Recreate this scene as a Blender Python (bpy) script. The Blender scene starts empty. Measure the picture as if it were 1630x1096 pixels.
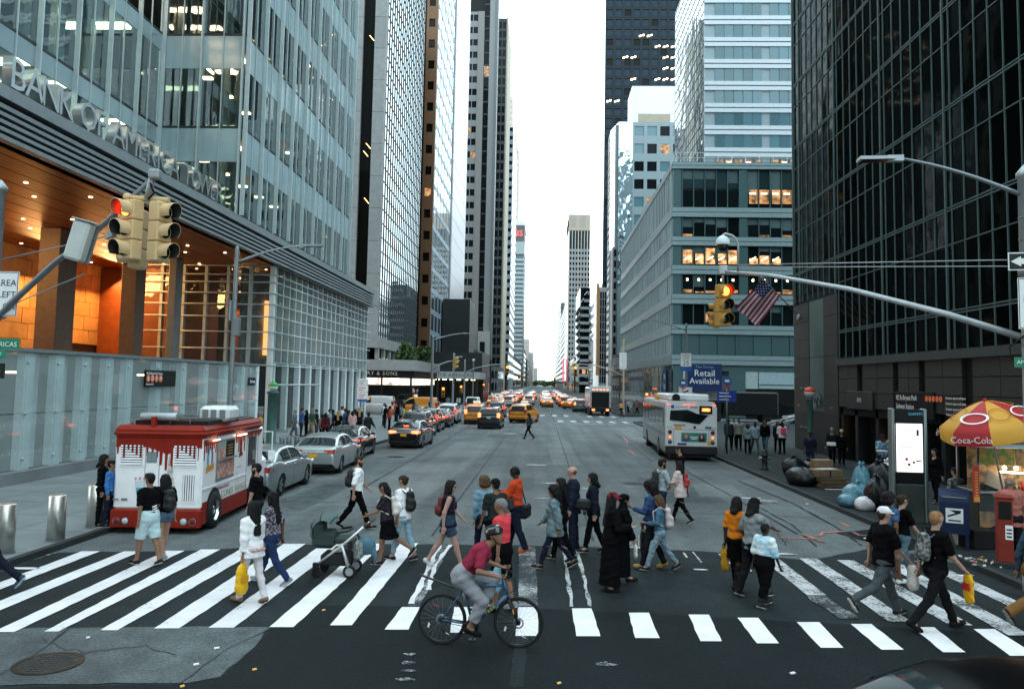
import bpy,math,random
import numpy as np
from mathutils import Vector,Matrix
rad=math.radians
SC=bpy.context.scene
COL=SC.collection
# camera
cam_d=bpy.data.cameras.new('camera')
cam_d.sensor_width=36.0
cam_d.lens=36.0*1250/1630
cam_d.shift_y=-31.81/1630
cam_d.clip_start=0.1
cam_d.clip_end=6000
cam=bpy.data.objects.new('camera',cam_d)
COL.objects.link(cam)
cam.matrix_world=(Matrix.Translation((0,0,3.6))@Matrix.Rotation(rad(2.2292),4,'Z')@Matrix.Rotation(rad(94.25),4,'X')@Matrix.Rotation(rad(1.1),4,'Z'))
SC.camera=cam
# sky, sun, exposure
SUN_EL,SUN_AZ=rad(36),rad(305)
world=bpy.data.worlds.new('World')
SC.world=world
world.use_nodes=True
wn=world.node_tree
wn.nodes.clear()
w_out=wn.nodes.new('ShaderNodeOutputWorld')
w_bg=wn.nodes.new('ShaderNodeBackground')
w_sky=wn.nodes.new('ShaderNodeTexSky')
w_sky.sky_type='NISHITA'
w_sky.sun_disc=False
w_sky.sun_elevation=SUN_EL
w_sky.sun_rotation=SUN_AZ
w_sky.air_density=1.0
w_sky.dust_density=3.0
w_sky.ozone_density=1.0
w_hs=wn.nodes.new('ShaderNodeHueSaturation')
w_hs.inputs['Saturation'].default_value=0.3
w_bg.inputs['Strength'].default_value=0.15
wn.links.new(w_sky.outputs[0],w_hs.inputs['Color'])
w_veil=wn.nodes.new('ShaderNodeMix')
w_veil.data_type='RGBA'
w_veil.inputs[0].default_value=0.6
w_veil.inputs[7].default_value=(5.3,7.25,7.8,1)
wn.links.new(w_hs.outputs[0],w_veil.inputs[6])
wn.links.new(w_veil.outputs[2],w_bg.inputs['Color'])
wn.links.new(w_bg.outputs[0],w_out.inputs['Surface'])
sun_d=bpy.data.lights.new('sun','SUN')
sun_d.energy=0.5
sun_d.angle=rad(30)
sun_d.color=(1.0,0.96,0.91)
sun=bpy.data.objects.new('sun',sun_d)
COL.objects.link(sun)
_sd=Vector((math.sin(SUN_AZ)*math.cos(SUN_EL),math.cos(SUN_AZ)*math.cos(SUN_EL),math.sin(SUN_EL)))
sun.rotation_euler=_sd.to_track_quat('Z','Y').to_euler()
sun.location=(0,-20,60)
SC.view_settings.view_transform='Standard'
SC.view_settings.look='None'
SC.view_settings.exposure=2.0
SC.view_settings.gamma=1.0
SC.view_settings.use_curve_mapping=False
SC.cycles.max_bounces=7
SC.cycles.diffuse_bounces=3
SC.cycles.glossy_bounces=4
SC.cycles.transmission_bounces=5
SC.cycles.transparent_max_bounces=14
SC.cycles.use_denoising=True
SC.cycles.caustics_reflective=False
SC.cycles.caustics_refractive=False
SC.cycles.sample_clamp_indirect=6.0
SC.render.film_transparent=False
# materials
def _nt(name):
 m=bpy.data.materials.new(name)
 m.use_nodes=True
 t=m.node_tree
 t.nodes.clear()
 o=t.nodes.new('ShaderNodeOutputMaterial')
 return m,t,o
def _noise(t,scale,detail=4,rough=.6,coord='Object',dist=0.0):
 tc=t.nodes.new('ShaderNodeTexCoord')
 n=t.nodes.new('ShaderNodeTexNoise')
 n.inputs['Scale'].default_value=scale
 n.inputs['Detail'].default_value=detail
 n.inputs['Roughness'].default_value=rough
 n.inputs['Distortion'].default_value=dist
 t.links.new(tc.outputs[coord],n.inputs['Vector'])
 return n
def _range(t,src,a,b,lo=.3,hi=.7):
 r=t.nodes.new('ShaderNodeMapRange')
 r.inputs['From Min'].default_value=lo
 r.inputs['From Max'].default_value=hi
 r.inputs['To Min'].default_value=a
 r.inputs['To Max'].default_value=b
 t.links.new(src,r.inputs['Value'])
 return r
def _scale_col(t,col,fac):
 v=t.nodes.new('ShaderNodeVectorMath')
 v.operation='SCALE'
 v.inputs[0].default_value=col[:3]
 t.links.new(fac,v.inputs['Scale'])
 return v
MATS={}
def asphalt(name,col,amp=.25,streak=.2,spec=.12,crack=0.0):
 m,t,o=_nt(name)
 b=t.nodes.new('ShaderNodeBsdfPrincipled')
 b.inputs['Roughness'].default_value=.85
 b.inputs['Specular IOR Level'].default_value=spec
 tc=t.nodes.new('ShaderNodeTexCoord')
 def nz(sx,sy,detail,a,b_,lo=.35,hi=.65):
  mp=t.nodes.new('ShaderNodeMapping')
  mp.inputs['Scale'].default_value=(sx,sy,1)
  t.links.new(tc.outputs['Object'],mp.inputs['Vector'])
  n=t.nodes.new('ShaderNodeTexNoise')
  n.inputs['Scale'].default_value=1
  n.inputs['Detail'].default_value=detail
  t.links.new(mp.outputs[0],n.inputs['Vector'])
  return n,_range(t,n.outputs['Fac'],a,b_,lo,hi).outputs[0]
 fac=None
 grain=None
 for q in ((.35,.3,5,1-amp,1+amp),(1.3,.06,3,1-streak,1+streak),(3.1,2.6,6,1-amp*.6,1+amp*.6),(24,24,4,.72,1.28),(1.1,.5,5,1,.62,.66,.74)):
  n,f=nz(*q)
  if q[0]==24:
   grain=n
  if fac is None:
   fac=f
  else :
   mm=t.nodes.new('ShaderNodeMath')
   mm.operation='MULTIPLY'
   t.links.new(fac,mm.inputs[0])
   t.links.new(f,mm.inputs[1])
   fac=mm.outputs[0]
 t.links.new(_scale_col(t,col,fac).outputs[0],b.inputs['Base Color'])
 bu=t.nodes.new('ShaderNodeBump')
 bu.inputs['Strength'].default_value=.6
 bu.inputs['Distance'].default_value=.02
 t.links.new(grain.outputs['Fac'],bu.inputs['Height'])
 t.links.new(bu.outputs[0],b.inputs['Normal'])
 t.links.new(b.outputs[0],o.inputs[0])
 MATS[name]=m
 return m
def mat(name,col,rough=.6,metal=0.0,var=.12,vs=3.0,bump=0.0,bs=40.0,spec=.3,coat=0.0,emit=None,es=0.0,rnd=0.0,coord='Object',col2=None):
 if name in MATS:
  return MATS[name]
 m,t,o=_nt(name)
 b=t.nodes.new('ShaderNodeBsdfPrincipled')
 t.links.new(b.outputs[0],o.inputs[0])
 b.inputs['Roughness'].default_value=rough
 b.inputs['Metallic'].default_value=metal
 b.inputs['Specular IOR Level'].default_value=spec
 if coat:
  b.inputs['Coat Weight'].default_value=coat
  b.inputs['Coat Roughness'].default_value=.06
 n=_noise(t,vs,coord=coord)
 if col2 is not None:
  mx=t.nodes.new('ShaderNodeMix')
  mx.data_type='RGBA'
  r=_range(t,n.outputs['Fac'],0,1,.42,.6)
  t.links.new(r.outputs[0],mx.inputs[0])
  mx.inputs[6].default_value=(*col,1)
  mx.inputs[7].default_value=(*col2,1)
  t.links.new(mx.outputs[2],b.inputs['Base Color'])
 else :
  r=_range(t,n.outputs['Fac'],1-var,1+var)
  fac=r.outputs[0]
  if rnd:
   oi=t.nodes.new('ShaderNodeObjectInfo')
   rr=_range(t,oi.outputs['Random'],1-rnd,1+rnd,0,1)
   mm=t.nodes.new('ShaderNodeMath')
   mm.operation='MULTIPLY'
   t.links.new(fac,mm.inputs[0])
   t.links.new(rr.outputs[0],mm.inputs[1])
   fac=mm.outputs[0]
  t.links.new(_scale_col(t,col,fac).outputs[0],b.inputs['Base Color'])
 if bump:
  bn=_noise(t,bs,3,coord=coord)
  bu=t.nodes.new('ShaderNodeBump')
  bu.inputs['Strength'].default_value=bump
  bu.inputs['Distance'].default_value=.02
  t.links.new(bn.outputs['Fac'],bu.inputs['Height'])
  t.links.new(bu.outputs[0],b.inputs['Normal'])
 if emit is not None:
  b.inputs['Emission Color'].default_value=(*emit,1)
  b.inputs['Emission Strength'].default_value=es
 MATS[name]=m
 return m
def lamp_mat(name,col,strength,base=(.05,.05,.05),vary=0.0,vs=.5):
 if name in MATS:
  return MATS[name]
 m,t,o=_nt(name)
 b=t.nodes.new('ShaderNodeBsdfPrincipled')
 b.inputs['Base Color'].default_value=(*base,1)
 b.inputs['Roughness'].default_value=.3
 b.inputs['Emission Color'].default_value=(*col,1)
 b.inputs['Emission Strength'].default_value=strength
 if vary:
  ge=t.nodes.new('ShaderNodeNewGeometry')
  n=t.nodes.new('ShaderNodeTexNoise')
  n.inputs['Scale'].default_value=vs
  n.inputs['Detail'].default_value=5
  t.links.new(ge.outputs['Position'],n.inputs['Vector'])
  r=_range(t,n.outputs['Fac'],strength*(1-vary),strength*(1+vary),.35,.65)
  t.links.new(r.outputs[0],b.inputs['Emission Strength'])
 t.links.new(b.outputs[0],o.inputs[0])
 MATS[name]=m
 return m
def glass_clear(name,tint=(.72,.86,.86),refl=.12,rough=.02,milk=0.0,milk_col=(.6,.7,.7)):
 if name in MATS:
  return MATS[name]
 m,t,o=_nt(name)
 tr=t.nodes.new('ShaderNodeBsdfTransparent')
 tr.inputs[0].default_value=(*tint,1)
 gl=t.nodes.new('ShaderNodeBsdfGlossy')
 gl.inputs['Roughness'].default_value=rough
 gl.inputs[0].default_value=(.9,.97,.97,1)
 bn=_noise(t,.9,2,coord='Object')
 bu=t.nodes.new('ShaderNodeBump')
 bu.inputs['Strength'].default_value=.05
 bu.inputs['Distance'].default_value=.1
 t.links.new(bn.outputs['Fac'],bu.inputs['Height'])
 t.links.new(bu.outputs[0],gl.inputs['Normal'])
 fr=t.nodes.new('ShaderNodeFresnel')
 fr.inputs['IOR'].default_value=1.55
 ad=t.nodes.new('ShaderNodeMath')
 ad.inputs[1].default_value=refl
 ad.use_clamp=True
 t.links.new(fr.outputs[0],ad.inputs[0])
 first=tr
 if milk:
  df=t.nodes.new('ShaderNodeBsdfDiffuse')
  df.inputs[0].default_value=(*milk_col,1)
  mk=t.nodes.new('ShaderNodeMixShader')
  nn=_noise(t,.7,3)
  rr=_range(t,nn.outputs['Fac'],milk*.92,min(1,milk*1.08))
  t.links.new(rr.outputs[0],mk.inputs[0])
  t.links.new(tr.outputs[0],mk.inputs[1])
  t.links.new(df.outputs[0],mk.inputs[2])
  first=mk
 ge=t.nodes.new('ShaderNodeNewGeometry')
 fb=t.nodes.new('ShaderNodeMath')
 fb.operation='SUBTRACT'
 fb.use_clamp=True
 t.links.new(ad.outputs[0],fb.inputs[0])
 t.links.new(ge.outputs['Backfacing'],fb.inputs[1])
 mx=t.nodes.new('ShaderNodeMixShader')
 t.links.new(fb.outputs[0],mx.inputs[0])
 t.links.new(first.outputs[0],mx.inputs[1])
 t.links.new(gl.outputs[0],mx.inputs[2])
 t.links.new(mx.outputs[0],o.inputs[0])
 MATS[name]=m
 return m
def glass_solid(name,col=(.012,.018,.02),refl=.5,rough=.03,wob=.04,ws=.35,metal=0.0,rnd=.0):
 if name in MATS:
  return MATS[name]
 m,t,o=_nt(name)
 b=t.nodes.new('ShaderNodeBsdfPrincipled')
 b.inputs['Base Color'].default_value=(*col,1)
 b.inputs['Roughness'].default_value=rough
 b.inputs['Metallic'].default_value=metal
 b.inputs['Specular IOR Level'].default_value=refl
 ge=t.nodes.new('ShaderNodeNewGeometry')
 n=t.nodes.new('ShaderNodeTexNoise')
 n.inputs['Scale'].default_value=ws
 n.inputs['Detail'].default_value=2
 t.links.new(ge.outputs['Position'],n.inputs['Vector'])
 bu=t.nodes.new('ShaderNodeBump')
 bu.inputs['Strength'].default_value=wob
 bu.inputs['Distance'].default_value=.5
 t.links.new(n.outputs['Fac'],bu.inputs['Height'])
 t.links.new(bu.outputs[0],b.inputs['Normal'])
 if rnd:
  oi=t.nodes.new('ShaderNodeObjectInfo')
  rr=_range(t,oi.outputs['Random'],1-rnd,1+rnd,0,1)
  t.links.new(_scale_col(t,col,rr.outputs[0]).outputs[0],b.inputs['Base Color'])
 t.links.new(b.outputs[0],o.inputs[0])
 MATS[name]=m
 return m
# mesh building
class MB:
 def __init__(s):
  s.v,s.f,s.m,s.s=[],[],[],[]
 def add(s,vs,fs,m=0,smooth=False):
  o=len(s.v)
  s.v.extend([tuple(v) for v in vs])
  for f in fs:
   s.f.append(tuple(i+o for i in f))
   s.m.append(m)
   s.s.append(smooth)
  return s
 def box(s,x0,x1,y0,y1,z0,z1,m=0):
  v=[(x,y,z) for z in (z0,z1) for y in (y0,y1) for x in (x0,x1)]
  return s.add(v,[(0,2,3,1),(4,5,7,6),(0,1,5,4),(2,6,7,3),(0,4,6,2),(1,3,7,5)],m)
 def cbox(s,x0,x1,y0,y1,z0,z1,c=.02,m=0,smooth=False):
  V,F=[],[]
  P={}
  def vid(p):
   k=tuple(round(t,6) for t in p)
   if k not in P:
    P[k]=len(V)
    V.append(p)
   return P[k]
  X,Y,Z=(x0,x1),(y0,y1),(z0,z1)
  sg=(1,-1)
  corner=lambda i,j,k,a:tuple(((X[i],Y[j],Z[k])[q]+(c*(sg[i],sg[j],sg[k])[q] if q!=a else 0)) for q in range(3))
  for a in range(3):
   for e in range(2):
    idx=[]
    for (p,q) in ((0,0),(1,0),(1,1),(0,1)):
     ijk=[0,0,0]
     ijk[a]=e
     ijk[(a+1)%3]=p
     ijk[(a+2)%3]=q
     idx.append(vid(corner(*ijk,a)))
    F.append(tuple(idx) if e else tuple(idx[::-1]))
  for a in range(3):
   b_,c_=(a+1)%3,(a+2)%3
   for p in range(2):
    for q in range(2):
     ijk0=[0,0,0]
     ijk0[b_],ijk0[c_]=p,q
     ijk1=list(ijk0)
     ijk1[a]=1
     f=(vid(corner(*ijk0,b_)),vid(corner(*ijk1,b_)),vid(corner(*ijk1,c_)),vid(corner(*ijk0,c_)))
     F.append(f if p==q else f[::-1])
  for i in range(2):
   for j in range(2):
    for k in range(2):
     f=(vid(corner(i,j,k,0)),vid(corner(i,j,k,1)),vid(corner(i,j,k,2)))
     F.append(f if (i+j+k)%2 else f[::-1])
  return s.add(V,F,m,smooth)
 def obox(s,c,ax,ay,az,m=0):
  c,ax,ay,az=map(Vector,(c,ax,ay,az))
  v=[c+i*ax+j*ay+k*az for k in (-1,1) for j in (-1,1) for i in (-1,1)]
  return s.add(v,[(0,2,3,1),(4,5,7,6),(0,1,5,4),(2,6,7,3),(0,4,6,2),(1,3,7,5)],m)
 def tube(s,pts,r,n=8,m=0,caps=True,flat=1.0):
  pts=[Vector(p) for p in pts]
  rs=r if isinstance(r,(list,tuple)) else [r]*len(pts)
  V,F=[],[]
  up=None
  for i,p in enumerate(pts):
   d=(pts[min(i+1,len(pts)-1)]-pts[max(i-1,0)]).normalized()
   if up is None:
    a=Vector((0,0,1)) if abs(d.z)<.9 else Vector((1,0,0))
   else :
    a=up
   x=d.cross(a).normalized()
   y=x.cross(d).normalized()
   up=y
   for k in range(n):
    t=2*math.pi*k/n
    V.append(p+rs[i]*(math.cos(t)*x+math.sin(t)*y*flat))
  for i in range(len(pts)-1):
   for k in range(n):
    a,b=i*n+k,i*n+(k+1)%n
    F.append((a,b,b+n,a+n))
  s.add(V,F,m,True)
  if caps:
   o=len(s.v)-len(V)
   s.f.append(tuple(o+k for k in range(n))[::-1])
   s.f.append(tuple(o+(len(pts)-1)*n+k for k in range(n)))
   s.m+=[m,m]
   s.s+=[False,False]
  return s
 def lathe(s,prof,n=16,c=(0,0,0),axis='z',m=0,smooth=True,caps=True):
  V,F=[],[]
  for (r,h) in prof:
   for k in range(n):
    t=2*math.pi*k/n
    a,b=r*math.cos(t),r*math.sin(t)
    p={'z':(a,b,h),'x':(h,a,b),'y':(b,h,a)}[axis]
    V.append((p[0]+c[0],p[1]+c[1],p[2]+c[2]))
  for i in range(len(prof)-1):
   for k in range(n):
    a,b=i*n+k,i*n+(k+1)%n
    F.append((a,b,b+n,a+n))
  s.add(V,F,m,smooth)
  if caps:
   o=len(s.v)-len(V)
   if prof[0][0]>1e-5:
    s.f.append(tuple(o+k for k in range(n))[::-1]);s.m.append(m);s.s.append(False)
   if prof[-1][0]>1e-5:
    s.f.append(tuple(o+(len(prof)-1)*n+k for k in range(n)));s.m.append(m);s.s.append(False)
  return s
 def prism(s,poly,fn,d0,d1,m=0,m_side=None):
  n=len(poly)
  V=[fn(u,v,d0) for u,v in poly]+[fn(u,v,d1) for u,v in poly]
  s.add(V,[tuple(range(n))[::-1],tuple(range(n,2*n))],m)
  o=len(s.v)-2*n
  for k in range(n):
   j=(k+1)%n
   s.f.append((o+k,o+j,o+n+j,o+n+k));s.m.append(m if m_side is None else m_side);s.s.append(False)
  return s
 def ball(s,c,r,n=10,m=0,sq=(1,1,1)):
  V,F=[],[]
  k=max(4,n//2)
  for i in range(k+1):
   ph=math.pi*i/k-math.pi/2
   for j in range(n):
    t=2*math.pi*j/n
    V.append((c[0]+r*sq[0]*math.cos(ph)*math.cos(t),c[1]+r*sq[1]*math.cos(ph)*math.sin(t),c[2]+r*sq[2]*math.sin(ph)))
  for i in range(k):
   for j in range(n):
    a,b=i*n+j,i*n+(j+1)%n
    F.append((a,b,b+n,a+n))
  return s.add(V,F,m,True)
 def quad(s,a,b,c,d,m=0):
  return s.add([a,b,c,d],[(0,1,2,3)],m)
 def mesh(s,name,mats):
  me=bpy.data.meshes.new(name)
  me.from_pydata(s.v,[],s.f)
  for mm in (mats if isinstance(mats,(list,tuple)) else [mats]):
   me.materials.append(mm)
  me.polygons.foreach_set('material_index',s.m)
  me.polygons.foreach_set('use_smooth',s.s)
  me.update()
  return me
 def build(s,name,mats,parent=None,loc=None,rot=None):
  return put(name,s.mesh(name,mats),parent,loc,rot)
def put(name,me,parent=None,loc=None,rot=None):
 o=bpy.data.objects.new(name,me)
 COL.objects.link(o)
 if parent is not None:
  o.parent=parent
 if loc is not None:
  o.location=loc
 if rot is not None:
  o.rotation_euler=rot
 return o
def thing(name,label,cat,loc=(0,0,0),rz=0.0,group=None,rot=None):
 o=bpy.data.objects.new(name,None)
 COL.objects.link(o)
 o.location=loc
 o.rotation_euler=rot if rot is not None else (0,0,rz)
 o.empty_display_size=.2
 tag(o,label,cat,group)
 return o
def tag(o,label=None,cat=None,group=None,kind=None):
 if label:o['label']=label
 if cat:o['category']=cat
 if group:o['group']=group
 if kind:o['kind']=kind
 return o
def struct(o):
 o['kind']='structure'
 return o
def stuff(o,label=None):
 o['kind']='stuff'
 if label:o['label']=label
 return o
def copy_thing(root,loc,rz=None,label=None,group=None):
 def rec(o,par):
  c=o.copy()
  COL.objects.link(c)
  if par is not None:
   c.parent=par
  for ch in kids.get(o,()):
   rec(ch,c)
  return c
 kids={}
 stack=[root]
 while stack:
  q=stack.pop()
  kids[q]=list(q.children)
  stack+=kids[q]
 r=rec(root,None)
 r.location=loc
 if rz is not None:
  r.rotation_euler=(0,0,rz)
 if label:r['label']=label
 if group:r['group']=group
 return r
def recolour(root,part_names,m,slot=0):
 for ch in root.children_recursive:
  if ch.type=='MESH' and ch.name.split('.')[0] in part_names:
   ch.material_slots[slot].link='OBJECT'
   ch.material_slots[slot].material=m
def words(name,text,size,m,parent,loc,rot,extrude=.004,align='CENTER',space=1.0,xs=1.0):
 cu=bpy.data.curves.new(name,'FONT')
 cu.body=text
 cu.size=size
 cu.extrude=extrude
 cu.align_x=align
 cu.align_y='CENTER'
 cu.space_character=space
 cu.resolution_u=2
 t=bpy.data.objects.new(name,cu)
 me=bpy.data.meshes.new_from_object(t)
 bpy.data.objects.remove(t)
 bpy.data.curves.remove(cu)
 me.materials.clear()
 me.materials.append(m)
 if xs!=1.0:
  me.transform(Matrix.Diagonal((xs,1,1,1)))
 me.name=name
 o=put(name,me,parent,loc,rot)
 return o
SOUTH=(rad(90),0,0)
EAST=(rad(90),0,rad(90))
WEST=(rad(90),0,rad(-90))
rng=random.Random(7)
# ground
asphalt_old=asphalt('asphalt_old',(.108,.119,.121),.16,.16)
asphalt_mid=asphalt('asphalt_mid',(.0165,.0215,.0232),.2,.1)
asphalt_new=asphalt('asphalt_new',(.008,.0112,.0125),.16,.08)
asphalt_pale=asphalt('asphalt_pale',(.138,.15,.152),.14,.12)
asphalt_worn=asphalt('asphalt_worn',(.078,.089,.092),.28,.1)
tar=mat('tar',(.022,.025,.027),.7,var=.3,spec=.15)
concrete=mat('concrete',(.175,.19,.194),.85,var=.16,vs=.6,bump=.35,bs=30)
concrete_shaded=mat('concrete_shaded',(.021,.027,.029),.85,spec=.15,var=.2,vs=.7,bump=.35,bs=30)  # east pavement concrete, the dark block's shade put into its colour
kerb_stone=mat('kerb_stone',(.032,.036,.038),.75,spec=.2,var=.25,vs=1.5,bump=.3,bs=30)
def paint_mat(name,col,wear,under,scale=16.0,soft=.05):
 m,t,o=_nt(name)
 b=t.nodes.new('ShaderNodeBsdfPrincipled')
 b.inputs['Roughness'].default_value=.75
 b.inputs['Specular IOR Level'].default_value=.2
 n=_noise(t,scale,8,.78)
 big=_noise(t,1.4,4)
 ad=t.nodes.new('ShaderNodeMath')
 ad.operation='MULTIPLY_ADD'
 ad.inputs[1].default_value=.55
 t.links.new(big.outputs['Fac'],ad.inputs[0])
 t.links.new(n.outputs['Fac'],ad.inputs[2])
 r=_range(t,ad.outputs[0],0,1,.775+wear-soft,.775+wear+soft)
 n2=_noise(t,2.6,6,.7)
 r2=_range(t,n2.outputs['Fac'],.80,1.03)
 mx=t.nodes.new('ShaderNodeMix')
 mx.data_type='RGBA'
 t.links.new(r.outputs[0],mx.inputs[0])
 t.links.new(_scale_col(t,col,r2.outputs[0]).outputs[0],mx.inputs[6])
 mx.inputs[7].default_value=(*under,1)
 t.links.new(mx.outputs[2],b.inputs['Base Color'])
 t.links.new(b.outputs[0],o.inputs[0])
 return m
paint_new=paint_mat('paint_new',(.80,.76,.775),.30,(.03,.035,.038))
paint_good=paint_mat('paint_good',(.72,.685,.70),.17,(.03,.035,.038))
paint_worn=paint_mat('paint_worn',(.58,.565,.575),.035,(.026,.031,.033),20)
paint_faded=paint_mat('paint_faded',(.40,.40,.405),-.06,(.022,.027,.029),26)
paint_pink=paint_mat('paint_pink',(.60,.18,.14),.03,(.09,.1,.105),20)
def sheet(pts,z,jit=0.0,step=.25,seed=1):
 r_=random.Random(seed)
 out=[]
 n=len(pts)
 for i in range(n):
  a,b=pts[i],pts[(i+1)%n]
  L=math.hypot(b[0]-a[0],b[1]-a[1])
  k=max(1,int(L/step)) if jit else 1
  for j in range(k):
   t=j/k
   q=jit if j else jit*.4
   out.append((a[0]+(b[0]-a[0])*t+r_.uniform(-q,q),a[1]+(b[1]-a[1])*t+r_.uniform(-q,q),z))
 return MB().add(out,[tuple(range(len(out)))])
def up(mb):
 f=mb.f[0]
 a=sum(mb.v[f[i]][0]*mb.v[f[(i+1)%len(f)]][1]-mb.v[f[(i+1)%len(f)]][0]*mb.v[f[i]][1] for i in range(len(f)))
 if a<0:
  mb.f[0]=f[::-1]
 return mb
road=struct(sheet([(-900,-80),(900,-80),(900,2200),(-900,2200)],0).build('road',asphalt_old))
def patch(name,pts,z,m,jit=.05,seed=1,step=.25):
 return up(sheet(pts,z,jit,step,seed)).build(name,m,road)
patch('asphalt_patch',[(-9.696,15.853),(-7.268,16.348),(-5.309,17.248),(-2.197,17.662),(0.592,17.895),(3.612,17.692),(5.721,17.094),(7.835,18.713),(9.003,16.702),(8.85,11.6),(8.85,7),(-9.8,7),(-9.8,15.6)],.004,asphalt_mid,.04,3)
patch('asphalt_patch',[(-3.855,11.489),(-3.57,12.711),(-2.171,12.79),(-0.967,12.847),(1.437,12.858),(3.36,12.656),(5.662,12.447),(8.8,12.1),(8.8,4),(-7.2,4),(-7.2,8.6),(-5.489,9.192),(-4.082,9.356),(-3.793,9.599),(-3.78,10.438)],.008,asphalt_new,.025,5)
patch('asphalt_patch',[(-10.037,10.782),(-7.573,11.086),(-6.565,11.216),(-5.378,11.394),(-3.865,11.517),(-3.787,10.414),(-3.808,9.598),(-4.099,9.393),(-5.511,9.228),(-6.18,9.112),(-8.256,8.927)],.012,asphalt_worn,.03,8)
patch('asphalt_patch',[(-6.41,22.445),(-6.003,35.098),(-3.016,35.229),(-3.606,22.901)],.004,asphalt_pale,.015,9)
patch('asphalt_patch',[(-5.1,37.717),(-4.98,47.984),(-2.723,48.663),(-2.736,38.296)],.004,asphalt_pale,.015,10)
patch('asphalt_patch',[(0.373,49.594),(1.761,50.012),(1.824,35.505),(0.56,35.222)],.004,asphalt_pale,.015,12)
patch('asphalt_patch',[(3.688,31.189),(5.381,31.118),(5.894,25.075),(3.699,24.711)],.004,asphalt_worn,.02,13)
patch('asphalt_patch',[(7.433,20.334),(8.647,21.018),(9.119,19.024),(8.178,18.216)],.008,asphalt_new,.03,14)
patch('asphalt_patch',[(-10.051,41.891),(-9.095,47.786),(-7.931,45.132),(-8.461,38.544)],0.0062,asphalt_worn,.02,15)
patch('asphalt_patch',[(0.879,24.243),(2.424,24.5),(2.301,20.459),(0.854,20.25)],0.0068,asphalt_worn,.015,16)
patch('asphalt_patch',[(5.584,29.624),(7.06,29.542),(6.795,26.31),(5.272,26.333)],0.0074,asphalt_pale,.02,17)
patch('asphalt_patch',[(-7.803,22.804),(-7.35,27.173),(-6.436,27.009),(-6.526,21.649)],0.0080,asphalt_worn,.02,18)
patch('asphalt_patch',[(-3.569,55.65),(-0.481,56.701),(-0.234,52.841),(-3.522,51.792)],0.0086,asphalt_worn,.02,19)
def strip(name,pts,w,z,m,jit=.01,seed=2):
 L,Rr=[],[]
 for i,p in enumerate(pts):
  a,b=pts[max(i-1,0)],pts[min(i+1,len(pts)-1)]
  dx,dy=b[0]-a[0],b[1]-a[1]
  l=math.hypot(dx,dy) or 1
  nx,ny=-dy/l*w/2,dx/l*w/2
  L.append((p[0]+nx,p[1]+ny));Rr.append((p[0]-nx,p[1]-ny))
 return up(sheet(L+Rr[::-1],z,jit,.3,seed)).build(name,m,road)
for k,(a,b) in enumerate([((-5.9,24),(-5.9,75)),((-2.5,18.6),(-2.3,95)),((1.25,18.5),(1.2,110)),((5.342,37.727),(5.9,100)),((6.4,20),(6.2,34))]):
 strip('tar_seam',[a,((a[0]+b[0])/2+.04,(a[1]+b[1])/2),b],.05,.013,tar,.012,20+k)
strip('tar_seam',[(7.64,30.964),(7.935,25.413),(7.77,21.25),(7.473,18.806)],.06,.013,tar,.03,31)
strip('tar_seam',[(6.604,25.192),(6.661,21.089),(6.341,18.517)],.04,.013,tar,.03,32)
strip('tar_seam',[(-9.5,34.2),(8.5,35.5)],.04,.013,tar,.012,33)
strip('tar_seam',[(-9.5,23.2),(-2.4,23.0),(1.2,23.1),(8.5,22.6)],.035,.013,tar,.012,34)
strip('tar_seam',[(-4.181,9.328),(-4.109,10.528),(-3.845,11.461)],.02,.017,tar,.02,35)
strip('tar_seam',[(-6.651,11.207),(-6.439,10.186),(-6.401,9.424)],.02,.017,tar,.02,36)
for k,pts in enumerate([[(-4.563,19.298),(-4.167,22.023),(-2.877,22.903),(-2.453,24.998)],[(3.875,21.423),(3.109,23.174),(2.438,21.997),(1.735,22.957)],[(-6.744,10.652),(-5.811,10.245),(-5.219,10.545),(-4.48,10.23)],[(5.301,21.165),(5.92,19.958),(5.676,18.429)],[(-6.22,18.267),(-5.501,19.331),(-5.588,20.772)]]):
 fine=[]
 for a,b in zip(pts,pts[1:]):
  fine+=[(a[0]+(b[0]-a[0])*q/6+rng.uniform(-.05,.05),a[1]+(b[1]-a[1])*q/6+rng.uniform(-.08,.08)) for q in range(6)]
 strip('crack',fine,.018,.0165,tar,.006,140+k)
ZB=.017
def bar(fl,fr,nr,nl,m,jit=.009,seed=0):
 return up(sheet([fl,fr,nr,nl],ZB,jit,.22,seed)).build('crosswalk_bar',m,road)
bar((-9.306,15.963),(-8.953,16.009),(-8.94,12.17),(-9.219,12.141),paint_good,seed=1)
bar((-8.482,16.069),(-8.156,16.111),(-8.16,11.2),(-8.502,11.165),paint_good,seed=2)
bar((-7.678,16.234),(-7.316,16.28),(-7.278,10.947),(-7.563,10.919),paint_good,seed=3)
bar((-7.043,16.439),(-6.651,16.49),(-6.697,11.033),(-6.891,11.014),paint_good,seed=4)
bar((-6.255,16.604),(-5.846,16.657),(-5.926,11.166),(-6.166,11.142),paint_good,seed=5)
bar((-5.548,17.216),(-5.082,17.278),(-5.12,11.333),(-5.468,11.298),paint_good,seed=6)
bar((-4.73,17.258),(-4.303,17.314),(-4.368,11.437),(-4.72,11.402),paint_good,seed=7)
bar((-3.793,17.449),(-3.4,17.502),(-3.535,11.55),(-3.874,11.516),paint_new,seed=8)
bar((-3.058,17.615),(-2.674,17.667),(-2.723,11.722),(-3.04,11.689),paint_new,seed=9)
bar((-2.159,12.721),(-1.882,12.75),(-1.868,11.601),(-2.209,11.567),paint_new,seed=10)
bar((-2.18,17.528),(-1.961,17.557),(-1.887,12.785),(-2.086,12.764),paint_faded,seed=11)
bar((-1.336,12.808),(-1.046,12.839),(-0.951,11.549),(-1.247,11.52),paint_new,seed=12)
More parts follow.
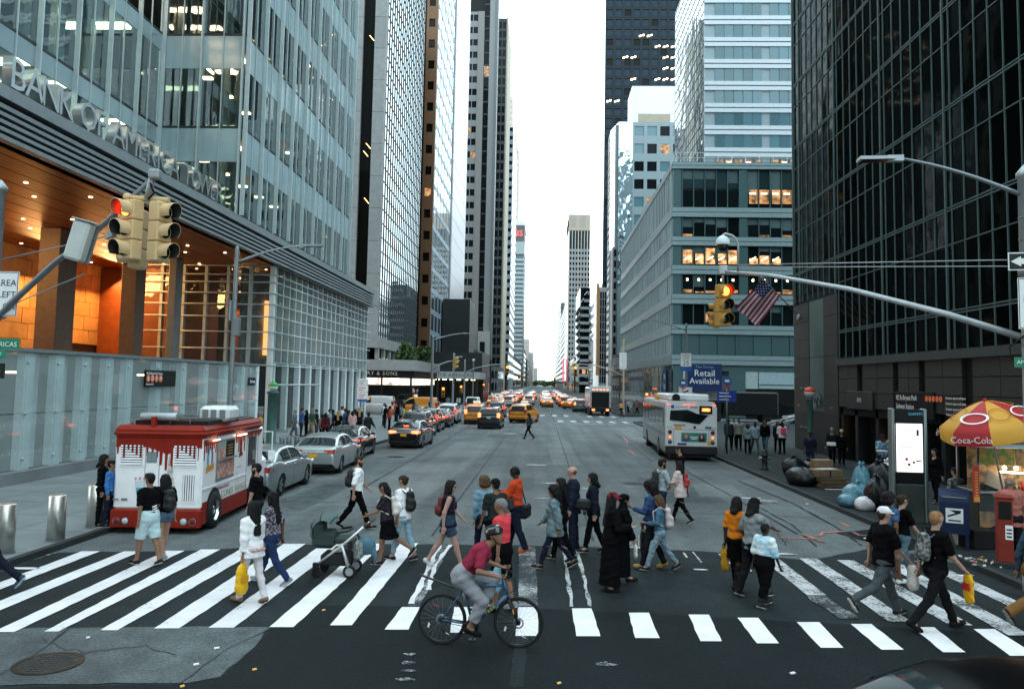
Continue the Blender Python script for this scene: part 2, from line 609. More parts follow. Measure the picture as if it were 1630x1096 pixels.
bar((-0.314,12.917),(-0.002,12.95),(0.014,11.504),(-0.308,11.472),paint_new,seed=13)
bar((-0.439,17.624),(-0.08,17.671),(-0.002,13.022),(-0.316,12.988),paint_faded,seed=14)
bar((0.543,12.937),(0.856,12.971),(0.903,11.578),(0.552,11.543),paint_new,seed=15)
bar((1.439,12.789),(1.76,12.823),(1.743,11.577),(1.391,11.543),paint_new,seed=16)
bar((2.375,12.786),(2.697,12.819),(2.61,11.525),(2.304,11.495),paint_new,seed=17)
bar((3.118,12.696),(3.448,12.73),(3.404,11.508),(3.089,11.478),paint_new,seed=18)
bar((3.984,12.559),(4.341,12.595),(4.264,11.406),(3.943,11.376),paint_new,seed=19)
bar((4.799,12.547),(5.125,12.58),(5.089,11.408),(4.767,11.377),paint_new,seed=20)
bar((5.696,12.482),(6.041,12.516),(5.913,11.384),(5.592,11.354),paint_new,seed=21)
bar((6.603,12.481),(6.949,12.516),(6.831,11.321),(6.458,11.285),paint_new,seed=22)
bar((4.691,16.965),(5.055,17.011),(5.023,14.217),(4.686,14.18),paint_worn,seed=23)
bar((4.658,14.096),(5.015,14.135),(5.057,12.863),(4.723,12.829),paint_faded,.05,seed=24)
bar((5.519,17.158),(5.889,17.204),(5.814,12.778),(5.461,12.742),paint_worn,seed=25)
bar((6.272,17.104),(6.628,17.148),(6.699,12.676),(6.348,12.641),paint_worn,seed=26)
bar((7.189,17.337),(7.536,17.38),(7.312,12.254),(6.974,12.22),paint_worn,seed=27)
bar((7.937,17.252),(8.284,17.295),(8.257,13.646),(7.931,13.612),paint_worn,seed=28)
for k,pts in enumerate([[(0.556,17.622),(0.545,15.177),(0.547,13.044)],[(0.819,17.656),(0.854,14.973),(0.843,13.076)],[(0.598,16.808),(0.826,16.897)]]):
 strip('worn_paint',pts,.06,ZB,paint_worn,.02,40+k)
for k,pts in enumerate([[(-2.18,17.528),(-2.093,14.4),(-2.04,12.911)],[(-1.934,17.561),(-2.022,15.372),(-1.889,13.777)]]):
 strip('worn_paint',pts,.09,ZB+.004,paint_good,.03,44+k)
for k,pts in enumerate([[(3.129,17.438),(3.106,16.945)],[(3.348,17.53),(3.332,16.509)],[(3.89,17.41),(3.916,16.035)],[(4.208,16.505),(4.164,15.857)]]):
 strip('worn_paint',pts,.05,ZB,paint_worn,.02,48+k)
for k,(c,w) in enumerate([((0.4,28.82),.45),((-0.108,35.072),.5),((0.019,25.013),.28),((1.618,27.514),.22),((2.289,17.849),.3),((3.184,15.895),.18),((7.127,25.676),.5),((6.884,26.184),.4),((7.318,25.311),.25),((-2.17,56.126),.6),((2.787,22.05),.12),((-9.463,14.474),.3),((5.323,17.593),.35),((-2.054,29.65),.3)]):
 pts=[(c[0]+w*math.cos(t*.63)*rng.uniform(.7,1.1),c[1]+.28*w*math.sin(t*.63)*rng.uniform(.7,1.2)) for t in range(10)]
 up(sheet(pts,ZB)).build('paint_dab',paint_good if k%2 else paint_worn,road)
for k,(c,w) in enumerate([((-1.679,10.589),.09),((-1.657,10.266),.12),((-1.597,10.007),.1),((-1.586,9.718),.13),((0.852,10.453),.16)]):
 up(sheet([(c[0]+w*math.cos(t*.63)*rng.uniform(.5,1.2),c[1]+.5*w*math.sin(t*.63)*rng.uniform(.6,1.3)) for t in range(10)],ZB)).build('paint_dab',paint_faded,road)
strip('asphalt_patch',[(-0.21,11.51),(-0.229,10.308),(-0.239,9.601)],.17,.0125,asphalt_mid,.02,77)
for k,(pts,w) in enumerate([([(5.71,19.455),(6.656,19.43)],.07),([(6.497,20.038),(6.704,19.063)],.1),([(6.86,19.848),(7.106,20.288),(7.746,20.545)],.1),([(8.111,21.859),(8.148,21.304)],.1),([(7.911,20.484),(7.92,20.074),(8.241,20.038)],.1),([(4.877,44.281),(4.93,41.219)],.14),([(5.677,54.727),(5.451,49.523)],.1),([(4.547,28.894),(5.644,28.752)],.04)]):
 strip('utility_mark',pts,w,ZB,paint_pink,.015,60+k)
for i in range(13):
 x=-8+i*1.32
 if i not in (2,9):
  bar((x,91.2),(x+.5,91.2),(x+.5,87.0),(x,87.0),paint_worn,.02,70+i)
for i in range(6):
 x=1.6+i*1.25
 bar((x,78),(x+.55,78),(x+.55,74.6),(x,74.6),paint_worn,.02,90+i)
strip('stop_line',[(3.0,72.5),(8.6,72.5)],.4,ZB,paint_worn,.02,99)
for x in (-5.6,-2.35,1.2,4.9):
 for y in (100,112,124,136,150,165):
  bar((x-.08,y+3),(x+.08,y+3),(x+.08,y),(x-.08,y),paint_worn,.0,100)
for y in (40,51,62):
 bar((-5.98,y+2.4),(-5.86,y+2.4),(-5.86,y),(-5.98,y),paint_faded,.0,100)
iron=mat('iron',(.018,.019,.019),.55,.5,var=.3,vs=8,bump=.4,bs=30)
def manhole(c,r,m2,label):
 t=thing('manhole_cover',label,'manhole cover',(c[0],c[1],ZB))
 MB().lathe([(r*1.12,0),(r*1.12,.006),(r*.93,.006),(r*.93,.001)],32,smooth=False).build('ring',iron,t)
 mb=MB().lathe([(r*.92,0),(r*.92,.004),(.001,.004)],32,smooth=False)
 for i in range(-4,5):
  for j in range(-4,5):
   if math.hypot(i,j)<4.4:
    mb.box(i*r*.19-r*.06,i*r*.19+r*.06,j*r*.19-r*.06,j*r*.19+r*.06,.004,.009)
 mb.build('lid',m2,t)
 return t
manhole((-6.072,9.833),.36,mat('iron_worn',(.030,.032,.032),.65,.2,var=.4,vs=9),'round iron manhole cover in the pale worn asphalt beside the crosswalk')
manhole((-6.834,37.292),.38,iron,'dark iron manhole cover in the lane behind the black sedan')
manhole((3.432,29.398),.36,iron,'dark oval manhole cover in the lane beyond the crosswalk people')
KH=.12
def pavement(name,pts,m=concrete):
 mb=MB().prism(pts,lambda u,v,d:(u,v,d),-.05,KH)
 return struct(mb.build(name,m))
def kerb(pts,m=kerb_stone,w=.16):
 for i in range(len(pts)-1):
  a,b=Vector((*pts[i],0)),Vector((*pts[i+1],0))
  L=(b-a).length
  n=max(1,round(L/3.2))
  d=(b-a).normalized()
  s_=Vector((-d.y,d.x,0))
  for k in range(n):
   p,q=a+d*(L*k/n+.008),a+d*(L*(k+1)/n-.008)
   c=(p+q)/2
   mb=MB().obox((c.x,c.y,.035),(q-p)/2,s_*w/2,(0,0,.09))
   mb.build('kerb_stone',m,road)
pavement('pavement',[(-9.9,14.0),(-9.95,22),(-9.7,32),(-9.0,50),(-8.8,76),(-9.6,78.3),(-60,78.3),(-60,11.5),(-12.4,11.5),(-10.6,12.4)])
pavement('pavement',[(8.9,13.2),(8.9,76),(9.8,78.3),(70,78.3),(70,8),(11.5,8),(9.6,10.4)],concrete_shaded)
pavement('pavement',[(-9.6,91),(-9.0,93),(-9.0,900),(-70,900),(-70,91)])
pavement('pavement',[(9.8,91),(9.1,93),(9.1,900),(70,900),(70,91)],concrete_shaded)
kerb([(-12.4,11.5),(-10.6,12.4),(-9.9,14.0),(-9.95,22),(-9.7,32),(-9.0,50),(-8.8,76)])
kerb([(9.6,10.4),(8.9,13.2),(8.9,76)])
kerb([(-9.6,91),(-9.0,93),(-9.0,150)])
kerb([(9.8,91),(9.1,93),(9.1,150)])
joint=mat('joint',(.125,.137,.14),.9)
mb=MB()
for y in np.arange(15.5,78,1.9):
 mb.box(-16.4,-10.15,y-.012,y+.012,KH+.0005,KH+.003)
for x in (-14.9,-13.3,-11.7):
 mb.box(x-.012,x+.012,14.2,78,KH+.0035,KH+.005)
stuff(mb.build('pavement_joint',joint,road))
joint=mat('joint_shaded',(.015,.018,.019),.9)  # east pavement joints, darkened with the same shade in their colour
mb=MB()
for y in np.arange(14.5,78,1.5):
 mb.box(9.1,14.9,y-.012,y+.012,KH+.0005,KH+.003)
for x in (10.4,11.9,13.4):
 mb.box(x-.012,x+.012,13,78,KH+.0035,KH+.005)
stuff(mb.build('pavement_joint',joint,road))
leaf_far=mat('leaf_far',(.075,.105,.03),.8,var=.5,vs=.25)
def wood(name,x0,x1,y0,y1,z0,z1,n,m,size,label,seed=3):
 r_=np.random.RandomState(seed)
 mb=MB()
 lobes=[(r_.uniform(x0,x1),r_.uniform(y0,y1),r_.uniform(z0,z1)) for _ in range(26)]
 for (a,b,c) in lobes:
  for _ in range(n//26):
   d=r_.normal(0,1,3)
   d/=np.linalg.norm(d)
   q=np.array([a,b,c])+d*np.array([5.5,5.5,2.6])*r_.uniform(.5,1)**.5
   u,v=r_.normal(0,size,3),r_.normal(0,size,3)
   mb.quad(q-u,q+v,q+u,q-v)
 return stuff(mb.build(name,m),label)
wood('wood',-45,45,880,930,2,5.6,5200,leaf_far,.55,'green treetops of the park at the far end of the avenue')
# buildings
steel=mat('steel',(.42,.45,.46),.35,.8,var=.08)
steel_pale=mat('steel_pale',(.42,.48,.49),.4,.3,var=.06)
steel_dark=mat('steel_dark',(.03,.034,.036),.5,.3)
black_matte=mat('black_matte',(.006,.0065,.007),.6,spec=.2)
white_metal=mat('white_metal',(.62,.67,.68),.45,var=.06)
grey_metal=mat('grey_metal',(.2,.225,.235),.45,.4,var=.08)
frit=mat('frit',(.255,.34,.365),.12,var=.1,vs=.4,spec=.8,rnd=.08)
bank_glass=glass_clear('bank_glass',(.58,.74,.76),.13)
bank_glass_low=glass_clear('bank_glass_low',(.90,.945,.945),.03,.04,milk=.16,milk_col=(.74,.84,.85))
lobby_glass=glass_clear('lobby_glass',(.85,.88,.86),.03)
wood_red=mat('wood_red',(.24,.062,.014),.4,var=.2,vs=1.5,rnd=.15)
gold_stone=mat('gold_stone',(.72,.40,.14),.5,var=.22,vs=.8,rnd=.16)
brown_pier=mat('brown_pier',(.11,.075,.055),.55,var=.15)
pier_grey=mat('pier_grey',(.16,.18,.18),.5,var=.1)
room_wall=mat('room_wall',(.42,.46,.45),.8)
room_warm=mat('room_warm',(.5,.36,.2),.8)
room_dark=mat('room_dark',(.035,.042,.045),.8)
slab_m=mat('slab_m',(.2,.23,.23),.8)
lamp_warm=lamp_mat('lamp_warm',(1,.62,.30),3.0)
lamp_strip=lamp_mat('lamp_strip',(1,.78,.48),3.2)
lamp_orange=lamp_mat('lamp_orange',(1,.38,.12),.6)
win_lit=lamp_mat('win_lit',(1,.48,.19),.24,(.2,.12,.06),.95,1.6)
win_lit_dim=lamp_mat('win_lit_dim',(1,.47,.18),.12,(.1,.07,.04),.95,1.4)
def wb(mb,ax,c,out,a0,a1,z0,z1,d0,d1,m=0):
 lo,hi=sorted((c+out*d0,c+out*d1))
 if ax=='x':
  return mb.box(lo,hi,a0,a1,z0,z1,m)
 return mb.box(a0,a1,lo,hi,z0,z1,m)
def grid_lines(parent,ax,c,out,a0,a1,z0,z1,verts,horis,m,vw=.06,hw=.06,vd=.08,hd=.06,name_v='mullion',name_h='transom',joined=True):
 if joined:
  mb=MB()
  for a in verts:
   wb(mb,ax,c,out,a-vw/2,a+vw/2,z0,z1,-.02,vd)
  stuff(mb.build(name_v,m,parent))
  mb=MB()
  for z in horis:
   wb(mb,ax,c,out,a0,a1,z-hw/2,z+hw/2,-.021,hd)
  stuff(mb.build(name_h,m,parent))
 else :
  for a in verts:
   wb(MB(),ax,c,out,a-vw/2,a+vw/2,z0,z1,-.02,vd).build(name_v,m,parent)
  for z in horis:
   wb(MB(),ax,c,out,a0,a1,z-hw/2,z+hw/2,-.021,hd).build(name_h,m,parent)
def punched(parent,ax,c,out,a0,a1,z0,z1,pa,ww,pz,wh,wall_m,panes,depth=.3,off=.0,z_off=None,seed=1,wall=True,wname='window',hname='wall',band_m=None,extra=None):
 r_=random.Random(seed)
 mb=MB()
 na,nz=max(1,int((a1-a0)/pa)),max(1,int((z1-z0)/pz))
 pa,pz=(a1-a0)/na,(z1-z0)/nz
 zo=(pz-wh)/2 if z_off is None else z_off
 for i in range(na):
  for k in range(nz):
   b=a0+pa*(i+.5)
   z=z0+pz*k+zo
   wb(mb,ax,c,out,b-ww/2+.003,b+ww/2-.003,z+.003,z+wh-.003,-depth-.05,-depth+.02+r_.uniform(0,.02),r_.choices(range(len(panes)),[p[1] for p in panes])[0])
 stuff(mb.build(wname,[p[0] for p in panes],parent))
 if wall:
  mb=MB()
  for i in range(na+1):
   b=a0+pa*i
   lo,hi=max(a0,b-(pa-ww)/2),min(a1,b+(pa-ww)/2)
   wb(mb,ax,c,out,lo,hi,z0,z1,-depth-.1,0,0)
  for k in range(nz+1):
   lo=z0+pz*(k-1)+zo+wh if k else z0
   hi=z0+pz*k+zo if k<nz else z1
   wb(mb,ax,c,out,a0+.002,a1-.002,lo,hi,-depth-.1,-.03,1 if band_m else 0)
  mb.build(hname,[wall_m]+([band_m] if band_m else []),parent)
# glass bank tower, west side
BX,BXR,BY0,BY1=-16.7,-21.45,41.8,65.6
FL=[12.45,17.35,22.6,27.85,33.1,38.35]
bank=thing('office_tower','pale glass office tower with steel lettering over a glowing orange lobby','office building',(-20,45,0))
bank_inv=(20,-45,0)
class _Sub:
 pass
def at_world(o):
 o.location=(o.location[0]-o.parent.location[0],o.location[1]-o.parent.location[1],o.location[2]-o.parent.location[2])
 return o
def wpart(mb,name,m,parent):
 return at_world(mb.build(name,m,parent))
bank.location=(0,0,0)
pane_mod,fin_mod=1.3,2.6
def bank_face(ax,c,out,a0,a1,tops,mod,fh=1.95):
 n=max(1,round((a1-a0)/mod))
 w=(a1-a0)/n
 per=2 if mod<1.5 else 1
 for k in range(len(FL)-1):
  zf,zt=FL[k],FL[k+1]
  if zf>tops:
   break
  zs=zt-fh
  for i in range(n):
   MBp=wb(MB(),ax,c,out,a0+w*i+.015,a0+w*(i+1)-.015,zf+.07,zs-.015,-.02,.02)
   MBp.build('pane',bank_glass,bank)
  for i in range(0,n,2):
   hi=min(n,i+2)
   wb(MB(),ax,c,out,a0+w*i+.015,a0+w*hi-.015,zs+.015,zt-.07,-.02,.025+.004*((i//2+k)%3)).build('frit_panel',frit,bank)
  wb(MB(),ax,c,out,a0,a1,zt-.06,zt+.06,-.04,.05).build('floor_line',steel_dark,bank)
 for i in range(n+1):
  a=a0+w*i
  big=i%2==0
  wb(MB(),ax,c,out,a-(.042 if big else .02),a+(.042 if big else .02),FL[0],FL[-1],.03,.26 if big else .1).build('fin' if big else 'mullion',steel_pale,bank)
bank_face('x',BX,1,BY0,BY1,40,1.325)
bank_face('y',BY0,-1,BXR,BX-.1,30,1.18)
bank_face('x',BXR,1,20.8,BY0-.1,22,1.3,1.0)
for k,z in enumerate(FL):
 MB().box(-34,BX-.12,BY0+.12,BY1-.1,z-.3,z-.08).build('floor_slab',slab_m,bank)
 if z<30:
  MB().box(-34,BXR-.12,18,BY0+.1,z-.3,z-.08).build('floor_slab',slab_m,bank)
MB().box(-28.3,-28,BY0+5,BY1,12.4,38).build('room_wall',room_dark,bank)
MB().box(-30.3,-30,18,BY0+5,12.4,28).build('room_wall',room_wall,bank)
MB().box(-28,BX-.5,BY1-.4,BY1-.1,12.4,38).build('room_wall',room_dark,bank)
for k,z in enumerate(FL[:-1]):
 for y in np.arange(21,41,2.6):
  if z<26:
   if rng.random()<.62:
    MB().box(-26,-22.4,y+.4,y+1.0,FL[k+1]-.42,FL[k+1]-.31).build('ceiling_lamp',lamp_strip,bank)
   if rng.random()<.45:
    MB().box(-29.9,-29.6,y-.6,y+1.4,z,z+2.6).build('room_partition',room_warm,bank)
   if rng.random()<.6:
    MB().box(-24.5,-24.0,y,y+.5,z-.08,FL[k+1]-.3).build('room_column',room_wall,bank)
 for x in (-20.6,-19.2,-17.9):
  MB().box(x,x+.12,BY0+.9,BY0+4.6,FL[k+1]-.42,FL[k+1]-.31).build('ceiling_lamp',lamp_strip,bank)
 for y in np.arange(47,65,3.2):
  if rng.random()<.5:
   MB().box(-21.5,-20.9,y,y+.3,FL[k+1]-.42,FL[k+1]-.31).build('ceiling_lamp',lamp_warm,bank)
 MB().box(-19.2,-18.9,BY0+3,BY0+3.3,z,FL[k+1]-.3).build('room_column',slab_m,bank)
MB().box(-35,BX-.02,BY0,BY1,38.4,74).build('upper_storeys',frit,bank)
MB().box(-35,BXR-.02,16,BY0-.05,28.2,70).build('upper_storeys',frit,bank)
MB().box(-50,-35,16,BY1,12.3,70).build('core',slab_m,bank)
MB().box(BX-.9,BX-.32,18,76.8,10.9,12.2).build('fascia_back',steel_dark,bank)
for k,(z0,z1,d) in enumerate([(12.02,12.42,.1),(11.72,11.86,.02),(11.5,11.62,.0),(11.28,11.4,-.02),(11.06,11.18,-.04),(10.82,10.96,-.06)]):
 MB().box(BX-.35,BX+d,18,76.8,z0,z1).build('louvre',grey_metal,bank)
MB().box(-34,BX-.32,18,78,12.0,12.3).build('ledge',grey_metal,bank)
for i in range(11):
 x0=-30+i*1.19
 MB().box(x0+.03,x0+1.16,18,78,10.9,10.98).build('plank',wood_red,bank)
MB().box(-30,BX-.9,18,78,11.0,11.2).build('soffit',steel_dark,bank)
dl=MB().lathe([(.08,-.01),(.08,.02)],10).mesh('downlight',lamp_warm)
for i in range(0,10):
 for y in np.arange(22,76,6.9):
  put('downlight',dl,bank,(-29.4+i*1.19+.0,y+(i%2)*2.3,10.885))
for (x,y) in ((-28.2,44),(-28.0,50),(-27.5,58),(-24.5,66),(-27,34)):
 ld=bpy.data.lights.new('lobby_lamp','AREA')
 ld.energy=300
 ld.color=(1,.50,.17)
 ld.size=3.5
 lo=bpy.data.objects.new('lobby_lamp',ld)
 COL.objects.link(lo)
 lo.parent=bank
 lo.location=(x,y,10.6)
 lo.rotation_euler=(0,rad(-35),0)
MB().box(-30.6,-30.3,18,80,0,11).build('core_wall',brown_pier,bank)
for k in range(11):
 z0=1.0+k*.92
 for i in range(12):
  y0=36+i*2.05+(.6 if k%2 else 0)
  if 46.4<y0<50.5 and k<5:
   continue
  MB().box(-30.3,-30.12+.02*((i*7+k*3)%3),y0+.015,y0+2.02,z0+.012,z0+.905).build('stone_panel',gold_stone,bank)
MB().box(-30.25,-29.6,61.5,62.2,0,10.9).build('pier',brown_pier,bank)
for (x,y,w,d) in ((-24.6,38.6,1.1,1.5),(-24.0,44.9,.9,1.1),(-22.8,47.6,.5,.9),(-23.4,57,.8,.8),(-21.5,63,.8,.8),(-20.5,70,.8,.8)):
 MB().cbox(x-w/2,x+w/2,y-d/2,y+d/2,.1,10.89,.04).build('column',brown_pier if w>.85 else pier_grey,bank)
MB().box(-30.1,-25,52,52.6,.1,10.88).build('orange_wall',wood_red,bank)
MB().box(-26.6,-26.2,53,68,.1,10.88).build('orange_wall',wood_red,bank)
MB().box(-36,-17.6,18,78,.121,.14).build('lobby_floor',pier_grey,bank)
SX,SY=-17.55,50.0
for x in np.arange(-26.3,-17.5,1.46):
 MB().box(x-.09,x+.09,SY-.05,SY+.3,.13,10.85).build('mullion',steel_pale,bank)
 MB().box(x+.1,x+1.36,SY+.1,SY+.13,.15,10.84).build('pane',lobby_glass,bank)
TZ=[10.82,10.25,9.76,9.06,8.33,7.54,6.55,5.47,4.42]
for z in TZ:
 MB().tube([(-26.3,SY-.3,z),(SX+.3,SY-.3,z),(SX+.3,78,z)],.045,8).build('louvre_tube',steel_pale,bank)
MB().tube([(SX+.3,SY-.3,3.17),(SX+.3,61,3.17)],.06,8).build('louvre_tube',steel_pale,bank)
MB().box(SX-.1,SX+.22,SY-.22,SY+.12,.12,10.85).build('corner_post',white_metal,bank)
fin_m=mat('stone_fin',(.46,.50,.50),.6,var=.12,vs=1.2)
for i,y in enumerate(np.arange(50.9,78,1.35)):
 MB().box(SX-.35,SX+.02,y-.11,y+.11,4.6,10.85).build('fin',fin_m if i%3 else steel_pale,bank)
 if i%2==0:
  MB().box(SX-.4,SX+.06,y-.2,y+.2,.12,4.58).build('fin',white_metal,bank)
 wb(MB(),'x',SX-.3,1,y+.13,y+1.22,4.7,10.8,-.03,.0).build('pane',bank_glass,bank)
MB().box(SX-.34,SX-.3,50.3,78,.2,4.55).build('shop_glass',glass_solid('shop_glass',(.02,.026,.028),.5),bank)
MB().box(SX-2.2,SX-2,50.3,78,4.5,10.8).build('inner_wall',mat('inner_wall',(.16,.17,.17),.8,var=.4,vs=.9),bank)
MB().box(SX-.4,SX-.02,50.3,78,4.56,4.66).build('ledge',steel_pale,bank)
for y in (54,59.5,66):
 MB().box(SX-1.9,SX-1.7,y,y+.7,5.2,9).build('lit_panel',lamp_orange,bank)
PX=BX
J=[20.3]+[(-16.7,24.923,3.483)[1],(-16.7,26.546,3.496)[1],(-16.7,28.112,3.509)[1],(-16.7,29.692,3.521)[1],(-16.7,31.163,3.533)[1]]
while J[-1]<44:
 J.append(J[-1]+2.45)
J[-1]=45.6
MB().box(PX-.3,PX+.28,18,45.8,.12,.5).build('plinth',concrete,bank)
for i in range(len(J)-1):
 for (z0,z1) in ((.55,2.3),(2.33,4.28)):
  MB().box(PX-.02,PX+.01,J[i]+.012,J[i+1]-.012,z0,z1).build('frosted_pane',bank_glass_low,bank)
for y in J:
 MB().box(PX-.3,PX-.04,y-.06,y+.46,.5,4.28).build('glass_fin',mat('glass_fin',(.68,.71,.71),.3,var=.05),bank)
 MB().box(PX-1.0,PX-.8,y+1.5,y+1.85,.2,4.28).build('back_fin',mat('glass_fin',(.62,.72,.73)),bank)
 for z in (.85,2.31,3.95):
  MB().lathe([(.05,0),(.05,.05),(.03,.06)],8,(PX+.012,y,z),'x').build('clamp',steel,bank)
MB().box(PX-5.2,PX+.06,18,45.9,4.3,4.42).build('screen_roof',grey_metal,bank)
MB().box(PX-5.6,PX-5.3,18,45.9,.14,4.3).build('inner_wall',mat('subway_wall',(.34,.40,.41),.6,var=.2,vs=.5),bank)
mb=MB()
for y in np.arange(20.4,45.5,.3):
 for z in (1.05,1.95):
  mb.box(PX+.0105,PX+.013,y,y+.025,z,z+.025)
stuff(mb.build('dots',white_metal,bank))
for y in (24,28.5,33,38):
 MB().box(PX-3.2,PX-3.0,y,y+.5,3.6,3.68).build('ceiling_lamp',lamp_warm,bank)
L0=(-16.7,23.148,13.22)[1]
txt='BANK OF AMERICA TOWER'
cu_w=16.6
letter_steel=mat('letter_steel',(.50,.52,.53),.25,.9,var=.15,vs=1.2)
pos=L0
for ch in txt:
 w={' ':.45,'I':.42,'M':1.05,'W':1.12,'O':.98,'E':.72,'F':.7,'R':.82}.get(ch,.85)
 if ch!=' ':
  words('letter',ch,1.42,letter_steel,bank,(BX-.15,pos+w/2,12.94),EAST,.17)
 pos+=w*.955+.03
sub=thing('subway_sign','black subway entrance sign with four orange route discs on the frosted glass','sign',(PX+.06,0,0))
y0,y1=(-16.64,32.352,3.544)[1],(-16.64,35.057,3.565)[1]
z0,z1=(-16.64,35.104,3.139)[2],(-16.64,35.026,3.849)[2]
sb=MB().cbox(0,.08,y0,y1,z0,z1,.01).build('panel',black_matte,sub)
sign_white=mat('sign_white',(.78,.78,.78),.5,var=.04)
sign_black=mat('sign_black',(.012,.012,.012),.5)
orange_disc=mat('orange_disc',(.75,.16,.06),.5)
H_=z1-z0
words('lettering','42 St-Bryant Park Station',H_*.24,sign_white,sub,(.082,y0+.06,z1-H_*.2),EAST,.002,'LEFT',xs=.8)
for i,ch in enumerate('BDFM'):
 yy=y0+.22+i*.36
 MB().lathe([(.155,0),(.155,.004)],20,(.08,yy,z0+H_*.5),'x').build('route_disc',orange_disc,sub)
 words('lettering',ch,.26,sign_white,sub,(.088,yy,z0+H_*.5),EAST,.002)
words('lettering','Enter across 42 St',H_*.15,sign_white,sub,(.082,y0+.06,z0+H_*.16),EAST,.002,'LEFT',xs=.8)
sub2=thing('subway_sign','small black sign at the north end of the frosted glass screen','sign',(PX+.06,44.6,3.4))
MB().cbox(0,.06,-.5,.5,-.22,.22,.01).build('panel',black_matte,sub2)
words('lettering','Subway',.26,sign_white,sub2,(.062,0,0),EAST,.002)
# dark grid building, east side
DX,DN,DS=15.0,47.2,18.0
dark=thing('office_block','dark glass office block with pale grid frames over brown granite','office building',(0,0,0))
dark_glass=glass_solid('dark_glass',(.001,.002,.002),.035,.05,.03,.5)
bar_green=mat('bar_green',(.075,.115,.115),.6,.1,var=.08)
granite=mat('granite',(.030,.029,.027),.6,var=.25,vs=14,bump=.15,bs=60,rnd=.1)
granite_dark=mat('granite_dark',(.016,.018,.018),.4,var=.2,vs=8,rnd=.2)
cols=[]
y=40.62
edges=[47.0]
bay=5.55
ys=[]
for b in range(-2,5):
 yb=40.62-b*bay
 ys.append((yb,True))
 ys.append((yb-.42,False))
 for k in range(1,6):
  ys.append((yb-.42-k*(bay-.42)/6-.0,False))
ys=[(a,h) for a,h in ys if DS<a<DN]
ys.sort()
zfl=[5.12]+[6.49+3.83*k for k in range(0,8)]
rows=[]
for k,z in enumerate(zfl):
 if k==0:
  rows.append((5.2,6.40))
 else :
  rows.append((z+.1,z+3.83-1.33-.03))
  rows.append((z+3.83-1.33+.03,z+3.83-.1))
MB().box(DX+.1,DX+40,DS,DN-.02,5.0,62).build('storeys',black_matte,dark)
extra=MB()
yy=[a for a,_ in ys]
npane=0
for i in range(len(yy)-1):
 a0,a1=yy[i],yy[i+1]
 if a1-a0<.2:
  continue
 for (z0,z1) in rows:
  if a0>40.3 and z0<8.3:
   continue
  t=((i*13+int(z0*7))%5-2)*.0015
  q=[(DX+.02+t,a0+.02,z0),(DX+.02-t,a1-.02,z0),(DX+.02-t,a1-.02,z1),(DX+.02+t,a0+.02,z1)]
  back=[(x+.06,yv,zv) for x,yv,zv in q]
  vs,fs=q+back,[(0,3,2,1),(4,5,6,7),(0,1,5,4),(2,3,7,6),(0,4,7,3),(1,2,6,5)]
  if a1>24 and z1<3.6+.56*a1 and npane<298:
   MB().add(vs,fs).build('pane',dark_glass,dark)
   npane+=1
  else :
   extra.add(vs,fs)
extra.box(DX+.02,DX+.08,DS,DN-.1,37.1,61.5)
stuff(extra.build('pane',dark_glass,dark))
for a,h in ys:
 zb=8.6 if a>40.7 else 5.12
 wb(MB(),'x',DX,-1,a-(.045 if h else .02),a+(.045 if h else .02),zb,37,-.03,.05 if h else .03).build('mullion',bar_green,dark)
for z in zfl[1:]:
 if z<36:
  for dz in (-.055,.055):
   wb(MB(),'x',DX,-1,40.7 if False else DS,DN if z>8.4 else 40.2,z+dz-.024,z+dz+.024,-.03,.026).build('transom',bar_green,dark)
  wb(MB(),'x',DX,-1,DS,DN if z>7 else 40.2,z+2.5-.02,z+2.5+.02,-.031,.02).build('transom',bar_green,dark)
wb(MB(),'x',DX,-1,DS,40.4,4.78,5.12,-.2,.16).build('sill',mat('sill_m',(.05,.06,.058),.5,.3),dark)
MB().box(DX-.1,DX+.3,DN-.1,DN,8.5,37).build('corner_post',bar_green,dark)
MB().box(DX+.05,DX+2,40.3,DN-.03,.12,8.45).build('masonry',granite_dark,dark)
for k in range(8):
 z0=.14+k*1.04
 for (a0,a1) in ((40.32,42.3),(44.6,47.18)):
  if k==0 or k==1:
   wb(MB(),'x',DX,-1,a0,a1,z0,z0+1.02,-.03,.05).build('granite_panel',granite_dark,dark)
  else :
   wb(MB(),'x',DX,-1,a0,a1,z0,z0+1.02,-.03,.06+.004*(k%2)).build('granite_panel',granite,dark)
wb(MB(),'x',DX,-1,42.34,44.56,2.4,5.3,-.02,.03).build('metal_panel',bar_green,dark)
wb(MB(),'x',DX,-1,42.34,44.56,5.33,8.44,-.02,.03).build('metal_panel',bar_green,dark)
MB().box(DX+.1,DX+2,DS,40.25,2.9,4.8).build('masonry',black_matte,dark)
for (a0,a1) in ((37.9,40.2),(34.1,37.3),(31.8,33.6),(28.6,31.3),(24.6,27.9),(19,24)):
 n=2
 for i in range(n):
  for (z0,z1) in ((2.75,3.42),(3.45,4.1),(4.13,4.76)):
   w=(a1-a0)/n
   wb(MB(),'x',DX,-1,a0+w*i+.01,a0+w*(i+1)-.01,z0,z1,-.12,.05+.003*(i%2)).build('granite_panel',granite,dark)
MB().box(DX+.5,DX+.6,DS,40.2,.12,2.75).build('shop_glass',glass_solid('shop_dark',(.008,.01,.01),.4),dark)
for a in (20.5,23.4,26.0,28.4,30.2,31.55,33.8,36,38.3,40.1):
 MB().box(DX+.05,DX+.55,a-.15,a+.15,.12,2.75).build('pilaster',granite_dark,dark)
wb(MB(),'x',DX,-1,DS,40.2,2.35,2.72,-.5,-.05).build('shop_fascia',black_matte,dark)
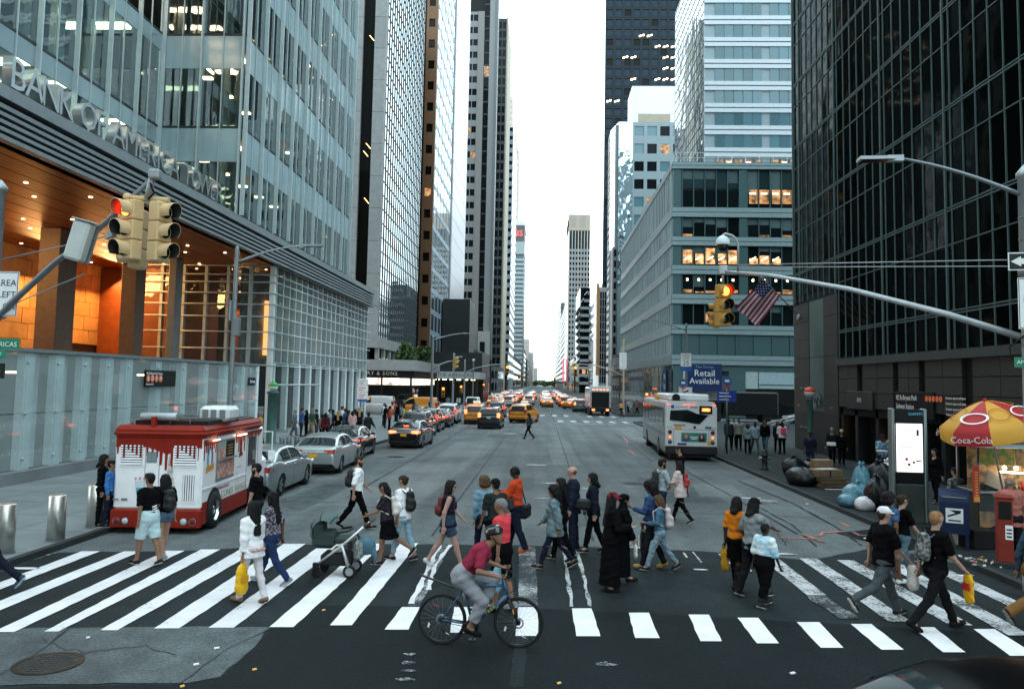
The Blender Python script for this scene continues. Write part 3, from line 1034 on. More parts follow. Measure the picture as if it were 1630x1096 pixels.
for (a,z,w,h) in ((38.6,1.5,.7,.8),(35.4,1.25,1.0,.25),(34.8,1.9,.16,.1),(33,1.7,.9,.5),(39.3,2.0,.14,.1)):
 MB().box(DX+.44,DX+.49,a-w/2,a+w/2,z-h/2,z+h/2).build('shop_light',lamp_mat('shop_glow',(1,.42,.14),.12) if h>.3 else lamp_orange,dark)
for k,a in enumerate((45.9,46.4,45.2,41.2)):
 for z in (1.4,2.6,3.6):
  if (k+int(z))%2:
   wb(MB(),'x',DX,-1,a-.2,a+.2,z,z+.05,.06,.09).build('trim',steel,dark)
mb=MB()
for q in range(9):
 mb.obox((DX-.16,43.2+rng.uniform(-.5,.5),3.05+rng.uniform(-.3,.3)),(.03,.06,.02),(.02,.12,-.05),(-.02,.05,.13))
mb.build('entrance_emblem',steel,dark)
bs=thing('subway_sign','wide black subway sign over the shops of the dark office block','sign',(DX-.16,0,0))
ya,yb_=(14.84,33.739,3.094)[1],(14.84,30.493,3.172)[1]
MB().cbox(0,.1,yb_,ya,2.5,3.55,.01).build('panel',black_matte,bs)
words('lettering','42 St-Bryant Park',.3,sign_white,bs,(-.003,ya-.15,3.3),WEST,.002,'LEFT',xs=.85)
words('lettering','Subway Station',.3,sign_white,bs,(-.003,ya-.15,2.95),WEST,.002,'LEFT',xs=.85)
for i,ch in enumerate('BDFM7'):
 yy_=ya-2.75-i*.27
 MB().lathe([(.115,0),(.115,.004)],16,(-.004,yy_,3.3),'x').build('route_disc',orange_disc,bs)
for z in (3.35,3.15,2.95,2.75):
 words('lettering','Entrance open at all times',.13,sign_white,bs,(-.003,ya-4.2,z),WEST,.002,'LEFT')
sh=thing('shop_sign','dark shop sign with a pale emblem beside the subway entrance sign','sign',(DX-.1,37.5,3.1))
MB().cbox(-.05,.0,-1.5,1.5,-.42,.42,.01).build('panel',steel_dark,sh)
for q in range(5):
 MB().box(-.06,-.051,-.25+q*.1,-.19+q*.1,-.1+.03*(q%3),.12).build('emblem',mat('emblem_grey',(.3,.33,.33),.5),sh)
# teal glass building beyond the side street
GX,GY=15.0,91.0
teal=thing('office_block','teal glass corner block with pale banded floors and lit offices','office building',(0,0,0))
teal_glass=glass_solid('teal_glass',(.022,.042,.045),.35,.04,.03,.5,rnd=.35)
teal_dark=glass_solid('teal_dark',(.006,.010,.011),.25,.04,.03,.5,rnd=.3)
teal_panel=mat('teal_panel',(.065,.122,.128),.3,var=.06,spec=.6,rnd=.06)
band_pale=mat('band_pale',(.25,.33,.345),.3,var=.08,spec=.6)
band_line=mat('band_line',(.05,.075,.08),.5)
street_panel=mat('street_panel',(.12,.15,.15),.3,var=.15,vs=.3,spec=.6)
MB().box(GX+.4,60,GY+.4,150,.1,29.0).build('storeys',slab_m,teal)
bands=[(6.05,7.25),(9.55,10.7),(13.05,14.25),(16.5,17.6),(19.85,20.95),(23.2,24.4),(28.9,29.75)]
wcols=[16.0+.08+1.31*i for i in range(5)]+[23.6+1.31*i for i in range(5)]+[31.2+1.31*i for i in range(5)]
pil=[(GX,15.95),(22.62,23.52),(30.2,31.1),(37.8,38.7)]
for (a,b) in pil:
 MB().box(a,b,GY-.04,GY+.4,6.0,29.7).build('pilaster',teal_panel,teal)
for k,(z0,z1) in enumerate(bands):
 zm=(z0+z1)/2
 MB().box(GX-.1,45,GY-.16,GY+.4,zm+.04,z1-.05).build('spandrel',band_pale,teal)
 MB().box(GX-.1,45,GY-.16,GY+.4,z0+.05,zm-.04).build('spandrel',band_pale,teal)
 MB().box(GX-.05,45,GY-.12,GY+.4,z0,z1).build('spandrel_joint',band_line,teal)
blind_m=mat('blind',(.07,.115,.12),.6,rnd=.2)
lit_rows={2:[],3:[0,1,2,3,4,5,6,7,9],4:[],5:[0,1,2,3,5,6,7,8,9],1:[2]}
for k in range(1,len(bands)-1):
 z0,z1=bands[k][1],bands[k+1][0]
 for i,x in enumerate(wcols):
  if x>33:
   continue
  for (za,zb) in ([(z0,z1)] if k<5 else [(z0,z0+2.1),(z0+2.2,z1)]):
   m_=teal_dark if k in (1,4) else (teal_glass if za>z0+.1 else teal_dark)
   MB().box(x+.06,x+1.22,GY+.14+.004*(i%3),GY+.2,za+.05,zb-.05).build('pane',m_,teal)
  MB().box(x-.05,x+.05,GY+.02,GY+.3,z0,z1).build('mullion',teal_panel,teal)
  if rng.random()<.5:
   MB().box(x+.07,x+1.21,GY+.128,GY+.1385,z1-(z1-z0)*rng.choice([.25,.35,.35,.5,.62]),z1-.06).build('blind',blind_m,teal)
  if (k==2 and i<9) or (k==3 and i not in (8,)) or (k==5 and i in (5,6,7,8)) or (k==4 and i in (0,6,8)) or (k==1 and i==2):
   warm=win_lit if k==3 else win_lit_dim
   h=(z1-z0)
   f0,f1={2:(.04,rng.uniform(.14,.3)),3:(.05,rng.choice([.8,.62,.9,.5]) if i<5 else rng.choice([.55,.4,.5])),4:(.0,.14),5:(.1,.48),1:(.1,.6)}[k]
   MB().box(x+.1+.12*(i%2),x+1.18,GY+.125,GY+.138,z0+h*f0+.06,z0+h*f1).build('lit_ceiling',warm,teal)
   if k in (2,3,5):
    MB().obox((x+.62,GY+.11,z0+h*(.38 if k!=2 else .75)),(.34 if k!=2 else .1,0,.2 if k==3 else .0),(0,.01,0),(0,0,.05 if k!=2 else .12)).build('lamp',lamp_strip,teal)
for i in range(9):
 x=GX+1+i*2.05
 MB().box(x+.02,x+2.0,GY-.02,GY+.3,7.27,9.53).build('panel',teal_panel,teal)
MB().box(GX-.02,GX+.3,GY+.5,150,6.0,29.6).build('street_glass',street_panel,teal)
for (z0,z1) in bands:
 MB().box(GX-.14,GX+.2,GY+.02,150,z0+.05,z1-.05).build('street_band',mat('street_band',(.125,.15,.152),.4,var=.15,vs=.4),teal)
mb,mb2=MB(),MB()
for y in np.arange(GY+1,150,1.4):
 mb.box(GX-.13,GX,y-.05,y+.05,6,29.6)
for k in range(len(bands)-1):
 for y in np.arange(GY+1.1,149,1.4):
  if rng.random()<.72:
   mb2.box(GX-.035,GX,y,y+1.2,bands[k][1]+.2,bands[k+1][0]-.2)
stuff(mb.build('mullion',steel_pale,teal));stuff(mb2.build('pane',teal_dark,teal))
MB().box(GX,45,GY-.02,GY+.4,5.4,6.0).build('shop_fascia',teal_panel,teal)
for (a,b) in ((15.1,16.2),(21.4,23.3)):
 MB().box(a,b,GY-.06,GY+.3,.1,5.4).build('pilaster',teal_panel,teal)
MB().box(16.2,17.0,GY,GY+.2,1.9,5.38).build('shop_panel',mat('shop_white',(.6,.68,.7),.5),teal)
MB().box(24.8,44,GY,GY+.2,3.5,5.38).build('shop_panel',mat('shop_blue',(.36,.47,.5),.5),teal)
MB().box(24.8,32.6,GY-.03,GY+.19,3.9,3.98).build('shop_joint',band_line,teal)
MB().box(23.3,24.7,GY,GY+.2,2.2,5.38).build('shop_panel',mat('shop_pale',(.42,.5,.5),.5),teal)
MB().box(16.2,44,GY-.02,GY+.15,.1,1.88).build('shop_glass',glass_solid('shop_dark',(.008,.01,.01),.4),teal)
MB().box(23.3,44,GY-.04,GY+.14,1.95,3.45).build('shop_awning',black_matte,teal)
MB().box(GX-.03,GX+.1,GY+.6,150,.1,6.0).build('shop_glass',glass_solid('shop_street',(.04,.055,.058),.5),teal)
ra=thing('banner','navy banner reading Retail Available on the corner of the teal block','banner',(0,GY-.3,0))
x0,x1=(16.643,90.7,4.636)[0],(20.558,90.7,4.709)[0]
MB().box(x0,x1,0,.06,3.1,6.2).build('panel',mat('banner_navy',(.012,.028,.10),.6),ra)
words('lettering','Retail',1.05,sign_white,ra,((x0+x1)/2,-.01,5.1),SOUTH,.004)
words('lettering','Available',.95,sign_white,ra,((x0+x1)/2,-.01,4.2),SOUTH,.004)
words('lettering','Two Storeys',.4,mat('banner_teal',(.2,.35,.42),.6),ra,((x0+x1)/2,-.01,5.85),SOUTH,.004)
b2=thing('banner','narrow navy vertical banner on the side wall of the teal block','banner',(GX-.16,95.5,0))
MB().box(-.05,0,-1.2,1.2,1.7,5.6).build('panel',MATS['banner_navy'],b2)
for z in (4.7,3.5,2.3):
 MB().box(-.056,-.051,-.6,.6,z-.3,z+.3).build('emblem',mat('banner_mark',(.18,.3,.42),.6),b2)
MB().box(21.9,60,105.4,129,29,66).build('tower_storeys',slab_m,teal)
blue_glass=glass_solid('blue_glass',(.085,.16,.19),.5,.04,.03,.4,rnd=.25)
tower_band=mat('tower_band',(.52,.55,.59),.35,var=.05)
tower_grey=mat('tower_grey',(.25,.30,.33),.35,var=.05)
MB().box(21.5,60,105.22,105.5,29.7,66).build('tower_wall',tower_grey,teal)
tz0=31.5
nrow=20
for k in range(nrow):
 z=tz0+3.07*k
 if z>62:
  continue
 MB().box(21.5,36,105.0,105.4,z,z+.55).build('spandrel',tower_band,teal)
 MB().box(21.5,36,105.0,105.4,z+.72,z+1.25).build('spandrel',tower_band,teal)
 for g in ((22.9,5),(30.3,4)):
  for i in range(g[1]):
   x=g[0]+1.27*i
   MB().box(x+.05,x+1.2,105.12+.003*(i%3),105.3,z+1.3,z+3.0).build('pane',blue_glass,teal)
   if k==0:
    MB().box(x+.15,x+1.1,105.1,105.119,z+1.4,z+2.7).build('lit_ceiling',win_lit_dim,teal)
    MB().box(x+.3,x+1.0,105.085,105.099,z+1.9+.3*(i%2),z+2.1+.3*(i%2)).build('lamp',lamp_strip,teal)
sky_glass=glass_solid('sky_glass',(.66,.72,.75),.8,.03,.10,.25,metal=.9)
MB().box(21.48,21.9,105.45,129,29.7,66).build('street_glass',sky_glass,teal)
mb=MB()
for z in np.arange(30.5,66,1.53):
 mb.box(21.42,21.47,105.5,129,z,z+.07)
for y in np.arange(106,129,1.5):
 mb.box(21.40,21.46,y,y+.06,29.7,66)
stuff(mb.build('glazing_bar',grey_metal,teal))
for x in np.arange(15.4,45,1.6):
 MB().box(x,x+.06,GY+.1,GY+.16,29.75,30.9).build('rail_post',white_metal,teal)
for z in (30.3,30.9):
 MB().box(GX,45,GY+.09,GY+.17,z,z+.05).build('rail',white_metal,teal)
# piano store tower, west side beyond the side street
grey_stone=mat('grey_stone',(.27,.265,.26),.7,var=.1,vs=1.5,rnd=.06)
piano=thing('office_tower','slab tower of mirror glass between grey stone piers above the piano store','office building',(0,0,0))
mirror_glass=glass_solid('mirror_glass',(.72,.78,.80),.8,.03,.035,.12,metal=.95)
PXW,PYS,PYN=-20.4,96.0,126.0
MB().box(-60,PXW-.3,PYS+.5,PYN,6,67).build('storeys',black_matte,piano)
for (a,b) in ((-24.5,-23.35),(-21.85,-20.35)):
 for k in range(14):
  z0=8.6+k*4.1
  MB().box(a,b,PYS-.15-.01*(k%2),PYS+.6,z0+.02,z0+4.08).build('stone_panel',grey_stone,piano)
MB().box(-23.3,-21.9,PYS+.3,PYS+.5,8.6,67).build('dark_glazing',glass_solid('bronze_dark',(.008,.007,.006),.12),piano)
for (z,l) in ((47,1),(33,1),(32,0),(26,1),(12,1),(11.2,0)):
 MB().obox((-22.6+.3*l,PYS+.28,z),(.3,0,-.35),(0,.01,0),(.03,0,.03)).build('lamp',lamp_mat('lamp_amber',(1,.5,.18),1.6),piano)
MB().box(-60,-24.5,PYS,PYS+.5,6,67).build('west_wall',black_matte,piano)
MB().box(PXW-.3,PXW,PYS+.6,PYN,8.9,67).build('glazing',mirror_glass,piano)
mb=MB()
for y in np.arange(PYS+.7,PYN,1.5):
 mb.box(PXW-.02,PXW+.1,y-.05,y+.05,8.9,67)
for z in np.arange(8.9,67,1.8):
 mb.box(PXW-.021,PXW+.06,PYS+.6,PYN,z-.05,z+.05)
stuff(mb.build('glazing_bar',mat('bar_dark',(.06,.07,.075),.5),piano))
MB().box(-26,PXW+.25,PYS-.2,PYN,7.6,8.9).build('stone_band',grey_stone,piano)
for y in np.arange(PYS+.5,PYN,3.8):
 MB().box(PXW-.9,PXW+.1,y,y+.9,6.2,7.6).build('stone_pier',grey_stone,piano)
MB().box(-40,PXW-1,PYS,PYN,.1,7.6).build('recess',black_matte,piano)
cz0,cz1=(-15.031,94,4.818)[2],(-15.067,94,6.099)[2]
cxe=(-15.063,94,5.948)[0]
MB().box(-30,cxe,94,116,cz0,cz1).build('canopy',grey_stone,piano)
MB().box(-30,cxe-.3,94.3,115,3.9,cz0).build('shop_fascia',black_matte,piano)
MB().box(-30,cxe-.5,94.6,114,3.1,3.9).build('shop_lights',lamp_mat('shop_warm',(1,.80,.62),.55,(.05,.05,.05),.8,.9),piano)
MB().box(-30,cxe-.5,94.7,114,.1,3.08).build('shop_glass',glass_solid('shop_dark',(.008,.01,.01),.4),piano)
for x in (-24.2,-21.3,-19.3,cxe-.7):
 MB().box(x-.12,x+.12,94.5,94.75,.1,3.9).build('shop_post',black_matte,piano)
words('lettering','STEINWAY & SONS',.62,mat('letter_gold',(.7,.62,.5),.4),piano,(-20.6,94.28,4.45),SOUTH,.01,space=1.25)
mb=MB()
lx=(-19.156,94.2,4.139)[0]
mb.tube([(lx-.45,94.27,6.2),(lx-.3,94.27,5.4),(lx,94.27,5.15),(lx+.3,94.27,5.4),(lx+.45,94.27,6.2)],.08,6)
for d in (-.15,0,.15):
 mb.box(lx+d-.03,lx+d+.03,94.25,94.29,5.3,6.3)
mb.build('lyre_emblem',MATS['letter_gold'],piano)
leafm=mat('leaf',(.05,.085,.025),.7,var=.5,vs=1.5)
def bush(c,sz,n,seed,label,cat='shrub',name='shrub',leaf=.16,m=leafm):
 t=thing(name,label,cat,c)
 r_=np.random.RandomState(seed)
 mb=MB()
 lob=[(r_.uniform(-1,1,3)*np.array(sz)*.6,r_.uniform(.3,.6)) for _ in range(9)]
 for _ in range(n):
  l,k=lob[r_.randint(9)]
  d=r_.normal(0,1,3);d/=np.linalg.norm(d)
  q=l+d*np.array(sz)*k*r_.uniform(.6,1)
  q[2]=max(q[2],-sz[2]*.8)
  u,v=r_.normal(0,leaf,3),r_.normal(0,leaf,3)
  mb.quad(q-u,q+v,q+u,q-v)
 mb.build('foliage',m,t)
 mb=MB()
 for _ in range(5):
  l,k=lob[r_.randint(9)]
  mb.tube([(0,0,-sz[2]),tuple(l*.5),tuple(l)],[.08,.05,.02],5)
 mb.build('stem',mat('bark',(.05,.04,.03),.9),t)
 return t
bx=(-16.77,97,7.718)
bush((bx[0],97,cz1+1.2),(1.6,1.5,1.2),700,5,'yellow-green shrub on the stone canopy nearest its south edge')
bx=(-15.869,104,7.801)
bush((bx[0],104,cz1+1.1),(1.5,2.2,1.1),700,6,'spreading green shrub on the stone canopy behind the street lamp')
# further towers, west side
bronze=mat('bronze',(.14,.07,.035),.4,.3,var=.12)
bronze_win=glass_solid('bronze_win',(.008,.006,.005),.12)
blk=thing('office_tower','bronze framed tower with a sky-bright glass side up the avenue','office building',(0,0,0))
MB().box(-50,-19.9,135.3,160,.1,96).build('storeys',black_matte,blk)
punched(blk,'y',135,-1,-21.5,-19.5,8,96,2.0,1.1,3.7,1.5,bronze,[(bronze_win,8),(win_lit_dim,1)],.25,seed=4)
MB().box(-19.8,-19.55,135.4,160,8,96).build('glazing',mirror_glass,blk)
mb=MB()
for z in np.arange(8,96,3.7):
 mb.box(-19.55,-19.5,135.4,160,z,z+.9)
for y in np.arange(136,160,4.5):
 mb.box(-19.54,-19.46,y,y+.12,8,96)
stuff(mb.build('spandrel',mat('spandrel_blue',(.26,.33,.39),.4),blk))
low=thing('low_building','low black building under a white wraparound canopy at the next corner','shop building',(0,0,0))
lx0,lx1=(-18.399,150,18.944)[0],(-14.03,150,19.011)[0]
MB().box(-19.25,-14.0,150,161,8.2,19.5).build('black_wall',mat('black_wall',(.016,.018,.019),.35),low)
MB().box(-19.4,-15.2,150.2,178,.1,8.2).build('shop_front',black_matte,low)
wc=mat('canopy_white',(.5,.52,.52),.5,var=.06)
ca=thing('canopy','white wraparound canopy with dark capital lettering on the far corner','canopy',(0,0,0))
ax0,ax1=(-16.357,120,4.246)[0],(-9.512,120,4.375)[0]
MB().box(ax0-3,ax1,120,133,(-9.505,120,4.088)[2],(-9.529,120,5.142)[2]).build('fascia',wc,ca)
words('lettering','OF THE AMERICAS',.8,mat('letter_grey',(.10,.11,.12),.5),ca,((ax0+ax1)/2-1.0,119.97,(-9.517,120,4.615)[2]),SOUTH,.01)
for k in range(6):
 MB().box(ax0+k*1.1,ax0+k*1.1+.6,121,121.2,(-9.503,120,3.992)[2]-.12,(-9.503,120,3.992)[2]-.02).build('lamp',lamp_strip,ca)
for x in (ax0+.4,ax1-.4):
 for y in (120.4,132):
  MB().box(x-.15,x+.15,y-.15,y+.15,.1,(-9.505,120,4.088)[2]).build('post',steel_dark,ca)
MB().box(-20.2,ax1-.6,133,150,.1,8.6).build('wing',mat('black_wall',(.016,.018,.019),.35),low)
pale=thing('office_tower','pale mirror-glass slab standing behind the bronze tower','office building',(0,0,0))
MB().box(-50,-19.6,162,190,.1,102).build('storeys',slab_m,pale)
MB().box(-19.58,-19.3,162,190,14,102).build('glazing',glass_solid('pearl_sheen',(.60,.565,.60),.6,.34,.14,.16,metal=.7),pale)
mb=MB()
for z in np.arange(14,102,4):
 mb.box(-19.3,-19.27,162,190,z,z+.15)
stuff(mb.build('floor_line',mat('line_pearl',(.5,.5,.53),.4),pale))
stripe_stone=mat('stripe_stone',(.17,.155,.15),.7,var=.08)
stripe_grey=mat('stripe_grey',(.17,.17,.172),.6,var=.08)
stripe=thing('office_tower','tall stone tower striped by dark window columns on the west side','office building',(0,0,0))
dark_win=glass_solid('dark_win',(.006,.008,.009),.10)
MB().box(-40,-14.45,223.4,226,.1,140).build('storeys',black_matte,stripe)
punched(stripe,'y',222.6,-1,-23.2,-20.2,8,112,1.5,1.3,3.6,1.9,stripe_grey,[(dark_win,40),(win_lit_dim,1)],.3,seed=11)
MB().box(-20.2,-18.4,222.3,224,8,112).build('stone_pier',stripe_stone,stripe)
punched(stripe,'y',222.8,-1,-18.4,-16.8,8,140,1.6,1.45,3.6,3.2,steel_dark,[(dark_win,25),(win_lit_dim,1)],.2,seed=12)
MB().box(-16.8,-15.2,222.2,224,18,140).build('stone_pier',stripe_grey,stripe)
MB().box(-15.2,-14.4,222.0,226,10,140).build('stone_pier',mat('pale_pier',(.11,.115,.12),.5),stripe)
MB().box(-18.2,-14.8,221,224,.1,18).build('base',grey_stone,stripe)
for z in (4,10):
 MB().box(-17.6,-16.2,220.9,221,z,z+5).build('window',dark_win,stripe)
blackt=thing('office_tower','flat topped black slab tower with a sunlit tan edge','office building',(0,0,0))
MB().box(-24,-16,300,330,.1,147).build('storeys',mat('black_slab',(.011,.012,.012),.35),blackt)
punched(blackt,'y',299.8,-1,-24,-16,10,146,1.5,1.2,3.7,2.6,mat('black_bar',(.02,.02,.02),.5),[(dark_win,40),(win_lit_dim,1)],.2,seed=14)
MB().box(-16,-15.4,300.2,330,.1,147.5).build('sunlit_edge',mat('tan_wall',(.36,.30,.23),.7),blackt)  # warm sunlight on this side is put into the tan colour
gs=thing('office_tower','slim grey slab between the black tower and the louvred block','office building',(0,0,0))
MB().box(-30,-14.6,345,400,.1,118).build('storeys',mat('grey_slab',(.20,.22,.245),.5,var=.06),gs)
mb=MB()
for z in np.arange(6,117,3.8):
 mb.box(-14.62,-14.5,346,400,z,z+1.6)
 mb.box(-29,-14.7,344.9,345.02,z,z+1.6)
stuff(mb.build('window',dark_win,gs))
lou=thing('office_block','white louvred block with a red rooftop sign far up the avenue','office building',(0,0,0))
LY=560
lx0,lx1=(-25.446,560,70.614)[0],(-14.166,560,70.779)[0]
lzt=(-20.96,560,120.019)[2]
MB().box(lx0,lx1,LY,LY+50,.1,lzt-14).build('storeys',mat('lou_grey',(.10,.115,.12),.6),lou)
nz=27
for k in range(nz):
 z=8+(lzt-26-8)*k/nz
 MB().box(lx0-.2,lx1+.2,LY-.9,LY+50,z,z+2.0).build('louvre',mat('lou_white',(.25,.275,.285),.5),lou)
MB().box(lx0,lx1+.2,LY-1,LY+50,lzt-24,lzt-15).build('top_band',MATS['lou_white'],lou)
MB().box(lx0,lx1,LY-.5,LY+40,lzt-15,lzt-3).build('sign_box',mat('lou_dark',(.08,.07,.07),.6),lou)
words('lettering','UBS',6.0,lamp_mat('sign_red',(1,.06,.06),.6),lou,((lx0+lx1)/2-.5,LY-.6,lzt-9),SOUTH,.1)
MB().box(lx0-.2,lx1+.4,LY-.6,LY+42,lzt-3,lzt).build('cornice',mat('lou_cap',(.5,.46,.45),.6),lou)
tanb=thing('apartment_tower','hazy tan stepped tower above the louvred block','apartment building',(0,0,0))
tm=mat('tan_far',(.46,.38,.32),.8,var=.08)
tw=mat('tan_window',(.34,.27,.24),.5)
for (x1,z,zt) in (((-30.753,700,179.061)[0],(-31.291,700,266.625)[2],6),((-26.765,700,179.099)[0],(-30.583,700,229.657)[2],3),((-23.918,700,179.127)[0],(-30.325,700,216.232)[2],0)):
 x0=x1-8
 MB().box(x0-10,x1,700+zt,740,.1,z).build('tier',tm,tanb)
 mb=MB()
 for q in np.arange(30,z-3,5.5):
  mb.box(x0,x1-.8,699.9+zt,700.1+zt,q,q+2.2)
 stuff(mb.build('window',tw,tanb))
for (x0,x1,yt,Y0,lab) in (((-20.995,900,53.542)[0],(-10.184,900,53.727)[0],540,900,'pale stepped block low on the west side near the park'),((-13.246,1000,32.046)[0],(-5.259,1000,32.19)[0],574,1000,'smallest pale block beside the park at the end of the west side')):
 t=thing('apartment_block',lab,'apartment building',(0,0,0))
 z=3.6+(610-yt)*Y0/1250
 MB().box(x0-20,x1-5,Y0,Y0+60,.1,z).box(x0-20,x1,Y0+3,Y0+70,.1,z*.72).build('walls',mat('pale_far',(.34,.315,.31),.8),t)
 mb=MB()
 for q in np.arange(4,z-3,4.5):
  mb.box(x0-1,x1-6,Y0-.1,Y0+.1,q,q+2)
 stuff(mb.build('window',tw,t))
base_dark=mat('base_dark',(.07,.075,.075),.7,var=.3,vs=.15)
for k,(y0,y1,z,xe,lab) in enumerate([(178,221,11,-14.6,'dark glazed shop base under the pale slab'),(262,298,9,-14.5,'low dark shop row before the black tower'),(332,344,16,-14.4,'narrow grey infill block west of the avenue'),(402,556,18,-14.6,'long low dark row with lit shop windows'),(615,690,30,-14.2,'far brown block on the west side'),(745,890,26,-14.0,'farthest brown row on the west side')]):
 t=thing('shop_row',lab,'shop building',(0,0,0))
 MB().box(-50,xe,y0,y1,.1,z).build('walls',base_dark,t)
 mb=MB()
 for y in np.arange(y0+1,y1-4,5):
  for q in np.arange(1,z-2,4):
   mb.box(xe-.02,xe+.06,y,y+3.6,q,q+2.5,1 if rng.random()<.12 else 0)
 for x in np.arange(-30,xe-3,4):
  for q in np.arange(1,z-2,4):
   mb.box(x,x+3,y0-.06,y0+.02,q,q+2.5,0)
 stuff(mb.build('window',[dark_win,win_lit_dim],t))
# further towers, east side
mid=thing('office_block','blue-grey office block with rippling mirror corner and white roof house','office building',(0,0,0))
MB().box(15.7,45,172.5,184,.1,61.5).build('storeys',slab_m,mid)
MB().add([(15.0,178,34),(16.3,171.9,34),(16.3,172.5,34),(15.6,178,34),(15.0,178,62),(16.3,171.9,62),(16.3,172.5,62),(15.6,178,62)],[(0,1,5,4),(1,2,6,5),(2,3,7,6),(3,0,4,7),(4,5,6,7),(0,3,2,1)]).build('corner_glass',glass_solid('pearl_glass',(.62,.62,.66),.8,.06,.14,.16,metal=.85),mid)
MB().box(15,15.5,178,184,.1,62).build('street_wall',mat('stone_mid',(.36,.37,.38),.6,var=.1),mid)
MB().box(16.3,19.4,171.9,172.4,10,62).build('ripple_glass',glass_solid('ripple',(.5,.62,.68),.8,.02,.45,.35,metal=.9),mid)
MB().box(15.2,19.4,172.2,178,.1,33.9).build('lower_wall',mat('stone_base',(.15,.16,.165),.6),mid)
mb=MB()
for z in np.arange(3,32,2.4):
 for x in (15.5,16.3,17.1,17.9,18.7):
  mb.box(x,x+.5,172.1,172.22,z,z+1.5)
stuff(mb.build('lower_window',dark_win,mid))
punched(mid,'y',172,-1,19.4,45,10,62,2.6,2.1,4.0,2.2,mat('mid_grey',(.24,.29,.31),.5,var=.08),[(blue_glass,5),(dark_win,5),(win_lit_dim,2)],.25,seed=21,wname='window')
MB().box(19.4,31,174,183,62,71).build('roof_house',mat('roof_white',(.72,.73,.75),.5),mid)
MB().box(20.8,28,173.95,174.05,62.4,64.6).build('roof_opening',mat('tan_wall',(.36,.30,.23),.7),mid)
mb=MB()
for z in np.arange(6,61,1.75):
 mb.box(14.93,15.02,178.3,184,z,z+.8)
stuff(mb.build('street_window',dark_win,mid))
dt=thing('office_tower','tall blue-black tower with a window grid and scattered lit lamps','office building',(0,0,0))
MB().box(18.2,60,231,293,.1,126).build('storeys',black_matte,dt)
dk=mat('dt_frame',(.010,.014,.018),.6,spec=.2)
dw=glass_solid('dt_window',(.010,.024,.04),.15,.05,.02,.5)
punched(dt,'y',230,-1,17.5,39,10,126,2.39,1.95,3.05,2.0,dk,[(dw,10),(dark_win,2)],.3,seed=22)
mb=MB()
r_=random.Random(5)
lampset=[(4,0),(5,0),(6,1),(7,1),(8,1),(3,2),(7,2),(8,2),(7,3),(8,3),(6,4),(7,4),(8,4),(5,5),(6,5),(0,6),(1,6),(5,6),(6,6),(7,6),(8,6),(2,2.5),(3,4.5)]
for (i,k) in lampset:
 x=17.5+2.39*(i+.5)
 z=110-int(k)*3.35-2
 for d in (0,.9):
  mb.obox((x+d-.4,229.75,z+d*.3),(.28,0,.06),(0,.02,0),(0,0,.22))
stuff(mb.build('lamp',lamp_strip,dt))
MB().box(17.3,17.9,230.1,293,.1,33).build('base_wall',mat('stone_base',(.15,.16,.165),.6),dt)
mb=MB()
for z in np.arange(4,32,3.4):
 mb.box(17.24,17.32,231,292,z,z+1.9)
stuff(mb.build('base_window',dark_win,dt))
MB().box(17.35,17.7,230.2,293,33,126).build('street_glass',glass_solid('bright_glass',(.74,.72,.72),.8,.05,.08,.2,metal=.9),dt)
step=thing('office_block','grey office block with white balcony bands and slanted white end panels','office building',(0,0,0))
sx0,sx1=(15.227,320,26.872)[0],(21.606,320,26.977)[0]
MB().box(sx0,sx1+8,320.5,360,.1,43).build('storeys',dark_win,step)
wb_=mat('balcony_white',(.30,.32,.335),.5)
for k in range(14):
 z=3.5+k*3.05
 xx=sx0 if k<11 else sx0+(k-10)*1.5
 MB().box(xx,sx1+.3,319.6,321,z,z+1.15).build('balcony',wb_,step)
 if k>2:
  MB().add([(xx-1.2,319,z-.3),(xx,319,z+1.2),(xx,360,z+1.2),(xx-1.2,360,z-.3),(xx-1.3,319,z),(xx-.1,319,z+1.5),(xx-.1,360,z+1.5),(xx-1.3,360,z)],[(0,1,2,3),(7,6,5,4),(0,4,5,1),(3,2,6,7),(0,3,7,4),(1,5,6,2)]).build('end_panel',mat('panel_white',(.78,.78,.78),.5),step)
mb=MB()
for k in range(14):
 for x in np.arange(sx0+.3,sx1,1.1):
  mb.box(x,x+.12,320.0,320.5,4.6+k*3.05,6.5+k*3.05)
stuff(mb.build('mullion',dk,step))
for x in (sx0+1.2,sx0+3.2):
 MB().box(x,x+1.4,320.2,320.45,7.9,9.6).build('lit_window',win_lit,step)
cop=thing('office_block','slim grey block edged with a copper coloured strip','office building',(0,0,0))
MB().box(14.8,17.2,205.4,228,.1,29).build('storeys',mat('stone_mid',(.36,.37,.38),.6),cop)
MB().box(14.1,14.8,205.2,207,6,30).build('copper_edge',mat('copper',(.42,.21,.08),.5,.3),cop)
mb=MB()
for z in np.arange(4,27,2.0):
 for x in np.arange(15.0,16.9,.6):
  mb.box(x,x+.4,205.3,205.42,z,z+1.8)
stuff(mb.build('window',dark_win,cop))
tt=thing('office_tower','tan topped tower with deep window bays far on the east side','office building',(0,0,0))
tx0,tx1=(14.026,440,78.172)[0],(29.935,440,78.376)[0]
tz=(19.061,440,99.44)[2]
tan2=mat('tan_tower',(.38,.31,.25),.8,var=.06)
grey2=mat('grey_tower',(.27,.275,.275),.7,var=.06)
MB().box(tx0,tx1,440.5,480,.1,tz).build('storeys',dark_win,tt)
for k in range(26):
 z=3+k*3.0
 if z<tz-14:
  MB().box(tx0-.1,tx1,439.6,441,z,z+1.5).build('spandrel',grey2,tt)
for i in range(10):
 x=tx0+i*1.7
 MB().box(x,x+.7,439.4,441,.1,tz-9).build('pier',grey2 if i%3 else tan2,tt)
MB().box(tx0-.15,tx1,439.3,441,tz-9.4,tz-8).build('cornice',tan2,tt)
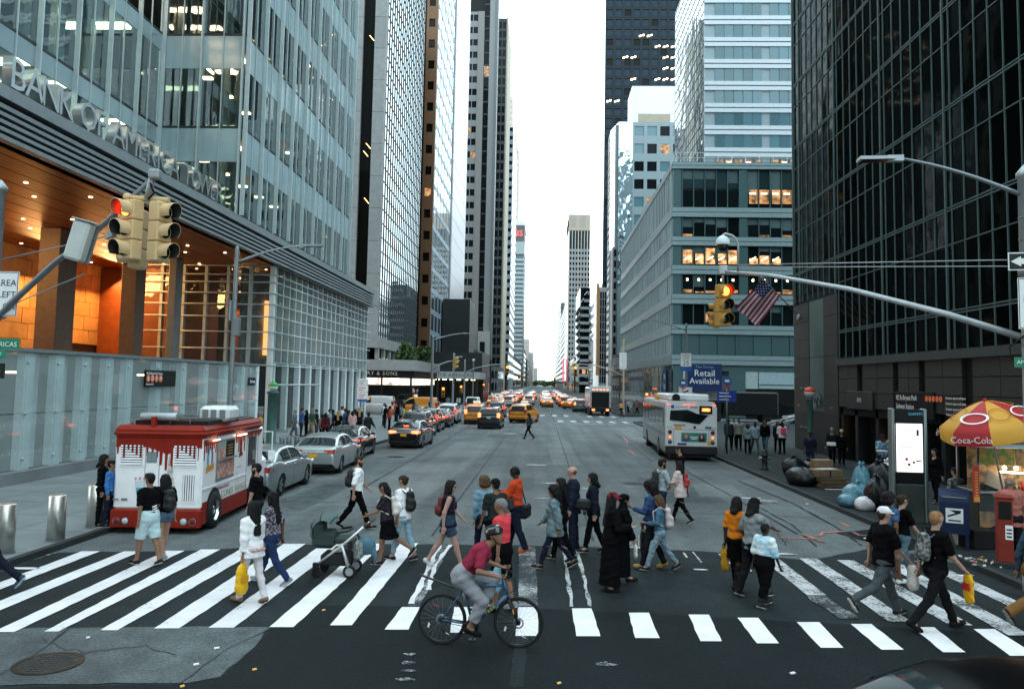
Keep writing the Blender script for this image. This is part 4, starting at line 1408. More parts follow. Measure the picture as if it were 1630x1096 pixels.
MB().box(tx0,tx1,440.2,480,tz-9,tz).build('crown',tan2,tt)
for i in range(3):
 for j in range(4):
  MB().box(tx0+.9+i*5.3+j*.9,tx0+1.3+i*5.3+j*.9,440.1,440.19,tz-8.3,tz-.8).build('crown_slot',mat('tan_window',(.34,.27,.24),.5),tt)
for k,(y0,y1,z,lab) in enumerate([(481,640,58,'dark brick tower beyond the tan topped tower'),(641,760,70,'tall dark slab near the park on the east side'),(761,890,48,'last dark block before the park on the east side')]):
 t=thing('apartment_tower',lab,'apartment building',(0,0,0))
 MB().box(14.6+.3*k,50,y0,y1,.1,z).build('walls',mat('brick_far%d'%k,((.14,.13,.12),(.085,.095,.1),(.17,.14,.12))[k],.8,var=.15),t)
 mb=MB()
 for y in np.arange(y0+2,y1-5,7):
  for q in np.arange(4,z-3,4):
   mb.box(14.54+.3*k,14.62+.3*k,y,y+3.5,q,q+2.2)
 for x in np.arange(16,30,3):
  for q in np.arange(4,z-3,4):
   mb.box(x,x+1.6,y0-.06,y0+.02,q,q+2.2)
 stuff(mb.build('window',dark_win,t))
ps=thing('vertical_sign','tall pink lit vertical sign far up the east side','sign',(13.5,480,0))
MB().box(-.9,.0,0,1,5,19).build('panel',lamp_mat('sign_pink',(1,.12,.22),.3,(.3,.05,.08)),ps)
for k,(y0,y1,z,lab) in enumerate([(151,171,9,'low stone shop front beyond the teal block'),(362,438,16,'dark low row before the tan topped tower')]):
 t=thing('shop_row',lab,'shop building',(0,0,0))
 MB().box(14.9,50,y0,y1,.1,z).build('walls',base_dark,t)
 mb=MB()
 for y in np.arange(y0+1,y1-4,5):
  for q in np.arange(1,z-2,4):
   mb.box(14.84,14.92,y,y+3.6,q,q+2.5,1 if rng.random()<.2 else 0)
 stuff(mb.build('window',[dark_win,win_lit_dim],t))
# unseen blocks south of the junction, added to cut frontal light and feed reflections
for (x0,x1,y0,y1,z,m_,lab) in ((-62,-15.5,-66,-9,88,mat('south_tan',(.30,.23,.17),.8,var=.1),'unseen tan stone tower south of the junction on the west side'),(-60,-15.5,-150,-74,120,mat('south_grey',(.16,.17,.18),.7,var=.1),'unseen grey tower farther south on the west side'),(15.5,60,-230,-150,95,mat('south_brown',(.2,.15,.11),.8,var=.1),'unseen brown tower beyond the park south of the junction'),(60,120,-40,20,70,mat('south_pale',(.34,.30,.26),.8,var=.1),'unseen pale stone block on the side street east of the junction')):
 t=thing('office_tower',lab,'office building',(0,0,0))
 MB().box(x0,x1,y0,y1,.1,z).build('walls',m_,t)
 mb=MB()
 for q in np.arange(5,z-3,3.8):
  for x in np.arange(x0+1,x1-2,3):
   mb.box(x,x+1.7,y1-.02,y1+.06,q,q+2.2)
  for y in np.arange(y0+1,y1-2,3):
   if x1<0:mb.box(x1-.02,x1+.06,y,y+1.7,q,q+2.2)
   else :mb.box(x0-.06,x0+.02,y,y+1.7,q,q+2.2)
 stuff(mb.build('window',dark_win,t))
# street furniture
galv=mat('galv',(.22,.245,.26),.45,.5,var=.12,vs=4)
galv_pale=mat('galv_pale',(.36,.385,.40),.45,.4,var=.12,vs=4)
galv_dark=mat('galv_dark',(.16,.18,.19),.5,.5,var=.12)
signal_cream=mat('signal_cream',(.60,.41,.21),.5,var=.08)
signal_yellow=mat('signal_yellow',(.42,.23,.05),.5,var=.08)
lens_dark=mat('lens_dark',(.012,.012,.012),.15)
lens_red=lamp_mat('lens_red',(1,.15,.02),2.6,(.3,.02,.01))
visor_in=mat('visor_in',(.01,.01,.01),.7)
visor_glow=mat('visor_glow',(.45,.05,.02),.6)  # red light of the lit lens put into the inner visor colour
green_sign=mat('green_sign',(.02,.19,.11),.5)
red_sign=mat('red_sign',(.55,.03,.03),.5)
bolt_m=mat('bolt_m',(.3,.31,.32),.4,.7)
def traffic_light(label,loc,rz,hue,lit=0,s=1.0,group=None,hanger=.25):
 t=thing('traffic_light',label,'traffic light',loc,rz,group)
 t.scale=(s,s,s)
 for k in range(3):
  z=-.18-k*.345
  MB().cbox(-.17,.17,-.02,.2,z-.168,z+.168,.02).build('housing',hue,t)
  MB().lathe([(.128,-.035),(.135,-.02),(.135,0)],20,(0,-.0,z),'y').build('lens_ring',hue,t)
  ln=MB().lathe([(.001,-.05),(.07,-.046),(.118,-.034)],18,(0,0,z),'y',caps=False)
  ln.build('lens',lens_red if (k==0 and lit) else lens_dark,t)
  mb=MB()
  n=16
  V,F=[],[]
  for r_,y_off in ((.148,0),(.138,.004)):
   for i in range(n+1):
    a=rad(-38+256*i/n)
    for (yy) in (-.01,-.26+.07*(1-math.sin(a))/2):
     V.append((r_*math.cos(a),yy,z+r_*math.sin(a)))
  o2=2*(n+1)
  for i in range(n):
   a,b=2*i,2*i+2
   F+=[(a,b,b+1,a+1),(o2+a,o2+a+1,o2+b+1,o2+b),(a+1,b+1,o2+b+1,o2+a+1)]
  mb.add(V,F,0,True)
  for q in range(len(mb.m)):
   if q%3==1:
    mb.m[q]=1
  mb.build('visor',[hue,visor_glow if (k==0 and lit) else visor_in],t)
 if hanger:
  MB().tube([(0,.09,0),(0,.09,hanger)],.035,8).build('hanger',galv,t)
  MB().ball((0,.09,hanger),.055,8).build('hanger_joint',galv_dark,t)
 return t
def street_lamp_arm(t,p0,p1,sag,m,head_l=.62):
 p0,p1=Vector(p0),Vector(p1)
 pts=[p0.lerp(p1,k/8)+Vector((0,0,sag*math.sin(math.pi*k/8*.75))) for k in range(9)]
 MB().tube(pts,[.045-.018*k/8 for k in range(9)],8).build('arm',m,t)
 d=(p1-p0);d.z=0;d.normalize()
 e=pts[-1]
 s=d.cross(Vector((0,0,1)))
 h=MB()
 h.obox(e+d*.12,d*.14,s*.07,(0,0,.055))
 h.obox(e+d*(.14+head_l/2),d*head_l/2,s*.13,(0,0,.03))
 h.build('lamp_head',galv_pale,t)
 MB().obox(e+d*(.14+head_l/2)+Vector((0,0,-.036)),d*head_l*.42,s*.1,(0,0,.006)).build('lens',lens_dark,t)
def octo(t,x,y,z0,z1,r0,r1,m):
 mb=MB().lathe([(r0,z0),(r1,z1)],8,(x,y,0),smooth=False)
 return mb.build('pole',m,t)
# near mast at the west corner
mw=thing('signal_mast','grey mast arm slanting up from the pole at the picture edge over the corner','signal mast',(-10.4,14.4,.12))
MB().lathe([(.2,0),(.2,.3),(.11,.42),(.1,6.95),(.13,6.95),(.13,7.02),(.02,7.16)],12).build('pole',galv_pale,mw)
MB().tube([(0,0,4.35),(.5,-.2,4.78),(1.6,-.65,5.5),(2.5,-.92,6.05),(3.72,-1.4,6.9)],[.065,.062,.056,.048,.04],10).build('arm',galv_dark,mw)
MB().cbox(3.64,3.82,-1.5,-1.32,6.84,7.0,.02).build('arm_cap',galv_pale,mw)
MB().tube([(0,0,5.6),(2.85,-1.15,5.9)],.012,6).build('guy_wire',galv,mw)
MB().tube([(0,0,4.6),(2.3,-.92,5.25)],.012,6).build('guy_wire',galv,mw)
MB().tube([(-.1,0,4.55),(.28,-.02,4.53)],.04,8).build('stub',galv_pale,mw)
MB().tube([(3.6,-1.36,6.85),(3.68,-1.42,6.7),(3.72,-1.4,6.6),(3.6,-1.36,6.5)],.02,6).build('cable',black_matte,mw)
MB().obox((2.86,-1.14,5.93),(.06,0,.03),(0,.07,0),(0,0,.07)).build('clamp',galv_pale,mw)
CX,CY,CZ=-6.84,13.0,6.60
traffic_light('cream traffic light with its red lit, nearest the mast arm tip on the west corner',(CX-.26,CY-.05,CZ),rad(-24),signal_cream,1,1.0,'traffic lights on the west mast',0)
traffic_light('cream traffic light half hidden behind the red lit one, facing west',(CX-.34,CY+.36,CZ-.1),rad(-85),signal_cream,0,1.0,'traffic lights on the west mast',0)
traffic_light('cream unlit traffic light turned side-on towards the avenue on the west mast',(CX+.34,CY+.05,CZ-.02),rad(72),signal_cream,0,1.0,'traffic lights on the west mast',0)
hg=thing('signal_hanger','cream bracket that carries the cluster of lights under the west mast arm','bracket',(CX,CY,CZ))
MB().tube([(-.36,.1,.06),(.36,.14,.03)],.05,8).build('bar',signal_cream,hg)
MB().tube([(-.3,.1,.06),(-.32,.36,-.02)],.04,8).build('bar',signal_cream,hg)
MB().tube([(0,.1,.05),(0.1,.03,.42)],.06,8).build('stem',galv_pale,hg)
MB().ball((-.36,.1,.07),.075,8).build('knuckle',signal_cream,hg)
cm=thing('camera_box','tilted off-white camera housing clamped under the west mast arm','camera',(-8.113,13.3,5.933))
M3=Matrix.Rotation(rad(14),3,'Y')
e=MB().cbox(-.16,.16,-.12,.12,-.36,.34,.04)
e.v=[tuple(M3@Vector(v)) for v in e.v]
e.build('housing',mat('cam_white',(.50,.52,.50),.5,var=.06),cm)
e=MB().cbox(-.19,.19,.13,.17,-.37,.33,.01)
e.v=[tuple(M3@Vector(v)) for v in e.v]
e.build('back_plate',galv,cm)
e=MB().cbox(-.18,.18,-.14,.13,.345,.37,.01)
e.v=[tuple(M3@Vector(v)) for v in e.v]
e.build('hood',galv_pale,cm)
MB().tube([(-.12,.2,.05),(-.26,.3,.16),(-.2,.32,.3)],.03,6).build('bracket',galv_dark,cm)
def plate(t,name,m,x0,x1,z0,z1,y=0,th=.004,border=None):
 MB().box(x0,x1,y,y+th,z0,z1).build(name,m,t)
 if border:
  w=.012
  for (a,b,c,d) in ((x0+w,x1-w,z1-2*w,z1-w),(x0+w,x1-w,z0+w,z0+2*w),(x0+w,x0+2*w,z0+2*w,z1-2*w),(x1-2*w,x1-w,z0+2*w,z1-2*w)):
   MB().box(a,b,y-.002,y,c,d).build('border',border,t)
s1=thing('road_sign','white regulation sign cut off by the picture edge on the west pole','road sign',(-10.12,14.28,0))
plate(s1,'plate',sign_white,-.32,.3,4.66,5.5,-.02,.006,sign_black)
for tx,z in (('BUS AREA',5.28),('NO LEFT',5.06),('OR',4.84)):
 words('lettering',tx,.17,sign_black,s1,(.26,-.024,z),SOUTH,.001,'RIGHT')
s2=thing('street_sign','green street name sign ending in AMERICAS on the west pole','street sign',(-10.0,14.2,0))
plate(s2,'plate',green_sign,-.8,.35,4.04,4.24,-.06,.008)
words('lettering','AV OF THE AMERICAS',.13,sign_white,s2,(.31,-.064,4.13),SOUTH,.001,'RIGHT')
s3=thing('street_sign','smaller green number sign under the west street name sign','street sign',(-10.0,14.2,0))
plate(s3,'plate',green_sign,-.4,.1,3.86,4.02,-.05,.008)
words('lettering','6 AV',.12,sign_white,s3,(.02,-.054,3.94),SOUTH,.001,'RIGHT')
s4=thing('road_sign','black one way sign with white arrow at the west picture edge','road sign',(-10.0,14.2,0))
plate(s4,'plate',sign_black,-.9,.1,3.5,3.78,-.05,.008)
MB().prism([(-.8,3.6),(-.16,3.6),(-.16,3.54),(0.02,3.64),(-.16,3.74),(-.16,3.68),(-.8,3.68)],lambda u,v,d:(u,d,v),-.054,-.051).build('arrow',sign_white,s4)
# lamp post behind the ice cream truck
lp=thing('street_lamp','tall grey street lamp rising behind the ice cream truck','street lamp',(-10.55,26.4,.12))
MB().lathe([(.16,0),(.16,.5),(.1,.6),(.075,7.9),(.03,8.0)],10,smooth=False).build('pole',galv,lp)
street_lamp_arm(lp,(.05,0,7.45),(2.25,-.1,7.9),.16,galv_pale)
MB().cbox(-.02,.22,-.1,.1,4.9,5.5,.02).build('control_box',galv,lp)
MB().cbox(-.1,-.06,-.2,.1,5.4,6.1,.005).build('sign_plate',galv_pale,lp)
# east mast
me_=thing('signal_mast','pale mast pole with long arm, tie wires and lamp bracket on the east corner','signal mast',(8.68,14.3,.12))
MB().lathe([(.22,0),(.22,.35),(.14,.5),(.125,7.35),(.15,7.36),(.15,7.44),(.02,7.6)],12).build('pole',galv_pale,me_)
e_=Vector((4.45-8.68,5.2,6.33))
MB().tube([(0,0,4.42),(-.9,1.03,4.95),(-2.2,2.5,5.6),(-3.4,3.9,6.06),tuple(e_)],[.066,.062,.054,.046,.04],10).build('arm',galv_pale,me_)
MB().cbox(e_.x-.1,e_.x+.1,e_.y-.1,e_.y+.1,e_.z-.08,e_.z+.14,.02).build('arm_cap',galv_pale,me_)
for dz in (5.86,5.74):
 MB().tube([(0,0,dz),(e_.x+.3,e_.y-.35,e_.z+(.12 if dz>5.8 else .06))],.011,6).build('tie_wire',galv_pale,me_)
street_lamp_arm(me_,(-.1,0,7.05),(-2.1,.2,7.66),.12,galv)
MB().lathe([(.16,5.55),(.16,5.75)],12).build('collar',galv,me_)
for z in (2.2,3.1,3.9,4.3,6.2,6.6):
 MB().lathe([(.136,z),(.136,z+.03)],10).build('band',galv_dark,me_)
MB().tube([(-.12,-.05,4.5),(-.3,.1,4.3),(-.25,.15,4.1),(-.05,-.1,4.05)],.014,6).build('cable',black_matte,me_)
ex,ey,ez=8.68+e_.x,14.3+e_.y,.12+e_.z
traffic_light('yellow traffic light with its red lit, hanging from the east mast arm',(ex+.02,ey-.1,ez-.32),rad(14),signal_yellow,1,1.0,None,.34)
traffic_light('small yellow traffic light behind the red lit one on the east mast',(ex-.1,ey+.55,ez-.72),rad(-95),signal_yellow,0,.62,None,0)
cc=thing('dome_camera','white dome camera on a hooked pipe over the east mast arm','camera',(4.6,18.6,6.324))
MB().tube([(0,0,0),(0,0,.62),(-.04,0,.76),(-.14,0,.86),(-.3,0,.9),(-.36,0,.86)],.028,8).build('pipe',galv_pale,cc)
MB().lathe([(.03,.86),(.1,.82),(.16,.74),(.17,.66),(.165,.62)],16,(-.36,0,0)).build('hood',white_metal,cc)
MB().lathe([(.001,.46),(.07,.48),(.12,.55),(.13,.62)],14,(-.36,0,0)).build('dome',lens_dark,cc)
o1=thing('road_sign','black ONE WAY sign with white arrow on the east pole','road sign',(8.62,14.12,0),rad(-14))
plate(o1,'plate',sign_white,-.36,.6,5.76,6.08,-.03,.006)
plate(o1,'face',sign_black,-.34,.58,5.78,6.06,-.034,.003)
MB().prism([(-.32,5.92),(-.16,5.83),(-.16,5.87),(.55,5.87),(.55,5.97),(-.16,5.97),(-.16,6.01)],lambda u,v,d:(u,d,v),-.039,-.035).build('arrow',sign_white,o1)
words('lettering','ONE WAY',.12,sign_black,o1,(.2,-.041,5.92),SOUTH,.001)
o2=thing('road_sign','white no left turn sign with red ring on the east pole','road sign',(8.68,14.1,0),rad(-8))
plate(o2,'plate',sign_white,-.3,.42,4.72,5.62,-.03,.006,sign_black)
cx_,cz_=.06,5.24
mb=MB()
for k in range(28):
 a0,a1=2*math.pi*k/28,2*math.pi*(k+1)/28
 q=[(cx_+r_*math.cos(a),-.036,cz_+r_*math.sin(a)) for r_,a in ((.27,a0),(.27,a1),(.225,a1),(.225,a0))]
 mb.quad(*q[::-1])
mb.build('ring',red_sign,o2)
MB().prism([(-.12,.07),(.02,.16),(.02,.1),(.1,.1),(.1,-.16),(.03,-.16),(.03,.03),(.02,.03),(.02,-.02)],lambda u,v,d:(u+cx_,d,v+cz_),-.038,-.034).build('arrow',sign_black,o2)
MB().obox((cx_,-.041,cz_),(.16,0,-.17),(0,.001,0),(.016,0,.015)).build('slash',red_sign,o2)
words('lettering','7AM-7PM',.11,sign_black,o2,(.06,-.034,4.9),SOUTH,.001)
words('lettering','EXCEPT SUNDAY',.065,sign_black,o2,(.06,-.034,4.79),SOUTH,.001)
o3=thing('street_sign','green street name sign reading AMERICAS on the east pole','street sign',(8.6,14.1,0),rad(-6))
plate(o3,'plate',green_sign,-.32,.2,4.04,4.22,-.03,.006)
words('lettering','AMERICAS',.095,sign_white,o3,(-.06,-.034,4.13),SOUTH,.001)
o4=thing('street_sign','small green 6 AV sign under the east street name sign','street sign',(8.6,14.1,0),rad(-6))
plate(o4,'plate',green_sign,-.14,.2,3.84,4.02,-.03,.006)
words('lettering','6 AV',.12,sign_white,o4,(.03,-.034,3.93),SOUTH,.001)
traffic_light('dark unlit traffic light at the picture edge on the east pole',(8.93,14.0,4.84),rad(10),signal_yellow,0,.8,None,0)
pd=thing('pedestrian_signal','black pedestrian signal box at the edge of the food umbrella','pedestrian signal',(8.62,14.05,2.95),rad(-8))
MB().cbox(-.16,.26,-.16,.02,-.2,.24,.02).build('housing',black_matte,pd)
for k in range(5):
 MB().box(-.13,.23,-.168,-.161,-.16+k*.08,-.15+k*.08).build('grille_bar',steel_dark,pd)
MB().prism([(.02,.1),(.06,.1),(.08,-.02),(.1,-.14),(.07,-.14),(.04,-.04),(0,-.14),(-.03,-.14),(.01,-.02)],lambda u,v,d:(u+.02,d,v),-.17,-.169).build('walking_figure',mat('walk_pale',(.35,.38,.38),.6),pd)
# bollards
bol_m=mat('brushed_steel',(.56,.54,.50),.34,.9,var=.12,vs=6)
def bollard(label,c,r=.175,h=.95,m=bol_m,name='bollard',group='steel bollards on the west corner'):
 t=thing(name,label,'bollard',(c[0],c[1],.12),0,group)
 MB().lathe([(r,0),(r,h-.015),(r-.015,h)],24).build('post',m,t)
 MB().lathe([(r+.02,0),(r+.02,.02)],24).build('base_ring',galv_dark,t)
 return t
bollard('steel bollard standing alone midway between the truck and the picture edge',(-10.137,16.394))
bollard('steel bollard close behind the people at the back of the ice cream truck',(-10.22,17.977))
bollard('steel bollard at the picture edge beside the walker in navy',(-10.368,15.14))
for k,p in enumerate(((-11.983,36.293),(-11.683,36.369),(-11.622,37.391))):
 bollard('short dark bollard behind the parked silver cars, %s'%('nearest the green globe post','middle of three','farthest from the globe post')[k],p,.12,.75,galv_dark,group='short bollards behind the silver cars')
for k in range(7):
 bollard('slim grey bollard in the line along the kerb by the queue',(-9.35,52+2.1*k),.09,.95,galv,group='slim bollards along the kerb')
# globe posts of the subway stairs
green_paint=mat('green_paint',(.045,.105,.088),.45,var=.12)
def globe_post(label,c,top,h,r):
 t=thing('globe_post',label,'lamp post',(c[0],c[1],.12))
 MB().lathe([(r*1.5,0),(r*1.5,.2),(r,.3),(r,h-.35),(r*1.4,h-.3),(r*.8,h-.2)],10).build('post',green_paint,t)
 MB().lathe([(.06,h-.2),(.2,h-.14),(.25,h-.02),(.26,h+.02)],14).build('globe_base',mat('globe_white',(.62,.64,.6),.35),t)
 MB().lathe([(.26,h+.02),(.22,h+.14),(.12,h+.23),(.001,h+.26)],14).build('globe_cap',top,t)
 return t
globe_post('thick green post with a green and white globe beside the louvre screen',(-13.577,39.432),mat('globe_green',(.03,.30,.05),.35),3.05,.25)
globe_post('green post with a red capped globe in front of the granite pier',(12.118,36.1),mat('globe_red',(.55,.05,.03),.35),3.3,.13)
# parking sign, speed sign, bus stop signs
pk=thing('parking_sign','tall white parking sign with blue foot on a post by the queue','road sign',(-9.74,43.026)+(.12,))
MB().lathe([(.03,0),(.03,3.6)],8).build('post',galv,pk)
for k in range(3):
 plate(pk,'plate',sign_white,-.38,.22,2.45+k*.38,2.8+k*.38,-.05)
 for q in range(2):
  MB().box(-.3,-.02+.1*q,-.053,-.051,2.53+k*.38+q*.12,2.57+k*.38+q*.12).build('print',red_sign if k<2 else mat('print_grey',(.3,.3,.32),.6),pk)
plate(pk,'plate',mat('sign_blue',(.02,.11,.40),.5),-.34,.2,2.3,2.42,-.05)
lp2=thing('street_lamp','street lamp over the bus carrying the speed limit sign','street lamp',(9.65,53,.12))
MB().lathe([(.13,0),(.13,.5),(.09,.6),(.07,7.6),(.03,7.7)],8,smooth=False).build('pole',galv_dark,lp2)
street_lamp_arm(lp2,(0,0,7.2),(-2.3,0,7.75),.14,galv_dark)
sp=thing('speed_sign','white speed limit 25 sign with a blue plate on the lamp over the bus','road sign',(9.6,52.8,0))
plate(sp,'plate',sign_white,-.36,.36,4.9,5.8,-.02,.006,sign_black)
words('lettering','SPEED',.2,sign_black,sp,(0,-.024,5.62),SOUTH,.001)
words('lettering','LIMIT',.2,sign_black,sp,(0,-.024,5.43),SOUTH,.001)
words('lettering','25',.42,sign_black,sp,(0,-.024,5.14),SOUTH,.001)
plate(sp,'blue_plate',MATS['sign_blue'],-.36,.36,4.62,4.86,-.02)
rs=thing('road_sign','white square sign below the speed limit sign over the bus','road sign',(9.6,52.7,0))
plate(rs,'plate',sign_white,-.5,.4,2.9,3.55,-.02,.006,sign_black)
MB().obox((-.1,-.03,3.2),(.25,0,.12),(0,.001,0),(-.02,0,.04)).build('emblem',sign_black,rs)
for label,p,h in (('round blue bus stop sign on the post beside the bus',(9.734,41.811),4.0),('round blue bus stop sign seen above the bus roof',(9.217,51.717),3.9)):
 t=thing('bus_stop_sign',label,'bus stop sign',p+(.12,))
 MB().lathe([(.045,0),(.045,h)],8).build('post',galv_dark,t)
 MB().lathe([(.24,-.03),(.24,.0)],20,(0,-.05,h-.2),'y').build('disc',mat('bus_blue',(.02,.09,.32),.5),t)
 MB().cbox(-.12,.12,-.092,-.082,h-.27,h-.13,.004).build('bus_emblem',sign_white,t)
 MB().cbox(-.17,.17,-.07,-.04,h-.56,h-.46,.01).build('band',red_sign,t)
 if h==4.0:
  MB().cbox(-.5,.5,-.02,.0,h-1.3,h-.7,.004).build('route_plate',mat('bus_blue2',(.02,.05,.30),.5),t)
  for k in range(3):
   MB().box(-.4,.1+.12*(k%2),-.024,-.021,h-1.2+k*.17,h-1.15+k*.17).build('print',sign_white,t)
# information kiosk with a lit screen
kp=(9.832,21.613)
ki=thing('info_kiosk','tall information kiosk with glowing white screen between the litter and the mailbox','kiosk',(kp[0],kp[1],.12),rad(-4))
kiosk_m=mat('kiosk_metal',(.10,.115,.11),.4,.6,var=.06)
kfin=mat('kiosk_fin',(.20,.23,.225),.35,.7,var=.05)
MB().cbox(-.36,.36,-.12,.12,0,1.0,.01).build('base',kiosk_m,ki)
MB().cbox(-.36,.36,-.115,.12,1.0,2.98,.01).build('cabinet',black_matte,ki)
MB().cbox(-.45,-.37,-.16,.16,0,3.0,.02).build('fin',kfin,ki)
MB().cbox(.37,.45,-.16,.16,0,3.0,.02).build('fin',kfin,ki)
MB().cbox(-.335,.335,-.128,-.117,1.32,2.6,.004).build('screen',lamp_mat('screen',(1,.97,.98),.36,(.3,.3,.3)),ki)
grey_txt=mat('grey_txt',(.45,.34,.38),.7)
for k in range(7):
 MB().box(-.29,.1-.06*(k%3),-.131,-.129,2.42-k*.075,2.435-k*.075).build('print',grey_txt,ki)
for k,(x,z,r_) in enumerate(((-.08,1.66,.04),(.1,1.58,.035),(-.02,1.52,.04))):
 MB().lathe([(r_,-.003),(r_,0)],12,(x,-.129,z),'y').build('print',red_sign,ki)
MB().box(.15,.29,-.131,-.129,1.6,1.63).build('print',sign_black,ki)
MB().box(.18,.24,-.131,-.129,2.28,2.44).build('print',sign_black,ki)
words('lettering','LinkNYC',.1,mat('kiosk_blue',(.15,.5,.75),.5),ki,(.18,-.118,2.86),SOUTH,.001)
# mailbox
mp=(9.217,18.171)
ml=thing('mailbox','dark blue mailbox with rounded top and white eagle emblem on the east kerb','mailbox',(mp[0]+.08,mp[1]+.1,.12),rad(-24))
mail_blue=mat('mail_blue',(.012,.022,.062),.45,.1,var=.1)
prof=[(-.3,.34),(.3,.34),(.3,1.0)]+[(.3*math.cos(a),1.0+.3*math.sin(a)) for a in np.linspace(.2,math.pi-.2,9)]+[(-.3,1.0)]
MB().prism([(u,v) for u,v in prof],lambda u,v,d:(d,u,v),-.29,.29).build('body',mail_blue,ml)
for x in (-.24,.24):
 for y in (-.24,.24):
  MB().box(x-.035,x+.035,y-.035,y+.035,0,.34).build('leg',mail_blue,ml)
MB().tube([(-.24,-.28,1.13),(.24,-.28,1.13)],.02,6).build('handle',galv_dark,ml)
MB().box(-.17,.17,-.306,-.302,.58,.9).build('emblem_plate',sign_white,ml)
MB().prism([(-.13,.7),(.12,.8),(.13,.86),(-.1,.86),(.02,.8),(-.13,.74)],lambda u,v,d:(u,d,v),-.31,-.307).build('eagle_emblem',sign_black,ml)
MB().box(-.12,.12,-.31,-.307,.62,.65).build('print',sign_black,ml)
# hydrant
hy=thing('fire_hydrant','black fire hydrant on the pavement beside the back of the bus','fire hydrant',(9.569,34.262)+(.12,))
hyd=mat('hydrant_black',(.015,.016,.017),.5)
MB().lathe([(.17,0),(.17,.06),(.12,.09),(.12,.55),(.15,.57),(.15,.62),(.13,.64),(.12,.74),(.07,.82),(.03,.84),(.03,.9)],14).build('barrel',hyd,hy)
MB().lathe([(.06,-.24),(.06,.24)],10,(0,0,.48),'x').build('nozzle',galv,hy)
MB().lathe([(.08,-.2),(.08,0)],10,(0,0,.42),'y').build('outlet',hyd,hy)
# news box, red with white sticker
nb=(9.217,16.476)
ne=thing('news_box','narrow red newspaper box with white sticker beside the man in pink','news box',(nb[0]+.16,nb[1]-.0,.12),rad(-24))
redbox=mat('redbox',(.20,.024,.014),.45,var=.15)
MB().cbox(-.14,.14,-.2,.2,.1,1.36,.015).build('cabinet',redbox,ne)
MB().cbox(-.17,.17,-.21,.21,1.36,1.4,.01).build('top',redbox,ne)
MB().box(-.11,.11,-.206,-.201,.95,1.3).build('window',lens_dark,ne)
MB().box(.0,.13,-.207,-.201,.56,.84).build('sticker',sign_white,ne)
for k in range(3):
 MB().box(.02,.11,-.209,-.2075,.6+k*.07,.63+k*.07).build('print',sign_black,ne)
MB().cbox(-.18,.18,-.22,.22,0,.1,.01).build('foot',steel_dark,ne)
# food cart
fc=thing('food_cart','lit hot dog cart with picture boards and bottles under the umbrella','food cart',(10.1,18.75,.12),rad(-3))
cart_steel=mat('cart_steel',(.22,.23,.23),.3,.8)
MB().cbox(0,2.3,0,1.1,.35,1.15,.02).build('body',mat('cart_dark',(.03,.032,.03),.4),fc)
MB().box(.02,2.28,-.02,.0,.38,.74).build('panel',mat('cart_panel',(.10,.10,.09),.5,col2=(.35,.16,.05),vs=6),fc)
MB().cbox(-.06,2.36,-.08,1.16,1.15,1.21,.01).build('counter',cart_steel,fc)
for x in (.04,2.26):
 for y in (.06,1.04):
  MB().box(x-.025,x+.025,y-.025,y+.025,1.21,2.2).build('post',cart_steel,fc)
MB().cbox(-.1,2.4,-.12,1.2,2.2,2.28,.01).build('roof',cart_steel,fc)
food=[]
for k,(c1,c2) in enumerate((((.09,.22,.03),(.55,.22,.05)),((.08,.10,.06),(.45,.2,.06)),((.45,.10,.03),(.6,.25,.06)))):
 m_=mat('food_print%d'%k,c1,.5,col2=c2,vs=7)
 MB().box(.0+k*.78,.76+k*.78,-.14,-.12,1.82,2.2).build('picture_board',m_,fc)
MB().cbox(-.14,.0,-.1,-.06,.95,1.78,.005).build('menu_board',mat('cart_red',(.55,.05,.02),.5),fc)
mb=MB()
for k in range(9):
 mb.box(-.1,-.04,-.104,-.1005,1.1+k*.065,1.13+k*.065)
stuff(mb.build('print',mat('menu_print',(.7,.4,.1),.5),fc))
MB().cbox(-.13,-.01,-.106,-.1,.97,1.08,.002).build('badge',mat('badge',(.75,.35,.08),.5),fc)
MB().box(.04,2.26,.55,.58,1.21,2.18).build('back_board',mat('cart_back',(.42,.28,.14),.6,col2=(.08,.07,.05),vs=5),fc)
MB().tube([(.45,-.02,1.66),(2.2,-.02,1.58)],.018,8).build('tube_lamp',lamp_mat('tube_lamp',(1,.85,.6),6),fc)
for k in range(6):
 MB().ball((.75+k*.26,.3,1.72),.05,8).build('bulb',lamp_mat('bulb',(1,.68,.36),6),fc)
for k,c in enumerate(((.5,.03,.02),(.03,.25,.05),(.6,.4,.05),(.45,.04,.02),(.65,.62,.55),(.4,.08,.02),(.05,.2,.25))):
 MB().lathe([(.04,0),(.04,.14),(.015,.19),(.015,.24)],8,(1.05+k*.15,.12+.05*(k%2),1.21)).build('bottle',mat('sauce%d'%k,c,.3),fc)
MB().obox((.42,.05,1.44),(.2,0,-.08),(0,.02,0),(.04,0,.16)).build('cardboard',mat('card_pale',(.42,.33,.24),.8),fc)
MB().cbox(.2,.9,.1,.5,1.21,1.34,.02).build('griddle',steel_dark,fc)
for k in range(14):
 MB().ball((.3+rng.random()*1.9,.15+rng.random()*.3,1.25+rng.random()*.06),.04,6).build('food_item',mat('food%d'%(k%3),((.3,.12,.05),(.5,.3,.1),(.12,.1,.08))[k%3],.6),fc)
for x in (.4,1.9):
 MB().lathe([(.2,-.04),(.22,-.02),(.22,.02),(.2,.04)],16,(x,.0,.22),'y').build('wheel',black_matte,fc)
ct=thing('carton','white carton leaning against the foot of the food cart','box',(9.72,18.55,.12),.3)
M3=Matrix.Rotation(rad(-22),3,'X')
e=MB().cbox(-.18,.18,-.14,.14,.04,.3,.008);e.v=[tuple(M3@Vector(v)) for v in e.v]
e.build('carton_body',mat('carton_white',(.55,.55,.52),.8),ct)
